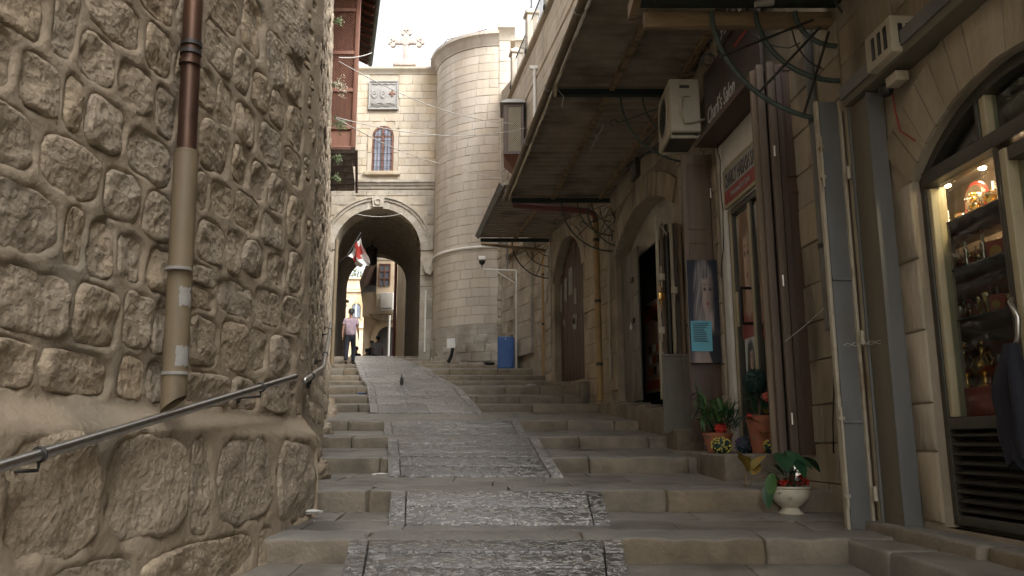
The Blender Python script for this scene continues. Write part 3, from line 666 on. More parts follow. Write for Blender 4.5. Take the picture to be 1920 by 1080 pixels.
# weeds growing from the wall
def weed(u, v, Y, r, label, n=160, m='weed', droop=.4):
    c = P(u, v, Y); r *= .6; t = thing('wall_weed', label, 'weed', c, 0, 'weeds on the far edge of the left wall')
    st = MB(); lf = MB()
    for k in range(11):
        e = Vector((rnd.uniform(-.1, 1) * r, rnd.uniform(-.8, .8) * r, rnd.uniform(-1, 1) * r)); mpt = e * .5 + Vector((0, 0, .15 * r))
        st.tube([Vector((-.25 * r - .15, 0, 0)), mpt, e - Vector((0, 0, droop * r * .4))], [.006, .004, .002], 4)
        for q in range(n // 11):
            f = rnd.uniform(.25, 1.05); p = mpt * (2 * f * (1 - f)) + (e - Vector((0, 0, droop * r * .4))) * f * f + Vector([rnd.gauss(0, .05 * r + .015) for _ in range(3)])
            d = Vector([rnd.uniform(-1, 1) for _ in range(3)]).normalized(); s_ = d.orthogonal().normalized(); L_ = rnd.uniform(.03, .06); w = .012
            lf.add([p, p + d * L_ * .5 + s_ * w, p + d * L_, p + d * L_ * .5 - s_ * w], [(0, 1, 2, 3)])
    st.build('stem', M['weed'], t); lf.build('foliage', M[m], t)
weed(633, 42, 17, .2, 'topmost small weed on the edge of the left wall'); weed(632, 160, 17, .38, 'dry pale flowering weed hanging from the left wall edge', 220, 'beige')
weed(632, 235, 17, .40, 'bushiest green weed on the left wall edge beside the wooden oriel', 260); weed(630, 295, 17.5, .25, 'small weed under the wooden oriel'); weed(628, 335, 18, .2, 'lowest weed on the left wall edge')

# ------------------------------------------------------------ wooden oriel and eave on the left
t = thing('wooden_oriel', 'red brown wooden oriel with shingled skirt jutting from the left above the archway', 'oriel', P(668, 280, 19.5))
xr = P(668, 200, 19.5).x; xl = wallX(19.5) - .8; zb_ = P(650, 278, 19.5).z; zt_ = P(650, -60, 19.5).z
b = MB(); b.box(xl, xr, 19.5, 23, zb_, zt_, T=lambda x, y, z: (x - .26 * (y - 19.5), y, z)); b.build('oriel_body', M['redwood'], t, world=True)
def bar(x0, x1, y0, y1, z0, z1, nm, m, par, off=0): MB().rbox(x0, x1, y0, y1, z0, z1, r=.008).build(nm, M[m], par, world=True, smooth=50)
bar(xr - .09, xr + .02, 19.44, 19.52, zb_, zt_, 'corner_post', 'redwood', t)
for v in (278, 240, 170, 100, 20):
    z = P(650, v, 19.5).z; bar(xl, xr - .092, 19.45, 19.515, z - .05, z + .05, 'cross_rail', 'redwood', t)
z = P(650, 262, 19.5).z
for i in range(44):                                  # diagonal lattice slats of the screens
    pass
la = MB()
z0, z1 = P(650, 236, 19.5).z, zt_
n = 0; sp = .075
k = -20
wv = xr - .1 - xl
while k * sp < wv + (z1 - z0):
    for sg in (1, -1):
        x_a = xl + k * sp if sg == 1 else xr - .1 - k * sp
        # clip the diagonal line to the panel
        pts_ = []
        for (zz) in (z0, z1):
            xx = x_a + sg * (-(zz - z0)) ; pts_.append((xx, zz))
        (xa, za), (xb, zb) = pts_
        def clip(x, z, xo, zo):
            lo_, hi_ = xl, xr - .1
            if x < lo_: f = (lo_ - x) / (xo - x) if xo != x else 2; return (lo_, z + (zo - z) * f) if 0 <= f <= 1 else None
            if x > hi_: f = (hi_ - x) / (xo - x) if xo != x else 2; return (hi_, z + (zo - z) * f) if 0 <= f <= 1 else None
            return (x, z)
        p1 = clip(xa, za, xb, zb); p2 = clip(xb, zb, xa, za)
        if p1 and p2 and abs(p1[0] - p2[0]) > .02: la.tube([(p1[0], 19.485 - .006 * sg, p1[1]), (p2[0], 19.485 - .006 * sg, p2[1])], .009, 4)
    k += 1
stuff(la.build('lattice_slat', M['redwood'], t, world=True))
# shingled skirt below, sloping back
zc = P(650, 348, 19.9).z; xr2 = P(663, 348, 20.4).x
for i in range(7):
    f0, f1 = i / 7, (i + 1) / 7; za = zb_ + (zc - zb_) * f0; zb2 = zb_ + (zc - zb_) * f1; ya = 19.45 + .9 * f0; yb = 19.45 + .9 * f1; xa = xr + (xr2 - xr) * f0 + .03
    x = xl
    while x < xa - .05:
        x2 = min(x + .24, xa); b = MB(); T = lambda px, py, pz: (px, ya + (yb - ya) * (1 - pz) + py, zb2 + (za - zb2) * pz)
        b.box(x + .006, x2 - .006, -.015 - .05, .02 - .05 + .03, 0, 1.0, T=lambda px, py, pz: (px, ya + (yb - ya) * (1 - pz) + py + .05 * pz, zb2 + (za - zb2) * pz)); b.build('shingle', M['slate'], t, world=True); x = x2
b = MB(); b.tube([(xr + .05, 19.5, zb_ - .05), (xr2 + .1, 20.35, zc - .05)], .035, 6); b.build('skirt_edge', M['dwood'], t, world=True)
# eave of the house above
t = thing('roof_eave', 'overhanging tiled roof eave with rafters and green gutter at the top left of the sky', 'roof eave', P(680, 100, 22))
e0, e1 = P(706, -60, 17.5), P(690, 122, 24.3)
ze = e1.z; e0 = Vector((P(705, 0, 20).x, 17.0, ze))
xw0, xw1 = wallX(17) - 1, wallX(24.3) - 1
def ex(Y): return e0.x + (e1.x - e0.x) * (Y - 17) / 7.3 + (.0)
e20 = P(705, 0, 20); 
gx = lambda Y: P(705, 0, e20.y).x + (e1.x - e20.x) * (Y - e20.y) / (e1.y - e20.y)
b = MB(); b.add([(xw0, 17, ze + 1.0), (gx(17), 17, ze), (gx(24.3), 24.3, ze), (xw1, 24.3, ze + 1.0), (xw0, 17, ze + 1.1), (gx(17), 17, ze + .1), (gx(24.3), 24.3, ze + .1), (xw1, 24.3, ze + 1.1)], [(0, 1, 2, 3), (4, 5, 6, 7), (0, 1, 5, 4), (1, 2, 6, 5), (2, 3, 7, 6), (3, 0, 4, 7)]); b.build('roof_boarding', M['dwood'], t, world=True)
for i in range(17):
    Y = 17.2 + i * .43; b = MB(); b.tube([(wallX(Y) - 1, Y, ze + .92), (gx(Y) - .02, Y, ze - .06)], .05, 4); b.build('rafter', M['redwood'], t, world=True)
MB().tube([(gx(17) + .07, 17, ze + .02), (gx(24.3) + .07, 24.3, ze + .02)], .075, 10).build('gutter', M['giron'], t, smooth=50, world=True)
b = MB(); b.box(9, L2 + 3, .95, 5, -2, ze + .9, T=lambda x, y, z: tuple(S2.w(x, y, z)))
ho = b.build('house_body', M['ash'], None); tag(ho, 'cream stone house rising behind the long left wall', 'house')

# ------------------------------------------------------------ gatehouse with the archway
YG = 26.4
gat = thing('stone_gatehouse', 'cream ashlar gatehouse spanning the alley with a round archway below a barred window', 'gatehouse', (-4.6, YG, 2.8))
cx = P(707, 470, YG).x; rad = (P(789, 470, YG).x - P(625, 470, YG).x) / 2; zsp = P(707, 470, YG).z
XL_, XR_ = -9.5, P(818, 300, YG).x + .6; ztop = P(750, 128, YG).z; zg = 2.6
wu = [P(698, 280, YG).x, P(738, 280, YG).x]; wz = [P(718, 319, YG).z, P(718, 240, YG).z]
RO = rad + .44
def arch_front(b, x0, x1, z0, z1, c, r, zs, zb, y0, y1, T=None, n=28, rise=None):
    """wall with a round-headed hole: front, back and the inner faces of the hole"""
    rise = r if rise is None else rise; R_ = (r * r + rise * rise) / (2 * rise); zc_ = zs + rise - R_
    zf = lambda x: zc_ + sqrt(max(0, R_ * R_ - (x - c) ** 2))
    def q(y, flip):
        b.add([tuple(T(x, y, z)) if T else (x, y, z) for x, z in ((x0, z0), (c - r, z0), (c - r, z1), (x0, z1))], [(0, 1, 2, 3)])
        b.add([tuple(T(x, y, z)) if T else (x, y, z) for x, z in ((c + r, z0), (x1, z0), (x1, z1), (c + r, z1))], [(0, 1, 2, 3)])
        for i in range(n):
            xa, xb = c - r * cos(pi * i / n), c - r * cos(pi * (i + 1) / n)
            b.add([tuple(T(x, y, z)) if T else (x, y, z) for x, z in ((xa, zf(xa)), (xb, zf(xb)), (xb, z1), (xa, z1))], [(0, 1, 2, 3)])
            if zb > z0 + .01: b.add([tuple(T(x, y, z)) if T else (x, y, z) for x, z in ((xa, z0), (xb, z0), (xb, zb), (xa, zb))], [(0, 1, 2, 3)])
    q(y0, 0); q(y1, 1)
    prof = [(c - r, zb)] + [(c - r * cos(pi * i / n), zf(c - r * cos(pi * i / n))) for i in range(n + 1)] + [(c + r, zb)]
    for (p, q2) in zip(prof, prof[1:]):
        b.add([tuple(T(*k)) if T else k for k in ((p[0], y0, p[1]), (q2[0], y0, q2[1]), (q2[0], y1, q2[1]), (p[0], y1, p[1]))], [(0, 1, 2, 3)])
    for (xa, za, xb, zb2) in ((x0, z0, x0, z1), (x0, z1, x1, z1), (x1, z1, x1, z0)):
        b.add([tuple(T(*k)) if T else k for k in ((xa, y0, za), (xb, y0, zb2), (xb, y1, zb2), (xa, y1, za))], [(0, 1, 2, 3)])
b = MB(); arch_front(b, XL_, XR_, zg - 2, ztop - .02, cx, rad, zsp, zg - 2, YG, YG + .7); b.build('wall_core', M['ashj'], gat, world=True)
# ashlar blocks
def ashlar(par, x0, x1, z0, z1, y, m, ch=.27, bw=(.4, .75), skip=None, T=None, amp=.006, d=.05, lim=300, rects=(), name='stone_block', r=.008, fr=3, world=True, seed0=0, jz=.012, n=(1, 1), left=None):
    z = z0; cnt = 0; stf = MB()
    while z < z1 - .05:
        h = ch * rnd.uniform(.9, 1.1); h = z1 - z if z1 - z - h < .1 else h; x = x0; first = rnd.uniform(.4, 1)
        while x < x1 - .02:
            w = rnd.uniform(*bw) * first; first = 1; x2 = min(x + w, x1); x2 = x1 if x1 - x2 < .12 else x2
            segs = [(x, x2)]
            for (ra, rb_, rc, rd) in rects:
                if z + h > rc + .03 and z < rd - .03:
                    ns = []
                    for (p, q) in segs:
                        if q <= ra or p >= rb_: ns.append((p, q)); continue
                        if ra - p > .06: ns.append((p, ra))
                        if q - rb_ > .06: ns.append((rb_, q))
                    segs = ns
            xn = x2
            for (x, x2) in segs:
                if skip and skip(x, x2, z, z + h): continue
                pr = rnd.uniform(0, jz)
                if cnt < lim:
                    b = MB(); b.plate(x + .004, x2 - .004, z + .004, z + h - .004, y=y - .02 - pr, d=d, r=r, n=n, amp=amp, fr=fr, T=T, seed=x + z + seed0); b.build(name, M[m], par, smooth=40, world=world)
                else: stf.plate(x + .006, x2 - .006, z + .006, z + h - .006, y=y - .02 - pr, d=d, r=r, T=T)
                cnt += 1
            x = xn
        z += h
    if stf.v: stuff(stf.build('stone_facing', M[m], par, smooth=40, world=world))
    return cnt
pl = [P(690, 150, YG), P(750, 207, YG)]
def skipG(xa, xb, za, zb):
    xm, zm = (xa + xb) / 2, (za + zb) / 2
    dmin = min(hypot(x - cx, z - zsp) for x in (xa, xb, min(max(cx, xa), xb)) for z in (za, zb, min(max(zsp, za), zb)))
    if zb < zsp: return False
    return dmin < rad + .3
zm = P(707, 350, YG).z
c1 = ashlar(gat, P(655, 300, YG).x, P(818, 300, YG).x + .35, zm + .22, ztop - .25, YG, 'ash', .27, (.34, .74), skipG, lim=215, rects=[(wu[0] - .17, wu[1] + .17, wz[0] - .2, wz[1] - .28), (wu[0] - .02, wu[1] + .02, wz[1] - .3, wz[1] + .18), (P(693, 150, YG).x - .01, P(748, 150, YG).x + .01, pl[1].z, P(720, 153, YG).z)])
ashlar(gat, P(612, 300, YG).x, P(818, 300, YG).x + .35, zg, zm - .12, YG, 'gst', .36, (.4, .8), skipG, lim=80, amp=.015, rects=[(cx - rad, cx + rad, 0, zsp + .02)])
# window surround blocks
for (xa, xb, za, zb) in ((wu[0] - .16, wu[0] - .005, wz[0] - .05, wz[0] + .62), (wu[0] - .16, wu[0] - .005, wz[0] + .63, wz[1] - .3), (wu[1] + .005, wu[1] + .16, wz[0] - .05, wz[0] + .62), (wu[1] + .005, wu[1] + .16, wz[0] + .63, wz[1] - .3)):
    MB().plate(xa, xb, za, zb, y=YG - .045, d=.1).build('surround_stone', M['ash'], gat, smooth=40, world=True)
MB().rbox(wu[0] - .26, wu[1] + .26, YG - .12, YG + .05, wz[0] - .2, wz[0] - .06, r=.02).build('window_sill', M['ash'], gat, smooth=50, world=True)
wc = (wu[0] + wu[1]) / 2; wr = (wu[1] - wu[0]) / 2; wzs = wz[1] - wr * .85
for i in range(7):
    a0, a1 = pi * i / 7, pi * (i + 1) / 7; r0_, r1_ = wr + .004, wr + .17
    po = [(wc + r0_ * cos(a0 + (a1 - a0) * k / 3), wzs + r0_ * sin(a0 + (a1 - a0) * k / 3)) for k in range(4)] + [(wc + r1_ * cos(a1 + (a0 - a1) * k / 3), wzs + r1_ * sin(a1 + (a0 - a1) * k / 3)) for k in range(4)]
    b = MB(); b.prism(po, YG - .05, YG + .05); b.build('surround_stone', M['ash'], gat, world=True)
def archpoly(c, r, zs, zb, n=14): return [(c - r, zb)] + [(c - r * cos(pi * i / n), zs + r * sin(pi * i / n)) for i in range(n + 1)] + [(c + r, zb)]
def arch_ring(c, r0, r1, zs, zb, y0, y1, n=16):
    b = MB(); o = archpoly(c, r1, zs, zb, n); i_ = archpoly(c, r0, zs, zb, n); N_ = len(o)
    vs = [(x, y0, z) for x, z in o] + [(x, y0, z) for x, z in i_] + [(x, y1, z) for x, z in o] + [(x, y1, z) for x, z in i_]; fs = []
    for k in range(N_ - 1):
        fs += [(k, k + 1, N_ + k + 1, N_ + k), (2 * N_ + k, 2 * N_ + k + 1, 3 * N_ + k + 1, 3 * N_ + k), (k, k + 1, 2 * N_ + k + 1, 2 * N_ + k), (N_ + k, N_ + k + 1, 3 * N_ + k + 1, 3 * N_ + k)]
    fs += [(0, N_, 3 * N_, 2 * N_), (N_ - 1, 2 * N_ - 1, 4 * N_ - 1, 3 * N_ - 1)]
    b.add(vs, fs); return b
win = arch_ring(wc, wr - .07, wr - .0, wzs, wz[0] - .05, YG - .04, YG + .02).build('window', M['redwood'], gat, smooth=30, world=True)
MB().prism(archpoly(wc, wr - .06, wzs, wz[0] - .05), YG - .012, YG - .004).build('pane', M['bglass'], win, world=True)
b = MB(); b.box(wc - .035, wc + .035, YG - .035, YG - .0135, wz[0] - .05, wz[1] - .02); b.build('mullion', M['redwood'], win, world=True)
b = MB(); b.box(wu[0] + .06, wu[1] - .06, YG - .033, YG - .0145, wzs - .03, wzs + .02); b.build('transom', M['redwood'], win, world=True)
for i in range(6):
    x = wu[0] + .08 + (wu[1] - wu[0] - .16) * i / 5; h = wzs + sqrt(max(0, (wr - .04) ** 2 - (x - wc) ** 2)); MB().tube([(x, YG - .05, wz[0] - .05), (x, YG - .05, h)], .009, 5).build('window_bar', M['iron'], win, world=True)
for i in range(6):
    z = wz[0] + .1 + i * .24; MB().tube([(wu[0] + .03, YG - .06, z), (wu[1] - .03, YG - .06, z)], .009, 5).build('window_bar', M['iron'], win, world=True)
# moulded string course and coping
def moulding(x0, x1, y, z, prof, m, nm, par, T=None):
    b = MB(); n = len(prof); vs = [(x, y - py, z + pz) for x in (x0, x1) for (py, pz) in prof]
    if T: vs = [T(*p) for p in vs]
    b.add(vs, [tuple(range(n)), tuple(range(n, 2 * n))[::-1]] + [(i, (i + 1) % n, n + (i + 1) % n, n + i) for i in range(n)]); return b.build(nm, M[m], par, smooth=30, world=True)
x = P(612, 345, YG).x; xe = P(818, 345, YG).x + .3
while x < xe - .1:
    x2 = min(x + rnd.uniform(.7, 1.0), xe); moulding(x + .004, x2 - .004, YG, zm - .1, [(-.02, 0), (.04, 0), (.06, .04), (.06, .1), (.10, .12), (.13, .2), (.17, .22), (.17, .30), (-.02, .31)], 'gst', 'string_course', gat); x = x2
x = P(640, 125, YG).x
xe = P(819, 130, YG).x + .2
while x < xe - .1:
    x2 = min(x + rnd.uniform(.8, 1.1), xe); moulding(x + .003, x2 - .003, YG, ztop - .24, [(-.5, 0), (.03, 0), (.05, .06), (.09, .1), (.14, .17), (.14, .24), (-.5, .26)], 'ash', 'coping_stone', gat); x = x2
# voussoirs: three stepped rings
for (ra, rb, yo, nn, mm) in ((rad + .001, rad + .26, .035, 19, 'gst'), (rad + .262, rad + .36, .075, 23, 'gst'), (rad + .362, rad + .43, .115, 25, 'gst')):
    for i in range(nn):
        a0, a1 = pi * i / nn + .002, pi * (i + 1) / nn - .002
        po = [(cx + ra * cos(a0 + (a1 - a0) * k / 3), zsp + ra * sin(a0 + (a1 - a0) * k / 3)) for k in range(4)] + [(cx + rb * cos(a1 + (a0 - a1) * k / 3), zsp + rb * sin(a1 + (a0 - a1) * k / 3)) for k in range(4)]
        b = MB(); b.prism(po, YG - yo - rnd.uniform(0, .012), YG + (.45 if yo < .04 else .02)); b.build('voussoir', M[mm], gat, world=True)
b = MB(); b.prism([(cx - .17, zsp + rad + .03), (cx + .17, zsp + rad + .03), (cx + .22, zsp + rad + .38), (cx - .22, zsp + rad + .38)], YG - .13, YG + .02); b.build('keystone', M['gst'], gat, world=True)
ring_b = MB(); ring(ring_b, (cx, YG - .14, zsp + rad + .2), (0, 1, 0), .1, .025); ring_b.build('carved_boss', M['gst'], gat, world=True, smooth=40)
# corbel at the right springing
co = P(806, 500, YG)
b = MB(); b.prism([(co.x - .16, co.z + .35), (co.x + .18, co.z + .35), (co.x + .18, co.z - .1), (co.x + .05, co.z - .32), (co.x - .12, co.z - .25), (co.x - .2, co.z + .0)], YG - .22, YG + .1); b.build('corbel', M['gst'], gat, world=True)
co = P(822, 490, YG - .4); b = MB(); b.ball(tuple(co), .16, 12, 8, (1, 1, 1.4), amp=.1); b.build('corbel_knob', M['gst'], gat, world=True, smooth=60)
# vault behind
cxf = P(701, 570, 33).x; rf = P(760, 570, 33).x - cxf; zsf = P(701, 475, 33).z - rf
va = MB(); NV = 24
def vprof(t):
    c = cx + (cxf - cx) * t; r = (rad + .12) * (1 - t) + rf * t; zs = zsp * (1 - t) + zsf * t; y = YG + .65 + (33 - YG - .65) * t
    return [(c - r, y, zg - 1)] + [(c - r * cos(pi * i / NV), y, zs + r * 1.03 * sin(pi * i / NV)) for i in range(NV + 1)] + [(c + r, y, zg - 1)]
for q in range(12):
    a, c_ = vprof(q / 12), vprof((q + 1) / 12); n = len(a)
    va.add(a + c_, [(k, k + 1, n + k + 1, n + k) for k in range(n - 1)])
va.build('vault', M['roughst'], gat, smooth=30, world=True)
# rough stones lining the front of the vault
for q in range(3):
    for i in range(16):
        a0 = pi * i / 16 + (.1 if q % 2 else 0); a1 = a0 + pi / 16 - .01
        if a1 > pi: continue
        rr = rad + .06 + .03 * q; po = [(cx - .08 * (q + 1) + (rr - .07 * rnd.random()) * cos(a0 + (a1 - a0) * k / 3), zsp + (rr - .06 * rnd.random()) * sin(a0 + (a1 - a0) * k / 3)) for k in range(4)] + [(cx - .08 * (q + 1) + (rr + .25) * cos(a1 + (a0 - a1) * k / 3), zsp + (rr + .25) * sin(a1 + (a0 - a1) * k / 3)) for k in range(4)]
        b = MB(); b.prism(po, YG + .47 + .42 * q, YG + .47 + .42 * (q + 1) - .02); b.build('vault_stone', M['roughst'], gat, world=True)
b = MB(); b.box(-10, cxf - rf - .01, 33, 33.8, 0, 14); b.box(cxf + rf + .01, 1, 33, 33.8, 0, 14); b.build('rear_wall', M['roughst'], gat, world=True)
b = MB(); arch_front(b, cxf - rf - .02, cxf + rf + .02, zsf, 14, cxf, rf, zsf, zsf, 33, 33.8); b.build('rear_arch', M['roughst'], gat, world=True)
b = MB(); b.box(XL_, XR_, YG + .7, 33, ztop - 1.2, ztop - .6); b.build('roof_deck', M['ash'], gat, world=True)
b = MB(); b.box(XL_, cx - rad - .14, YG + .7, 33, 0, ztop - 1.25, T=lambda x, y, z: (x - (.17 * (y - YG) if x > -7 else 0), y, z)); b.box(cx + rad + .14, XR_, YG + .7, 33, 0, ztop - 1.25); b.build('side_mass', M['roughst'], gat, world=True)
# plaque
t = thing('carved_plaque', 'square grey stone plaque with carved emblems and a red cross above the barred window', 'plaque', (pl[0].x, YG, pl[1].z))
x0, x1, z0, z1 = P(693, 150, YG).x, P(748, 150, YG).x, pl[1].z, P(720, 153, YG).z
MB().rbox(x0, x1, YG - .07, YG + .0, z0, z1, r=.012).build('slab', M['plaque'], t, world=True, smooth=50)
for (xa, xb, za, zb) in ((x0, x1, z1 - .05, z1), (x0, x1, z0, z0 + .05), (x0, x0 + .05, z0 + .052, z1 - .052), (x1 - .05, x1, z0 + .052, z1 - .052)):
    MB().rbox(xa, xb, YG - .1, YG - .072, za, zb, r=.008).build('raised_border', M['plaque'], t, world=True)
w_ = x1 - x0
for (fx, ch) in ((.2, 'shield'), (.5, 'crown')):
    b = MB(); c = x0 + w_ * fx; zc_ = (z0 + z1) / 2 + .05
    po = [(c - .11, zc_ + .16), (c + .11, zc_ + .16), (c + .11, zc_ - .04), (c + .06, zc_ - .13), (c, zc_ - .18), (c - .06, zc_ - .13), (c - .11, zc_ - .04)]
    b.prism(po, YG - .095, YG - .072); b.build('carved_' + ch, M['plaque'], t, world=True)
    b = MB(); ring(b, (c, YG - .1, zc_ + .02), (0, 1, 0), .05, .012); b.build('carved_ring', M['plaque'], t, world=True)
b = MB(); c = x0 + w_ * .8; zc_ = (z0 + z1) / 2 + .06
b.prism([(c + p * .11, zc_ + q * .11) for p, q in ((-.28, 1), (.28, 1), (.28, .28), (1, .28), (1, -.28), (.28, -.28), (.28, -1), (-.28, -1), (-.28, -.28), (-1, -.28), (-1, .28), (-.28, .28))], YG - .1, YG - .072); b.build('red_cross', M['redwood'], t, world=True)
for s_ in (0, 1, 2):
    b = MB(); b.tube([(x0 + .1 + (w_ - .2) * i / 12, YG - .085, z0 + .13 + s_ * .05 + .022 * sin(i * 1.3 + s_)) for i in range(13)], .012, 5); b.build('carved_scroll', M['plaque'], t, world=True)
b = MB(); b.tube([(x0 + .1 + (w_ - .2) * i / 12, YG - .085, z1 - .13 + .02 * sin(i * 2.1)) for i in range(13)], .014, 5); b.build('carved_scroll', M['plaque'], t, world=True)
# roof cross
cc = P(760, 127, YG + .35); t = thing('stone_cross', 'pale stone cross with trefoil ends standing on the gatehouse parapet', 'cross', cc)
k_ = (P(760, 55, YG).z - P(760, 127, YG).z) / 72
xp = lambda px: cc.x + px * k_
zp = lambda px: cc.z + px * k_
yc = YG + .35
for (hw, za, zb, nm) in ((20, -3, 4, 'base_block'), (14, 4.05, 10, 'base_block')): MB().rbox(xp(-hw), xp(hw), yc - hw * k_ * .8, yc + hw * k_ * .8, zp(za), zp(zb), r=.03).build(nm, M['crossst'], t, smooth=50, world=True)
b = MB(); b.rbox(xp(-4.6), xp(4.6), yc - .07, yc + .07, zp(10.05), zp(64), r=.02); b.build('upright', M['crossst'], t, smooth=50, world=True)
b = MB(); b.rbox(xp(-20), xp(-4.65), yc - .065, yc + .065, zp(44), zp(53), r=.02); b.rbox(xp(4.65), xp(20), yc - .065, yc + .065, zp(44), zp(53), r=.02); b.build('crossbar', M['crossst'], t, smooth=50, world=True)
for (ox, oz) in ((-23, 48.5), (23, 48.5), (0, 66)):
    for (dx, dz) in ((0, 5.2), (0, -5.2), (5.2, 0), (-5.2, 0)):
        if (ox < 0 and dx > 0) or (ox > 0 and dx < 0) or (oz > 60 and dz < 0): continue
        b = MB(); b.tube([(xp(ox + dx), yc - .07, zp(oz + dz)), (xp(ox + dx), yc + .07, zp(oz + dz))], 4.6 * k_, 14); b.build('trefoil_lobe', M['crossst'], t, smooth=40, world=True)
b = MB(); b.tube([(xp(0), yc - .085, zp(48.5)), (xp(0), yc + .085, zp(48.5))], 7.5 * k_, 16); b.build('centre_boss', M['crossst'], t, smooth=40, world=True)

# ------------------------------------------------------------ round tower
xt0 = P(818, 300, YG).x; tc = Vector((-.42, YG + .1, 0)); RT = tc.x - xt0
tow = thing('round_tower', 'pale round stone tower beside the archway with a curved cornice', 'tower', (tc.x - 1, YG - 1, 2.0))
ztt = P(905, 62, tc.y - RT).z; zt0 = 1.6
def TT(s, y, z):                                     # s: metres along the curve from the arch side; y<0 outwards
    a = pi + s / RT; r = RT - y; return (tc.x + r * cos(a), tc.y + r * sin(a), z)
b = MB(); LT = pi / 2 * RT
b.grid(lambda i, j: TT(LT * 1.02 * i - .02, .0, zt0 + (ztt - zt0) * j), 24, 1); b.build('tower_core', M['ashj'], tow, smooth=True, world=True)
z = zt0 + .02; cnt = 0; row = 0; stf = MB()
while z < ztt - .5:
    h = .285 * rnd.uniform(.92, 1.08); x = -.05 + rnd.uniform(0, .15); row += 1
    while x < LT - .02:
        x2 = min(x + rnd.uniform(.40, .66), LT); x2 = LT if LT - x2 < .15 else x2
        low = z < 3.1
        b = stf if (cnt >= 296) else MB()
        b.plate(x + .003, x2 - .003, z + .003, z + h - .003, y=-.022 - rnd.uniform(0, .008 if not low else .05), d=.06, r=.007, n=(4, 1) if not low else (4, 3), amp=(.006 if not low else .04), fr=(2 if not low else 4), T=TT, seed=x + z)
        if b is not stf: b.build('stone_block', M['tow'] if z > 3.3 else M['towb'], tow, smooth=40, world=True)
        cnt += 1; x = x2
    z += h
if stf.v: stuff(stf.build('stone_facing', M['tow'], tow, smooth=40, world=True))
print('tower blocks', cnt)
def curve_mould(s0, s1, z, prof, nm, m, n=8):
    b = MB(); k = len(prof); vs = []; 
    for i in range(n + 1):
        s_ = s0 + (s1 - s0) * i / n
        vs += [TT(s_, -py, z + pz) for (py, pz) in prof]
    fs = [(i * k + j, i * k + (j + 1) % k, (i + 1) * k + (j + 1) % k, (i + 1) * k + j) for i in range(n) for j in range(k)] + [tuple(range(k)), tuple(n * k + j for j in range(k))[::-1]]
    b.add(vs, fs); b.build(nm, M[m], tow, smooth=30, world=True)
CP = [(-.1, 0), (.04, 0), (.06, .07), (.09, .1), (.12, .2), (.2, .28), (.26, .32), (.26, .42), (.22, .44), (-.1, .46)]
for i in range(6): curve_mould(LT * i / 6 - (.1 if i == 0 else 0) + .003, LT * (i + 1) / 6 - .003, ztt - .46, CP, 'cornice_stone', 'tow', 4)
curve_mould(-.05, LT * .99, P(910, 462, tc.y - RT).z - .05, [(0, 0), (.07, .0), (.085, .04), (.07, .085), (0, .09)], 'pale_band', 'white', 20)
# pilaster at the right of the tower
yp = tc.y - RT - .02; xa, xb = -.42, P(957, 200, yp).x
b = MB(); b.box(xa + .02, xb, yp + .02, yp + 1.6, zt0, ztt + .2); b.build('pilaster_core', M['ashj'], tow, world=True)
ashlar(tow, xa, xb, zt0, ztt - .3, yp, 'tow', .38, (.38, .4), None, lim=60, name='pilaster_block', d=.1)
moulding(xa - .05, xb + .15, yp, ztt - .3, [(-1.5, 0), (.04, 0), (.06, .1), (.12, .2), (.22, .33), (.26, .36), (.26, .48), (-1.5, .5)], 'tow', 'pilaster_capital', tow)
b = MB(); b.box(xb, xb + 1.6, yp + 1.2, yp + 2.2, zt0, P(980, 75, yp + 1.2).z); b.build('return_wall', M['ash'], tow, world=True)
moulding(xb, xb + 1.6, yp + 1.2, P(980, 90, yp + 1.2).z, [(-.5, 0), (.05, 0), (.12, .15), (.2, .2), (.2, .32), (-.5, .33)], 'tow', 'return_cornice', tow)
MB().tube([TT(.35, -.28, ztt - .02), TT(LT * .5, -.28, ztt - .0), TT(LT * .9, -.28, ztt)], .012, 5).build('lightning_wire', M['redwood'], tow, world=True)
# ------------------------------------------------------------ right side: shop walls
def facade(name, label, fr, s0, s1, z0, z1, hole=None, m='fj', cat='wall', depth=.45):
    t = thing(name, label, cat, fr.w(0, 0, 0), fr.rot)
    b = MB()
    if hole: arch_front(b, s0, s1, z0, z1, hole[0], hole[1], hole[2], hole[4], -depth, 0, rise=hole[3])
    else: b.box(s0, s1, -depth, 0, z0, z1)
    b.build('wall_core', M[m], t); return t
FL = lambda x, y, z: (x, -y, z)
def vouss(par, c, r, zs, rise, n, t_, m, d=.03, y0=-.3):
    R_ = (r * r + rise * rise) / (2 * rise); zc_ = zs + rise - R_; a = asin(min(1, r / R_)) if rise <= r else pi - asin(r / R_)
    for i in range(n):
        a0 = -a + 2 * a * i / n + .003; a1 = -a + 2 * a * (i + 1) / n - .003
        po = [(c + (R_ + .002) * sin(a0 + (a1 - a0) * k / 2), zc_ + (R_ + .002) * cos(a0 + (a1 - a0) * k / 2)) for k in range(3)] + [(c + (R_ + t_) * sin(a1 + (a0 - a1) * k / 2), zc_ + (R_ + t_) * cos(a1 + (a0 - a1) * k / 2)) for k in range(3)]
        b = MB(); b.prism(po, y0, d + rnd.uniform(0, .008)); b.build('voussoir', M[m], par)
    return R_, zc_
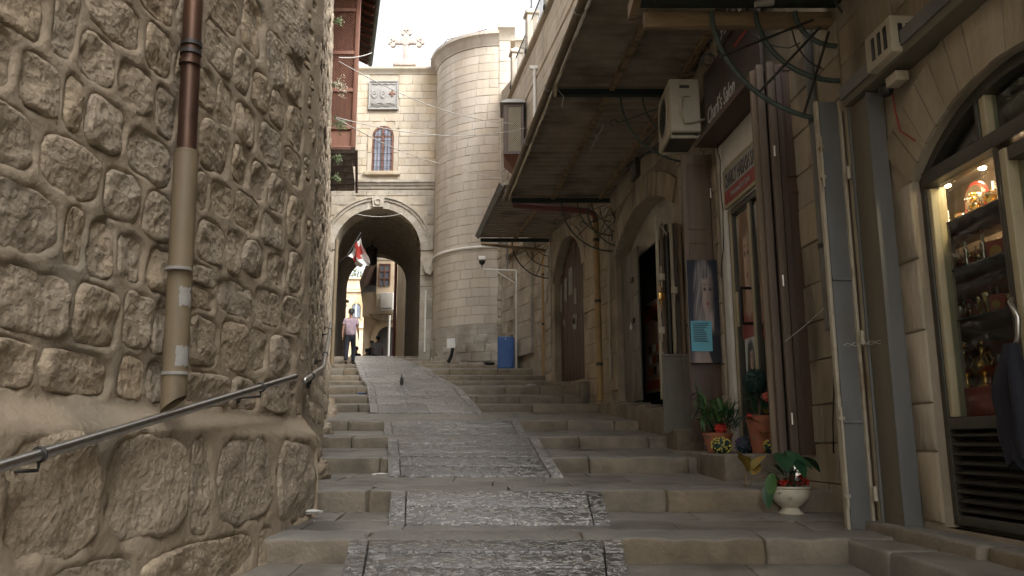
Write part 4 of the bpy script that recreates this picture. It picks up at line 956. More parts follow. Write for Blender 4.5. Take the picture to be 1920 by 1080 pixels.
# -- A: the lit shop with the arched window
sA = facade('shop_front_wall', 'tan stone wall with a wide arched shop window at the right edge of the photo', A_, -9, 3.47, -2.3, 13, (1.6, 1.0, 1.74, .40, -.52), depth=.17)  # wall raised above the view to keep the sun out of the alley
vouss(sA, 1.6, 1.0, 1.74, .40, 15, .42, 'fst', .02)
for (xa, xb) in ((2.602, 2.84), (.36, .598)):
    z = -.5
    while z < 1.72:
        z2 = min(z + rnd.uniform(.3, .5), 1.735); z2 = 1.735 if 1.735 - z2 < .15 else z2
        b = MB(); b.plate(xa, xb, z + .004, z2 - .004, y=-.02, d=.25, r=.012, n=(2, 3), amp=.006, fr=6, T=FL, seed=z); b.build('jamb_stone', M['fst'], sA, smooth=50); z = z2
def skipA(xa, xb, za, zb): return xb > .3 and xa < 3.15 and za < 2.7
for s0_ in (-4.4,): ashlar(sA, -4.4, 3.4, -.5, 2.45, 0, 'fst', .32, (.4, .8), lambda a, b_, c, d: b_ > .34 and a < 3.12, T=FL, world=False, lim=90)
ashlar(sA, -1, 3.4, 2.66, 4.4, 0, 'fst', .30, (.4, .8), None, T=FL, world=False, lim=90)
t = thing('grey_lintel', 'grey painted metal lintel box running above the arched shop window', 'lintel', A_.w(0, 0, 0), A_.rot)
b = MB(); b.rbox(-4, 3.12, .002, .17, 2.5, 2.63, r=.008); b.build('beam', M['gcol'], t, smooth=50)
b = MB(); b.box(-4, 3.14, .172, .185, 2.56, 2.66); b.build('drip_edge', M['gmet'], t)
t = thing('grey_pillar', 'flat grey painted metal pillar between the folded gate and the lit shop window', 'pillar', A_.w(2.98, 0, -.55), A_.rot)
b = MB(); b.rbox(-.14, .13, .003, .13, 0, 3.04, r=.008); b.build('casing', M['gcol'], t, smooth=50)
b = MB(); b.box(.132, .15, .02, .142, .0, 3.04); b.box(-.155, -.142, .02, .142, 0, 3.04); b.build('edge_strip', M['gmet'], t)
# shop window joinery
sw = thing('shop_window', 'dark framed arched shop window with clear panes and a louvred panel below', 'shop window', A_.w(0, 0, 0), A_.rot)
def rb(par, nm, m, x0, x1, y0, y1, z0, z1, r=.006, **k): b = MB(); b.rbox(x0, x1, y0, y1, z0, z1, r=r, **k); return b.build(nm, M[m], par, smooth=50)
R_ = (1 + .16) / .8; zc_ = 1.74 + .4 - R_; fz = lambda x, q=0: zc_ + sqrt((R_ - q) ** 2 - (x - 1.6) ** 2)
b = MB(); n = 24; pts_o = [(.6 + 2.0 * i / n, fz(.6 + 2.0 * i / n)) for i in range(n + 1)]
for (p, q) in zip(pts_o, pts_o[1:]): b.prism([(p[0], p[1] - .075), (q[0], q[1] - .075), (q[0], q[1] - .003), (p[0], p[1] - .003)], -.16, -.05)
b.build('arch_frame', M['dframe'], sw)
rb(sw, 'side_frame', 'dframe', 2.545, 2.597, -.16, -.05, -.5, 1.70); rb(sw, 'side_strip', 'cream', 2.50, 2.543, -.15, -.06, .16, 1.66); rb(sw, 'side_strip', 'cream', 2.50, 2.543, -.15, -.06, 1.79, 1.93)
rb(sw, 'side_frame', 'dframe', .603, .655, -.16, -.05, -.5, 1.70)
rb(sw, 'transom', 'dframe', .66, 2.54, -.17, -.03, 1.68, 1.775)
rb(sw, 'mullion', 'dframe', 1.785, 1.825, -.16, -.04, -.48, 1.675); rb(sw, 'mullion', 'dframe', 1.93, 1.96, -.15, -.05, 1.78, 2.05)
rb(sw, 'upper_strip', 'cream', 1.87, 1.925, -.14, -.06, 1.78, 2.05)
rb(sw, 'bottom_rail', 'dframe', 1.83, 2.54, -.16, -.05, .08, .155); rb(sw, 'bottom_rail', 'dframe', 1.83, 2.54, -.16, -.05, -.5, -.44)
for i in range(9):
    z = -.43 + i * .057
    b = MB(); b.prism([(-.13, z), (-.055, z + .012), (-.05, z + .022), (-.13, z + .05)], 1.835, 2.535, T=lambda x, y, z: (y, x, z)); b.build('louvre', M['dframe'], sw)
MB().box(1.83, 2.54, -.15, -.14, -.43, .07).build('louvre_backing', M['black'], sw)
MB().box(1.83, 2.5, -.112, -.106, .16, 1.675).build('pane', M['glass'], sw)
b = MB(); b.prism([(x, fz(x, .09)) for x in [.66 + (2.54 - .66) * i / 20 for i in range(21)]] + [(2.54, 1.78), (.66, 1.78)], -.112, -.106); b.build('upper_pane', M['glass'], sw)
dr = thing('shop_door', 'cream and dark framed glass door of the lit shop, cut by the right edge of the photo', 'door', A_.w(0, 0, 0), A_.rot)
rb(dr, 'stile', 'cream', 1.69, 1.745, -.13, -.02, -.46, 1.64); rb(dr, 'stile', 'dframe', 1.748, 1.782, -.14, -.03, -.46, 1.64); rb(dr, 'stile', 'dframe', .70, .78, -.14, -.03, -.46, 1.64)
rb(dr, 'top_rail', 'dframe', .785, 1.685, -.14, -.03, 1.56, 1.64); rb(dr, 'bottom_rail', 'dframe', .785, 1.685, -.14, -.03, -.46, -.2)
MB().box(.785, 1.685, -.09, -.084, -.2, 1.56).build('pane', M['glass'], dr)
h0 = [A_.hit(u, v, .04) for u, v in ((1878, 560), (1897, 566), (1912, 595), (1913, 630), (1903, 662), (1888, 678))]
b = MB(); b.tube([(x, -.02 if i in (0, 5) else .05, z) for i, (x, z) in enumerate(h0)], .013, 8); b.build('handle', M['steel'], dr, smooth=60)
# shop interior: closed room with back, floor, ceiling; added boards block lamp light
ro = thing('display_cabinet', 'deep display cabinet with glass shelves inside the lit shop window', 'display cabinet', A_.w(0, 0, 0), A_.rot)
b = MB(); b.box(-1.5, 4.3, -.95, -.85, -.6, 2.3); b.box(-1.5, -1.4, -.84, -.175, -.6, 2.3); b.box(4.2, 4.3, -.84, -.175, -.6, 2.3); b.box(-1.39, 4.19, -.84, -.175, 2.2, 2.3); b.box(-1.39, 4.19, -.84, -.175, -.6, -.5); b.box(-1.39, 4.19, -.84, -.195, 1.97, 2.0); b.box(-1.39, 4.19, -.19, -.175, 1.735, 2.0); b.build('back_panel_light_boards', M['mwood'], ro)
rb(ro, 'inner_post', 'lwood', 2.62, 2.66, -.24, -.19, .17, 1.66)
SH = []
for v in (430, 520, 612):
    _, z = A_.hit(1800, v, -.4); SH.append(z); MB().box(.9, 4.1, -.70, -.2, z - .008, z).build('glass_shelf', M['dglass'], ro)
zb2 = A_.hit(1800, 733, -.35)[1]
rb(ro, 'red_cloth_base', 'red', .9, 4.1, -.8, -.19, .16, zb2 - .001, r=.01)
for i, z in enumerate(SH[1:] + [zb2 + .1]): MB().box(.9, 4.1, -.73, -.71, z + .0, z + .26).build('red_backing', M['red'], ro)
def item(name, lab, cat, u, v, n, group=None):
    s, z = A_.hit(u, v, n); return thing(name, lab, cat, A_.w(s, n, z), A_.rot, group), s, z
def urn(u, v0, v1, n, lab, m='gold'):
    t, s, z = item('gilt_decanter', lab, 'decanter', u, v0, n); H = A_.hit(u, v1, n)[1] - z
    t.location.z = max(z, zb2 + .002)
    MB().lathe([(.0, 0), (.26 * H, 0), (.24 * H, .04 * H), (.07 * H, .1 * H), (.06 * H, .2 * H), (.2 * H, .3 * H), (.27 * H, .42 * H), (.2 * H, .56 * H), (.08 * H, .66 * H), (.06 * H, .78 * H)], seg=16).build('body', M[m], t, smooth=50)
    MB().lathe([(.09 * H, .78 * H), (.11 * H, .82 * H), (.05 * H, .88 * H), (.06 * H, .94 * H), (0, 1 * H)], seg=12).build('stopper', M[m], t, smooth=50)
    for sg in (-1, 1): MB().tube([(sg * .08 * H, 0, .68 * H), (sg * .24 * H, 0, .7 * H), (sg * .3 * H, 0, .56 * H), (sg * .25 * H, 0, .45 * H)], .018 * H, 6).build('handle', M[m], t, smooth=50)
urn(1815, 731, 640, -.3, 'tall gilt decanter on red cloth, left of the pair in the shop window'); urn(1850, 731, 638, -.3, 'tall gilt decanter on red cloth nearest the door frame'); urn(1794, 731, 672, -.28, 'short gilt decanter at the left end of the red cloth')
def icon(u, v0, v1, w, n, lab, oval=False):
    t, s, z = item('icon', lab, 'icon', u, v0, n); H = A_.hit(u, v1, n)[1] - z; w_ = w
    MB().prism(archpoly(0, w_ / 2, H - w_ / 2, 0), -.02, .0).build('red_border', M['red'], t)
    MB().prism(archpoly(0, w_ / 2 - .022, H - w_ / 2, .022), .0005, .012).build('silver_relief', M['silver'], t)
    for k in range(3):
        b = MB(); cx_ = (-.25 + .25 * k) * w_; b.ball((cx_, .02, H * .62 - abs(k - 1) * .02), .018, 8, 6); b.ball((cx_, .016, H * .38), .028, 8, 6, (.8, .5, 1.9)); b.build('relief_figure', M['gold' if k == 1 else 'silver'], t, smooth=60)
    rb(t, 'foot', 'gold', -w_ / 2, w_ / 2, -.03, .03, -.012, -.001)
icon(1832, 402, 338, .24, -.42, 'large arched silver icon with red border on the top shelf'); icon(1766, 425, 372, .10, -.3, 'small arched silver icon at the left end of the top shelf')
icon(1905, 395, 335, .12, -.3, 'silver icon with red border seen through the shop door')
def candle(u, v0, v1, n, lab, m='silver'):
    t, s, z = item('candelabrum', lab, 'candelabrum', u, v0, n); H = max(.09, A_.hit(u, v1, n)[1] - z)
    MB().lathe([(0, 0), (.22 * H, 0), (.18 * H, .05 * H), (.05 * H, .12 * H), (.04 * H, .4 * H), (.08 * H, .5 * H), (.03 * H, .6 * H), (.03 * H, .95 * H), (.05 * H, 1 * H), (0, 1 * H)], seg=10).build('stem', M[m], t, smooth=50)
    for k, (x, h) in enumerate(((-.3, .8), (-.16, .9), (.16, .9), (.3, .8))):
        MB().tube([(0, 0, .5 * H), (x * H * .8, 0, .5 * H), (x * H, 0, .62 * H), (x * H, 0, h * H)], .02 * H, 5).build('arm', M[m], t, smooth=50)
candle(1800, 512, 468, -.4, 'silver candelabrum at the left of the middle shelf'); candle(1834, 506, 460, -.42, 'tallest silver candelabrum in the centre of the middle shelf', 'gold'); candle(1857, 500, 458, -.4, 'silver candelabrum at the right of the middle shelf')
def medal(u, v, n, r, lab, m1, m2):
    t, s, z = item('medallion_stand', lab, 'medallion', u, v, n)
    MB().tube([(0, -.006, 0), (0, .006, 0)], r, 18).build('disc', M[m1], t, smooth=40); b = MB(); b.ball((0, .008, 0), r * .6, 12, 8, (.8, .2, 1)); b.build('portrait_oval', M[m2], t, smooth=60)
    MB().lathe([(0, -r - .07), (r * .7, -r - .07), (r * .6, -r - .055), (.008, -r - .04), (.008, -r + .005)], seg=10).build('foot', M['gold'], t, smooth=50)
medal(1818, 572, -.4, .035, 'red medallion with a pale oval in the middle of the lowest shelf', 'red', 'silver'); medal(1780, 575, -.35, .03, 'dark dish with gilt rim at the left of the lowest shelf', 'black', 'gold'); medal(1853, 565, -.4, .032, 'gilt medallion nearest the door on the lowest shelf', 'gold', 'red')
for i, (u, v, n, lab) in enumerate(((1830, 301, -.35, 'brightest small ceiling spotlight in the shop window'), (1842, 314, -.5, 'small ceiling spotlight just right of the brightest one'), (1776, 347, -.45, 'lowest small spotlight at the left of the shop window'), (1917, 273, -.3, 'small spotlight seen through the glass shop door'))):
    t, s, z = item('spotlight', lab, 'spotlight', u, v, n)
    MB().lathe([(.0, .05), (.022, .05), (.026, .0), (.024, 0)], seg=12).build('housing', M['steel'], t, smooth=50)
    b = MB(); b.ball((0, 0, -.004), .026, 10, 6, (1, 1, .5)); b.build('bulb', M['bulb'], t, smooth=True)
    pl_ = bpy.data.lights.new('spotlight_light', 'POINT'); pl_.energy = 4.2; pl_.color = (1, .72, .42); pl_.shadow_soft_size = .03; po_ = bpy.data.objects.new('spotlight_light', pl_); COL.objects.link(po_); po_.parent = t; po_.location = (0, 0, -.05)
# crowded small goods
def spread(proto, n, zs, s0, s1, seed):
    r = random.Random(seed)
    for k in range(n):
        sx = s0 + (s1 - s0) * (k + r.uniform(.1, .9)) / n; dup(proto, A_.w(sx, r.uniform(-.60, -.32), zs[k % len(zs)] + .001), A_.rot + r.uniform(-.4, .4)).scale = (r.uniform(1.1, 1.6),) * 3
g1 = thing('gilt_goblet', 'one of the small gilt goblets crowding the shop shelves', 'goblet', A_.w(2.9, -.5, SH[0] + .001), A_.rot, 'gilt goblets on the shop shelves')
MB().lathe([(0, 0), (.028, 0), (.024, .008), (.006, .02), (.006, .05), (.024, .065), (.03, .10), (.026, .10), (.02, .07), (0, .06)], seg=12).build('cup', M['gold'], g1, smooth=50); MB().lathe([(.0305, .085), (.032, .09), (.0305, .095)], seg=12).build('rim', M['silver'], g1, smooth=50)
g2 = thing('silver_candlestick', 'one of the small silver candlesticks crowding the shop shelves', 'candlestick', A_.w(3.1, -.5, SH[1] + .001), A_.rot, 'silver candlesticks on the shop shelves')
MB().lathe([(0, 0), (.03, 0), (.022, .012), (.007, .025), (.012, .05), (.006, .08), (.014, .11), (.01, .12), (0, .12)], seg=12).build('stem', M['silver'], g2, smooth=50); MB().tube([(0, 0, .12), (0, 0, .155)], .007, 8).build('candle', M['paper'], g2)
g3 = thing('red_velvet_box', 'one of the small red boxes with gilt medals on the shop shelves', 'box', A_.w(3.3, -.5, SH[2] + .001), A_.rot, 'red boxes on the shop shelves')
rb(g3, 'case', 'red', -.045, .045, -.02, .02, 0, .10); b = MB(); b.tube([(0, .021, .05), (0, .026, .05)], .026, 14); b.build('medal', M['gold'], g3, smooth=40)
ZS = SH + [zb2 + .0]
spread(g1, 44, ZS, 2.1, 3.2, 3); spread(g2, 30, ZS, 2.1, 3.2, 4); spread(g3, 36, ZS[1:], 2.1, 3.2, 5); spread(g1, 6, ZS, 1.2, 2.0, 6); spread(g3, 5, ZS[1:], 1.2, 2.0, 7)
# jacket on the door
t = thing('jacket', 'dark navy jacket hanging from the shop door handle at the right edge', 'jacket', A_.w(*A_.hit(1902, 655, .06)[:1], .06, A_.hit(1902, 655, .06)[1]), A_.rot)
b = MB(); sj = A_.hit(1895, 655, .06)[0]; zj = A_.hit(1895, 655, .06)[1]; zl = A_.hit(1890, 868, .1)[1] - zj; NJ = 26
vs = []; fs = []
for j in range(15):
    f = j / 14; w = .04 + .09 * min(1, f * 3.5) - .07 * max(0, f - .72) / .28; dp = .03 + .05 * min(1, f * 3)
    for k in range(NJ):
        a = 2 * pi * k / NJ; fold = 1 + .22 * sin(5 * a + f * 4) * f + .1 * sin(9 * a - f * 7)
        vs.append((cos(a) * w * fold + .02 * sin(f * 5), sin(a) * dp * fold + .02, zl * f * (1 + .06 * sin(3 * a)) + (.03 if j == 0 else 0)))
for j in range(14):
    for k in range(NJ): fs.append((j * NJ + k, j * NJ + (k + 1) % NJ, (j + 1) * NJ + (k + 1) % NJ, (j + 1) * NJ + k))
fs += [tuple(range(NJ)), tuple(14 * NJ + k for k in range(NJ))]
b.add(vs, fs); b.build('cloth_body', M['navy'], t, smooth=70)
b = MB(); b.tube([(-.08, .07, zl * .1), (-.13, .09, zl * .4), (-.12, .09, zl * .78), (-.11, .08, zl * .95)], [.035, .045, .04, .032], 10); b.build('sleeve', M['navy'], t, smooth=70)
# red cable, dome camera, vent box
t = thing('dome_camera', 'dark dome camera on a pale box under the grey lintel', 'camera', A_.w(2.7, .05, 2.4), A_.rot)
x, z = A_.hit(1683, 150, .08); 
rb(t, 'mounting_box', 'beige', x - .09 - 2.7, x + .05 - 2.7, 0, .09, z - 2.4 - .04, z - 2.4 + .03)
b = MB(); b.ball((x - 2.7 + .1, .06, z - 2.4 - .03), .05, 14, 10); b.build('dome', M['black'], t, smooth=True)
x0, z0 = A_.hit(1676, 170, .02); x1, z1 = A_.hit(1690, 245, .02); x2, z2 = A_.hit(1718, 264, .02)
tag(MB().tube([A_.w(x0, .03, z0), A_.w(x0 - .01, .03, (z0 + z1) / 2), A_.w(x1, .03, z1), A_.w(x2, .03, z2)], .005, 6).build('red_cable', M['red']), 'thin red cable curling down the stone beside the shop arch', 'cable')
x, z = B_.hit(1640, 75, .3)
x, z = A_.hit(1650, 78, .25); t = thing('vent_box', 'beige slotted electrical box fixed above the grey lintel', 'electrical box', A_.w(x, .1, z), A_.rot)
rb(t, 'casing', 'beige', -.12, .22, -.1, .14, -.13, .13, r=.01)
for i in range(3): rb(t, 'slot', 'black', -.07 + i * .08, -.03 + i * .08, .1405, .146, -.08, .08, r=.002)
for i in range(3): rb(t, 'side_slot', 'black', -.126, -.1205, -.05 + i * .055, -.02 + i * .055, -.07, .07, r=.002)

# -- folded metal gate
t = thing('folding_gate', 'tall blue grey metal folding gate standing open with pale edges and bolts beside the pillar', 'gate', P(1620, 980, 5.8))
def vleaf(par, nm, m, u0, u1, Y, zlo, zhi, th=.03):
    xa, xb = P(u0, 985, Y).x, P(u1, 985, Y).x
    b = MB(); b.rbox(xa, xb, Y, Y + th, zlo, zhi, r=.004); return b.build(nm, M[m], par, world=True, smooth=50)
zlo, zhi = -.60, P(1590, 190, 5.85).z
vleaf(t, 'leaf_panel', 'gmet', 1596, 1637, 5.86, zlo, zhi)
vleaf(t, 'leaf_edge', 'beige', 1637.5, 1643, 5.83, zlo, zhi, .06); vleaf(t, 'leaf_edge', 'beige', 1589, 1595.5, 5.84, zlo, zhi, .05)
vleaf(t, 'inner_panel', 'edge', 1644, 1651, 5.90, zlo, zhi - .06); vleaf(t, 'leaf_edge', 'beige', 1652, 1656, 5.80, zlo, zhi - .05, .05)
vleaf(t, 'inner_panel', 'mwood', 1657, 1664, 5.86, zlo, zhi - .1); vleaf(t, 'leaf_edge', 'beige', 1664.5, 1669, 5.74, zlo, zhi - .08, .05)
for (u, za, zb) in ((1593, -.45, .25), (1660, -.3, .4), (1660, .9, 1.5), (1594, 1.9, 2.3)):
    x = P(u, 985, 5.8).x; b = MB(); b.tube([(x, 5.79, za), (x, 5.79, zb)], .009, 8)
    for zz in (za + .08, zb - .08): b.rbox(x - .02, x + .02, 5.785, 5.83, zz - .012, zz + .012, r=.003)
    b.build('bolt_rod', M['beige'], t, world=True, smooth=50)
for z in (-.35, .0 + .75, 2.0):
    for u in (1647, 1670): x = P(u, 985, 5.76).x; MB().tube([(x, 5.76, z - .05), (x, 5.76, z + .05)], .017, 8).build('hinge', M['beige'], t, world=True, smooth=50)
for z in (.15, 1.2): 
    b = MB(); b.rbox(P(1597, 985, 5.85).x, P(1636, 985, 5.85).x, 5.845, 5.859, z - .012, z + .012, r=.004); b.build('cross_bar', M['gmet'], t, world=True)
wz_ = P(1600, 647, 5.7).z; b = MB(); xa, xb = P(1582, 645, 5.72).x, P(1688, 641, 5.45).x
for s_ in (0, 1): b.tube([(xa + (xb - xa) * i / 20, 5.72 - .27 * i / 20, wz_ + .012 * sin(i * 1.1 + pi * s_) + .004 * i / 20) for i in range(21)], .003, 5)
tag(b.build('twisted_wire', M['steel']), 'twisted wire tying the folded gate to the grey pillar', 'wire')
b = MB(); a_, c_ = P(1472, 640, 6.8), P(1545, 578, 6.3); b.tube([a_, (a_ + c_) / 2 + Vector((0, 0, -.01)), c_], .004, 5); tag(b.build('taut_wire', M['cable']), 'thin wire stretched from the brown shutters towards the metal gate', 'wire')

# -- B: salon
sB = thing('salon_wall', 'stone wall around the salon door between the brown shutters', 'wall', B_.w(0, 0, 0), B_.rot)
b = MB(); b.box(-.05, 1.2, -.45, 0, -.75, 13); b.box(2.75, 3.08, -.45, 0, -.6, 13); b.box(1.2, 2.75, -.45, 0, 3.06, 13); b.build('wall_core', M['fj'], sB)  # unseen upper part raised to block the sun
ashlar(sB, -.05, 1.18, -.7, 3.4, 0, 'fst', .34, (.35, .7), None, T=FL, world=False, lim=60, n=(2, 2), amp=.01)
ashlar(sB, .0, 3.08, 4.4, 5.6, 0, 'fst', .3, (.35, .7), None, T=FL, world=False, lim=60)
rb(sB, 'white_jamb', 'white', 2.76, 2.94, .001, .035, -.1, 3.42)
rb(sB, 'white_lintel', 'white', 1.2, 2.758, .001, .03, 3.09, 3.42)
sd_ = thing('salon_door', 'glazed salon door with beige metal frame and pictures behind the glass', 'door', B_.w(0, 0, 0), B_.rot)
for (xa, xb, za, zb, m_) in ((2.68, 2.745, -.09, 2.6, 'cream'), (2.63, 2.675, -.06, 2.52, 'dframe'), (2.12, 2.19, -.06, 2.52, 'cream'), (2.07, 2.115, -.06, 2.52, 'dframe'), (1.26, 1.32, -.06, 2.52, 'cream')): rb(sd_, 'stile', m_, xa, xb, -.08, .0, za, zb)
for (za, zb) in ((2.525, 2.6), (-.09, .02)): rb(sd_, 'rail', 'dframe', 1.3, 2.675, -.08, .004, za, zb)
MB().box(1.33, 2.62, -.05, -.045, .03, 2.52).build('pane', M['glass'], sd_)
rb(sd_, 'handle_grip', 'black', 2.28, 2.315, .06, .10, 1.22, 1.62, r=.012)
for z in (1.22, 1.6): rb(sd_, 'handle_arm', 'black', 2.285, 2.31, -.05, .095, z - .0, z + .03, r=.006)
rb(sd_, 'handle_grip', 'cream', 2.42, 2.45, .05, .08, 1.22, 1.6, r=.01)
def picmat():
    m = bpy.data.materials.new('printed_picture'); m.use_nodes = True; b = m.node_tree.nodes['Principled BSDF']; b.inputs['Roughness'].default_value = .35
    a = m.node_tree.nodes.new('ShaderNodeAttribute'); a.attribute_name = 'print'; m.node_tree.links.new(a.outputs['Color'], b.inputs['Base Color']); return m
M['pic'] = picmat()
def paint(kind, u, v):
    """the ink of a printed portrait at u (across), v (up): soft edged shapes, no scene light in it"""
    sm = lambda a, b, x: (lambda t: t * t * (3 - 2 * t))(min(1, max(0, (x - a) / (b - a))))
    el = lambda cx, cy, rx, ry, s_=.25: 1 - sm(1 - s_, 1 + s_, sqrt(((u - cx) / rx) ** 2 + ((v - cy) / ry) ** 2))
    mx = lambda a, b, t: tuple(p + (q - p) * t for p, q in zip(a, b))
    n1 = NZ.noise(Vector((u * 26 + 3 * sin(v * 5), v * 2.2, kind * 7.0))); n2 = NZ.noise(Vector((u * 5, v * 4, kind + 3.0)))
    if kind == 0: bg, ha, hb, sk, cl, fx, fy, fs = (.015, .018, .03), (.36, .33, .33), (.05, .045, .05), (.40, .32, .29), (.02, .02, .03), .60, .68, 1.2
    elif kind == 1: bg, ha, hb, sk, cl, fx, fy, fs = (.40, .31, .22), (.30, .17, .09), (.10, .05, .03), (.58, .42, .32), (.30, .05, .04), .52, .62, 1.5
    else: bg, ha, hb, sk, cl, fx, fy, fs = (.42, .42, .42), (.05, .035, .03), (.015, .012, .01), (.52, .38, .31), (.10, .09, .09), .52, .66, 1.05
    c = mx(bg, tuple(x * 1.5 for x in bg), .5 + .5 * n2)
    hair = max(el(fx - (.09 if kind == 0 else .02), fy + .04, (.25 if kind == 0 else .30) * fs, .25 * fs), el(fx - .10, fy - .22, .26 * fs, .34 * fs), el(fx + .18, fy - .16, .13 * fs, .26 * fs) * (0 if kind == 0 else 1)); hc = mx(hb, ha, min(1, max(0, .5 + .9 * n1 + .3 * (.5 - u)))); c = mx(c, hc, hair)
    body = el(fx + .05, .0, .55, .30); c = mx(c, sk, el(fx + .05, fy - .33, .12 * fs, .22) * .95); c = mx(c, mx(sk, tuple(x * .6 for x in sk), .5 + .5 * n2), body); c = mx(c, cl, sm(.02, .10, .20 - v + .25 * abs(u - fx - .02)) * body if kind else sm(0, .06, u - .46 + .9 * (v - .22)) * el(.85, .05, .45, .26))
    c = mx(c, mx(sk, tuple(x * (.22 if kind == 0 else .45) for x in sk), sm(-.05, .2, (u - fx) / fs - .02)), el(fx + .02, fy, .165 * fs, .185 * fs, .12))
    for e in (-.065, .075): c = mx(c, (.03, .025, .025), el(fx + .03 + e * fs, fy + .025 * fs, .038 * fs, .014 * fs, .5) * .95); c = mx(c, tuple(x * .35 for x in sk), el(fx + .03 + e * fs, fy + .065 * fs, .05 * fs, .010 * fs, .6) * .7)
    c = mx(c, tuple(x * .5 for x in sk), el(fx + .045, fy - .035 * fs, .018 * fs, .05 * fs, .7) * .6); c = mx(c, (.28, .10, .09), el(fx + .035, fy - .092 * fs, .045 * fs, .017 * fs, .4)); c = mx(c, tuple(x * .5 for x in sk), el(fx + .035, fy - .125 * fs, .035 * fs, .01 * fs, .6) * .5)
    fr_ = el(fx - .17 * fs, fy - .02, .065 * fs, .26 * fs, .25); c = mx(c, hc, fr_ * .85); fr2 = el(fx - .05 * fs, fy + .17 * fs, .17 * fs, .06 * fs, .3); c = mx(c, hc, fr2)
    return c
def picture(par, x0, x1, z0, z1, y, kind, T=None):
    nu, nv = 56, 84; b = MB(); f = (lambda i, j: T(x0 + (x1 - x0) * i, y + .0006, z0 + (z1 - z0) * j)) if T else (lambda i, j: (x0 + (x1 - x0) * i, y + .0006, z0 + (z1 - z0) * j))
    vs = [f(i / nu, j / nv) for j in range(nv + 1) for i in range(nu + 1)]; me = bpy.data.meshes.new('printed_picture')
    me.from_pydata([tuple(p) for p in vs], [], [(j * (nu + 1) + i, j * (nu + 1) + i + 1, (j + 1) * (nu + 1) + i + 1, (j + 1) * (nu + 1) + i) for j in range(nv) for i in range(nu)])
    at_ = me.color_attributes.new('print', 'FLOAT_COLOR', 'POINT'); buf = []
    for j in range(nv + 1):
        for i in range(nu + 1): buf += [*paint(kind, i / nu, j / nv), 1]
    at_.data.foreach_set('color', buf); me.materials.append(M['pic']); o = bpy.data.objects.new('printed_picture', me); COL.objects.link(o); o.parent = par; return o
pp = thing('salon_picture', 'brown toned hair picture behind the left glass leaf of the salon door', 'picture', B_.w(0, 0, 0), B_.rot); picture(pp, 2.625, 2.2, 1.1, 2.5, -.044, 1)
pp = thing('salon_picture', 'tall hair picture behind the right glass leaf of the salon door', 'picture', B_.w(0, 0, 0), B_.rot); picture(pp, 2.06, 1.34, 1.2, 2.5, -.044, 1)
pp = thing('salon_picture', 'small dark haired portrait low behind the salon door', 'picture', B_.w(0, 0, 0), B_.rot); picture(pp, 1.95, 1.55, .35, 1.05, -.044, 2)
pp = thing('salon_picture', 'small portrait in the lower left leaf of the salon door', 'picture', B_.w(0, 0, 0), B_.rot); picture(pp, 2.58, 2.25, .45, 1.1, -.044, 2)
b = MB(); b.prism([(2.06, 1.05), (1.8, 1.15), (1.42, .7), (1.42, 1.95), (1.7, 1.9)], -.044, -.038); b.build('red_banner', M['signr'], pp)
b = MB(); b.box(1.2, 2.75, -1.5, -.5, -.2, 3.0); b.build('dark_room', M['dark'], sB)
# hanging board with lettering
def text(s, size, m, par, mtx, name='lettering', ext=.002, shear=0, sx=1, bold=0):
    cu = bpy.data.curves.new(name, 'FONT'); cu.body = s; cu.size = size; cu.extrude = ext; cu.shear = shear; cu.offset = bold; cu.resolution_u = 2
    o = bpy.data.objects.new(name, cu); COL.objects.link(o); dg = bpy.context.evaluated_depsgraph_get(); me = bpy.data.meshes.new_from_object(o.evaluated_get(dg)); bpy.data.objects.remove(o)
    me.transform(Matrix.Diagonal((sx, 1, 1, 1))); me.transform(mtx); me.materials.clear(); me.materials.append(M[m]); o = bpy.data.objects.new(name, me); COL.objects.link(o); o.parent = par; return o
def on_wall(s, y, z): # text reading along -s (left to right seen from the street), facing +y
    return Matrix(((-1, 0, 0, s), (0, 0, 1, y), (0, 1, 0, z), (0, 0, 0, 1)))
t = thing('salon_sign', 'red and grey salon name board above the glazed door', 'sign', B_.w(0, 0, 0), B_.rot)
rb(t, 'sign_frame', 'cream', 1.18, 2.74, .0, .05, 2.605, 3.06); rb(t, 'upper_band', 'signw', 1.22, 2.69, .051, .055, 2.80, 3.02, r=.001); rb(t, 'lower_band', 'signr', 1.22, 2.69, .051, .055, 2.645, 2.798, r=.001)
text('CHARLY HABASH SALON', .225, 'black', t, on_wall(2.67, .056, 2.83), sx=.44, bold=.004)
text('Professional Hair Stylist', .10, 'signw', t, on_wall(2.5, .056, 2.69), sx=.62)
t = thing('dark_salon_sign', 'dark brown salon board with pale slanted lettering above the hood', 'sign', B_.w(0, 0, 0), B_.rot)
rb(t, 'board', 'signd', 1.1, 2.80, .16, .20, 3.5, 4.28); rb(t, 'hood', 'dwood', 1.05, 2.95, .0, .30, 3.43, 3.495)
text("Charli's Salon", .27, 'paper', t, on_wall(2.72, .203, 3.62), shear=.2, sx=.62, ext=.001)
b = MB(); b.rbox(1.4, 1.75, .201, .204, 4.08, 4.12, r=.001); b.build('red_mark', M['red'], t)
t = thing('dark_arabic_sign', 'dark board with pale Arabic lettering above the salon board', 'sign', B_.w(0, 0, 0), B_.rot)
rb(t, 'board', 'signd', .9, 2.3, .16, .20, 4.31, 4.95); text('\ufef2\ufedf\ufead\ufe8e\ufeb7 \ufee5\ufeee\ufedf\ufe8e\ufebb', .30, 'paper', t, on_wall(2.25, .203, 4.45), sx=.8, ext=.001)
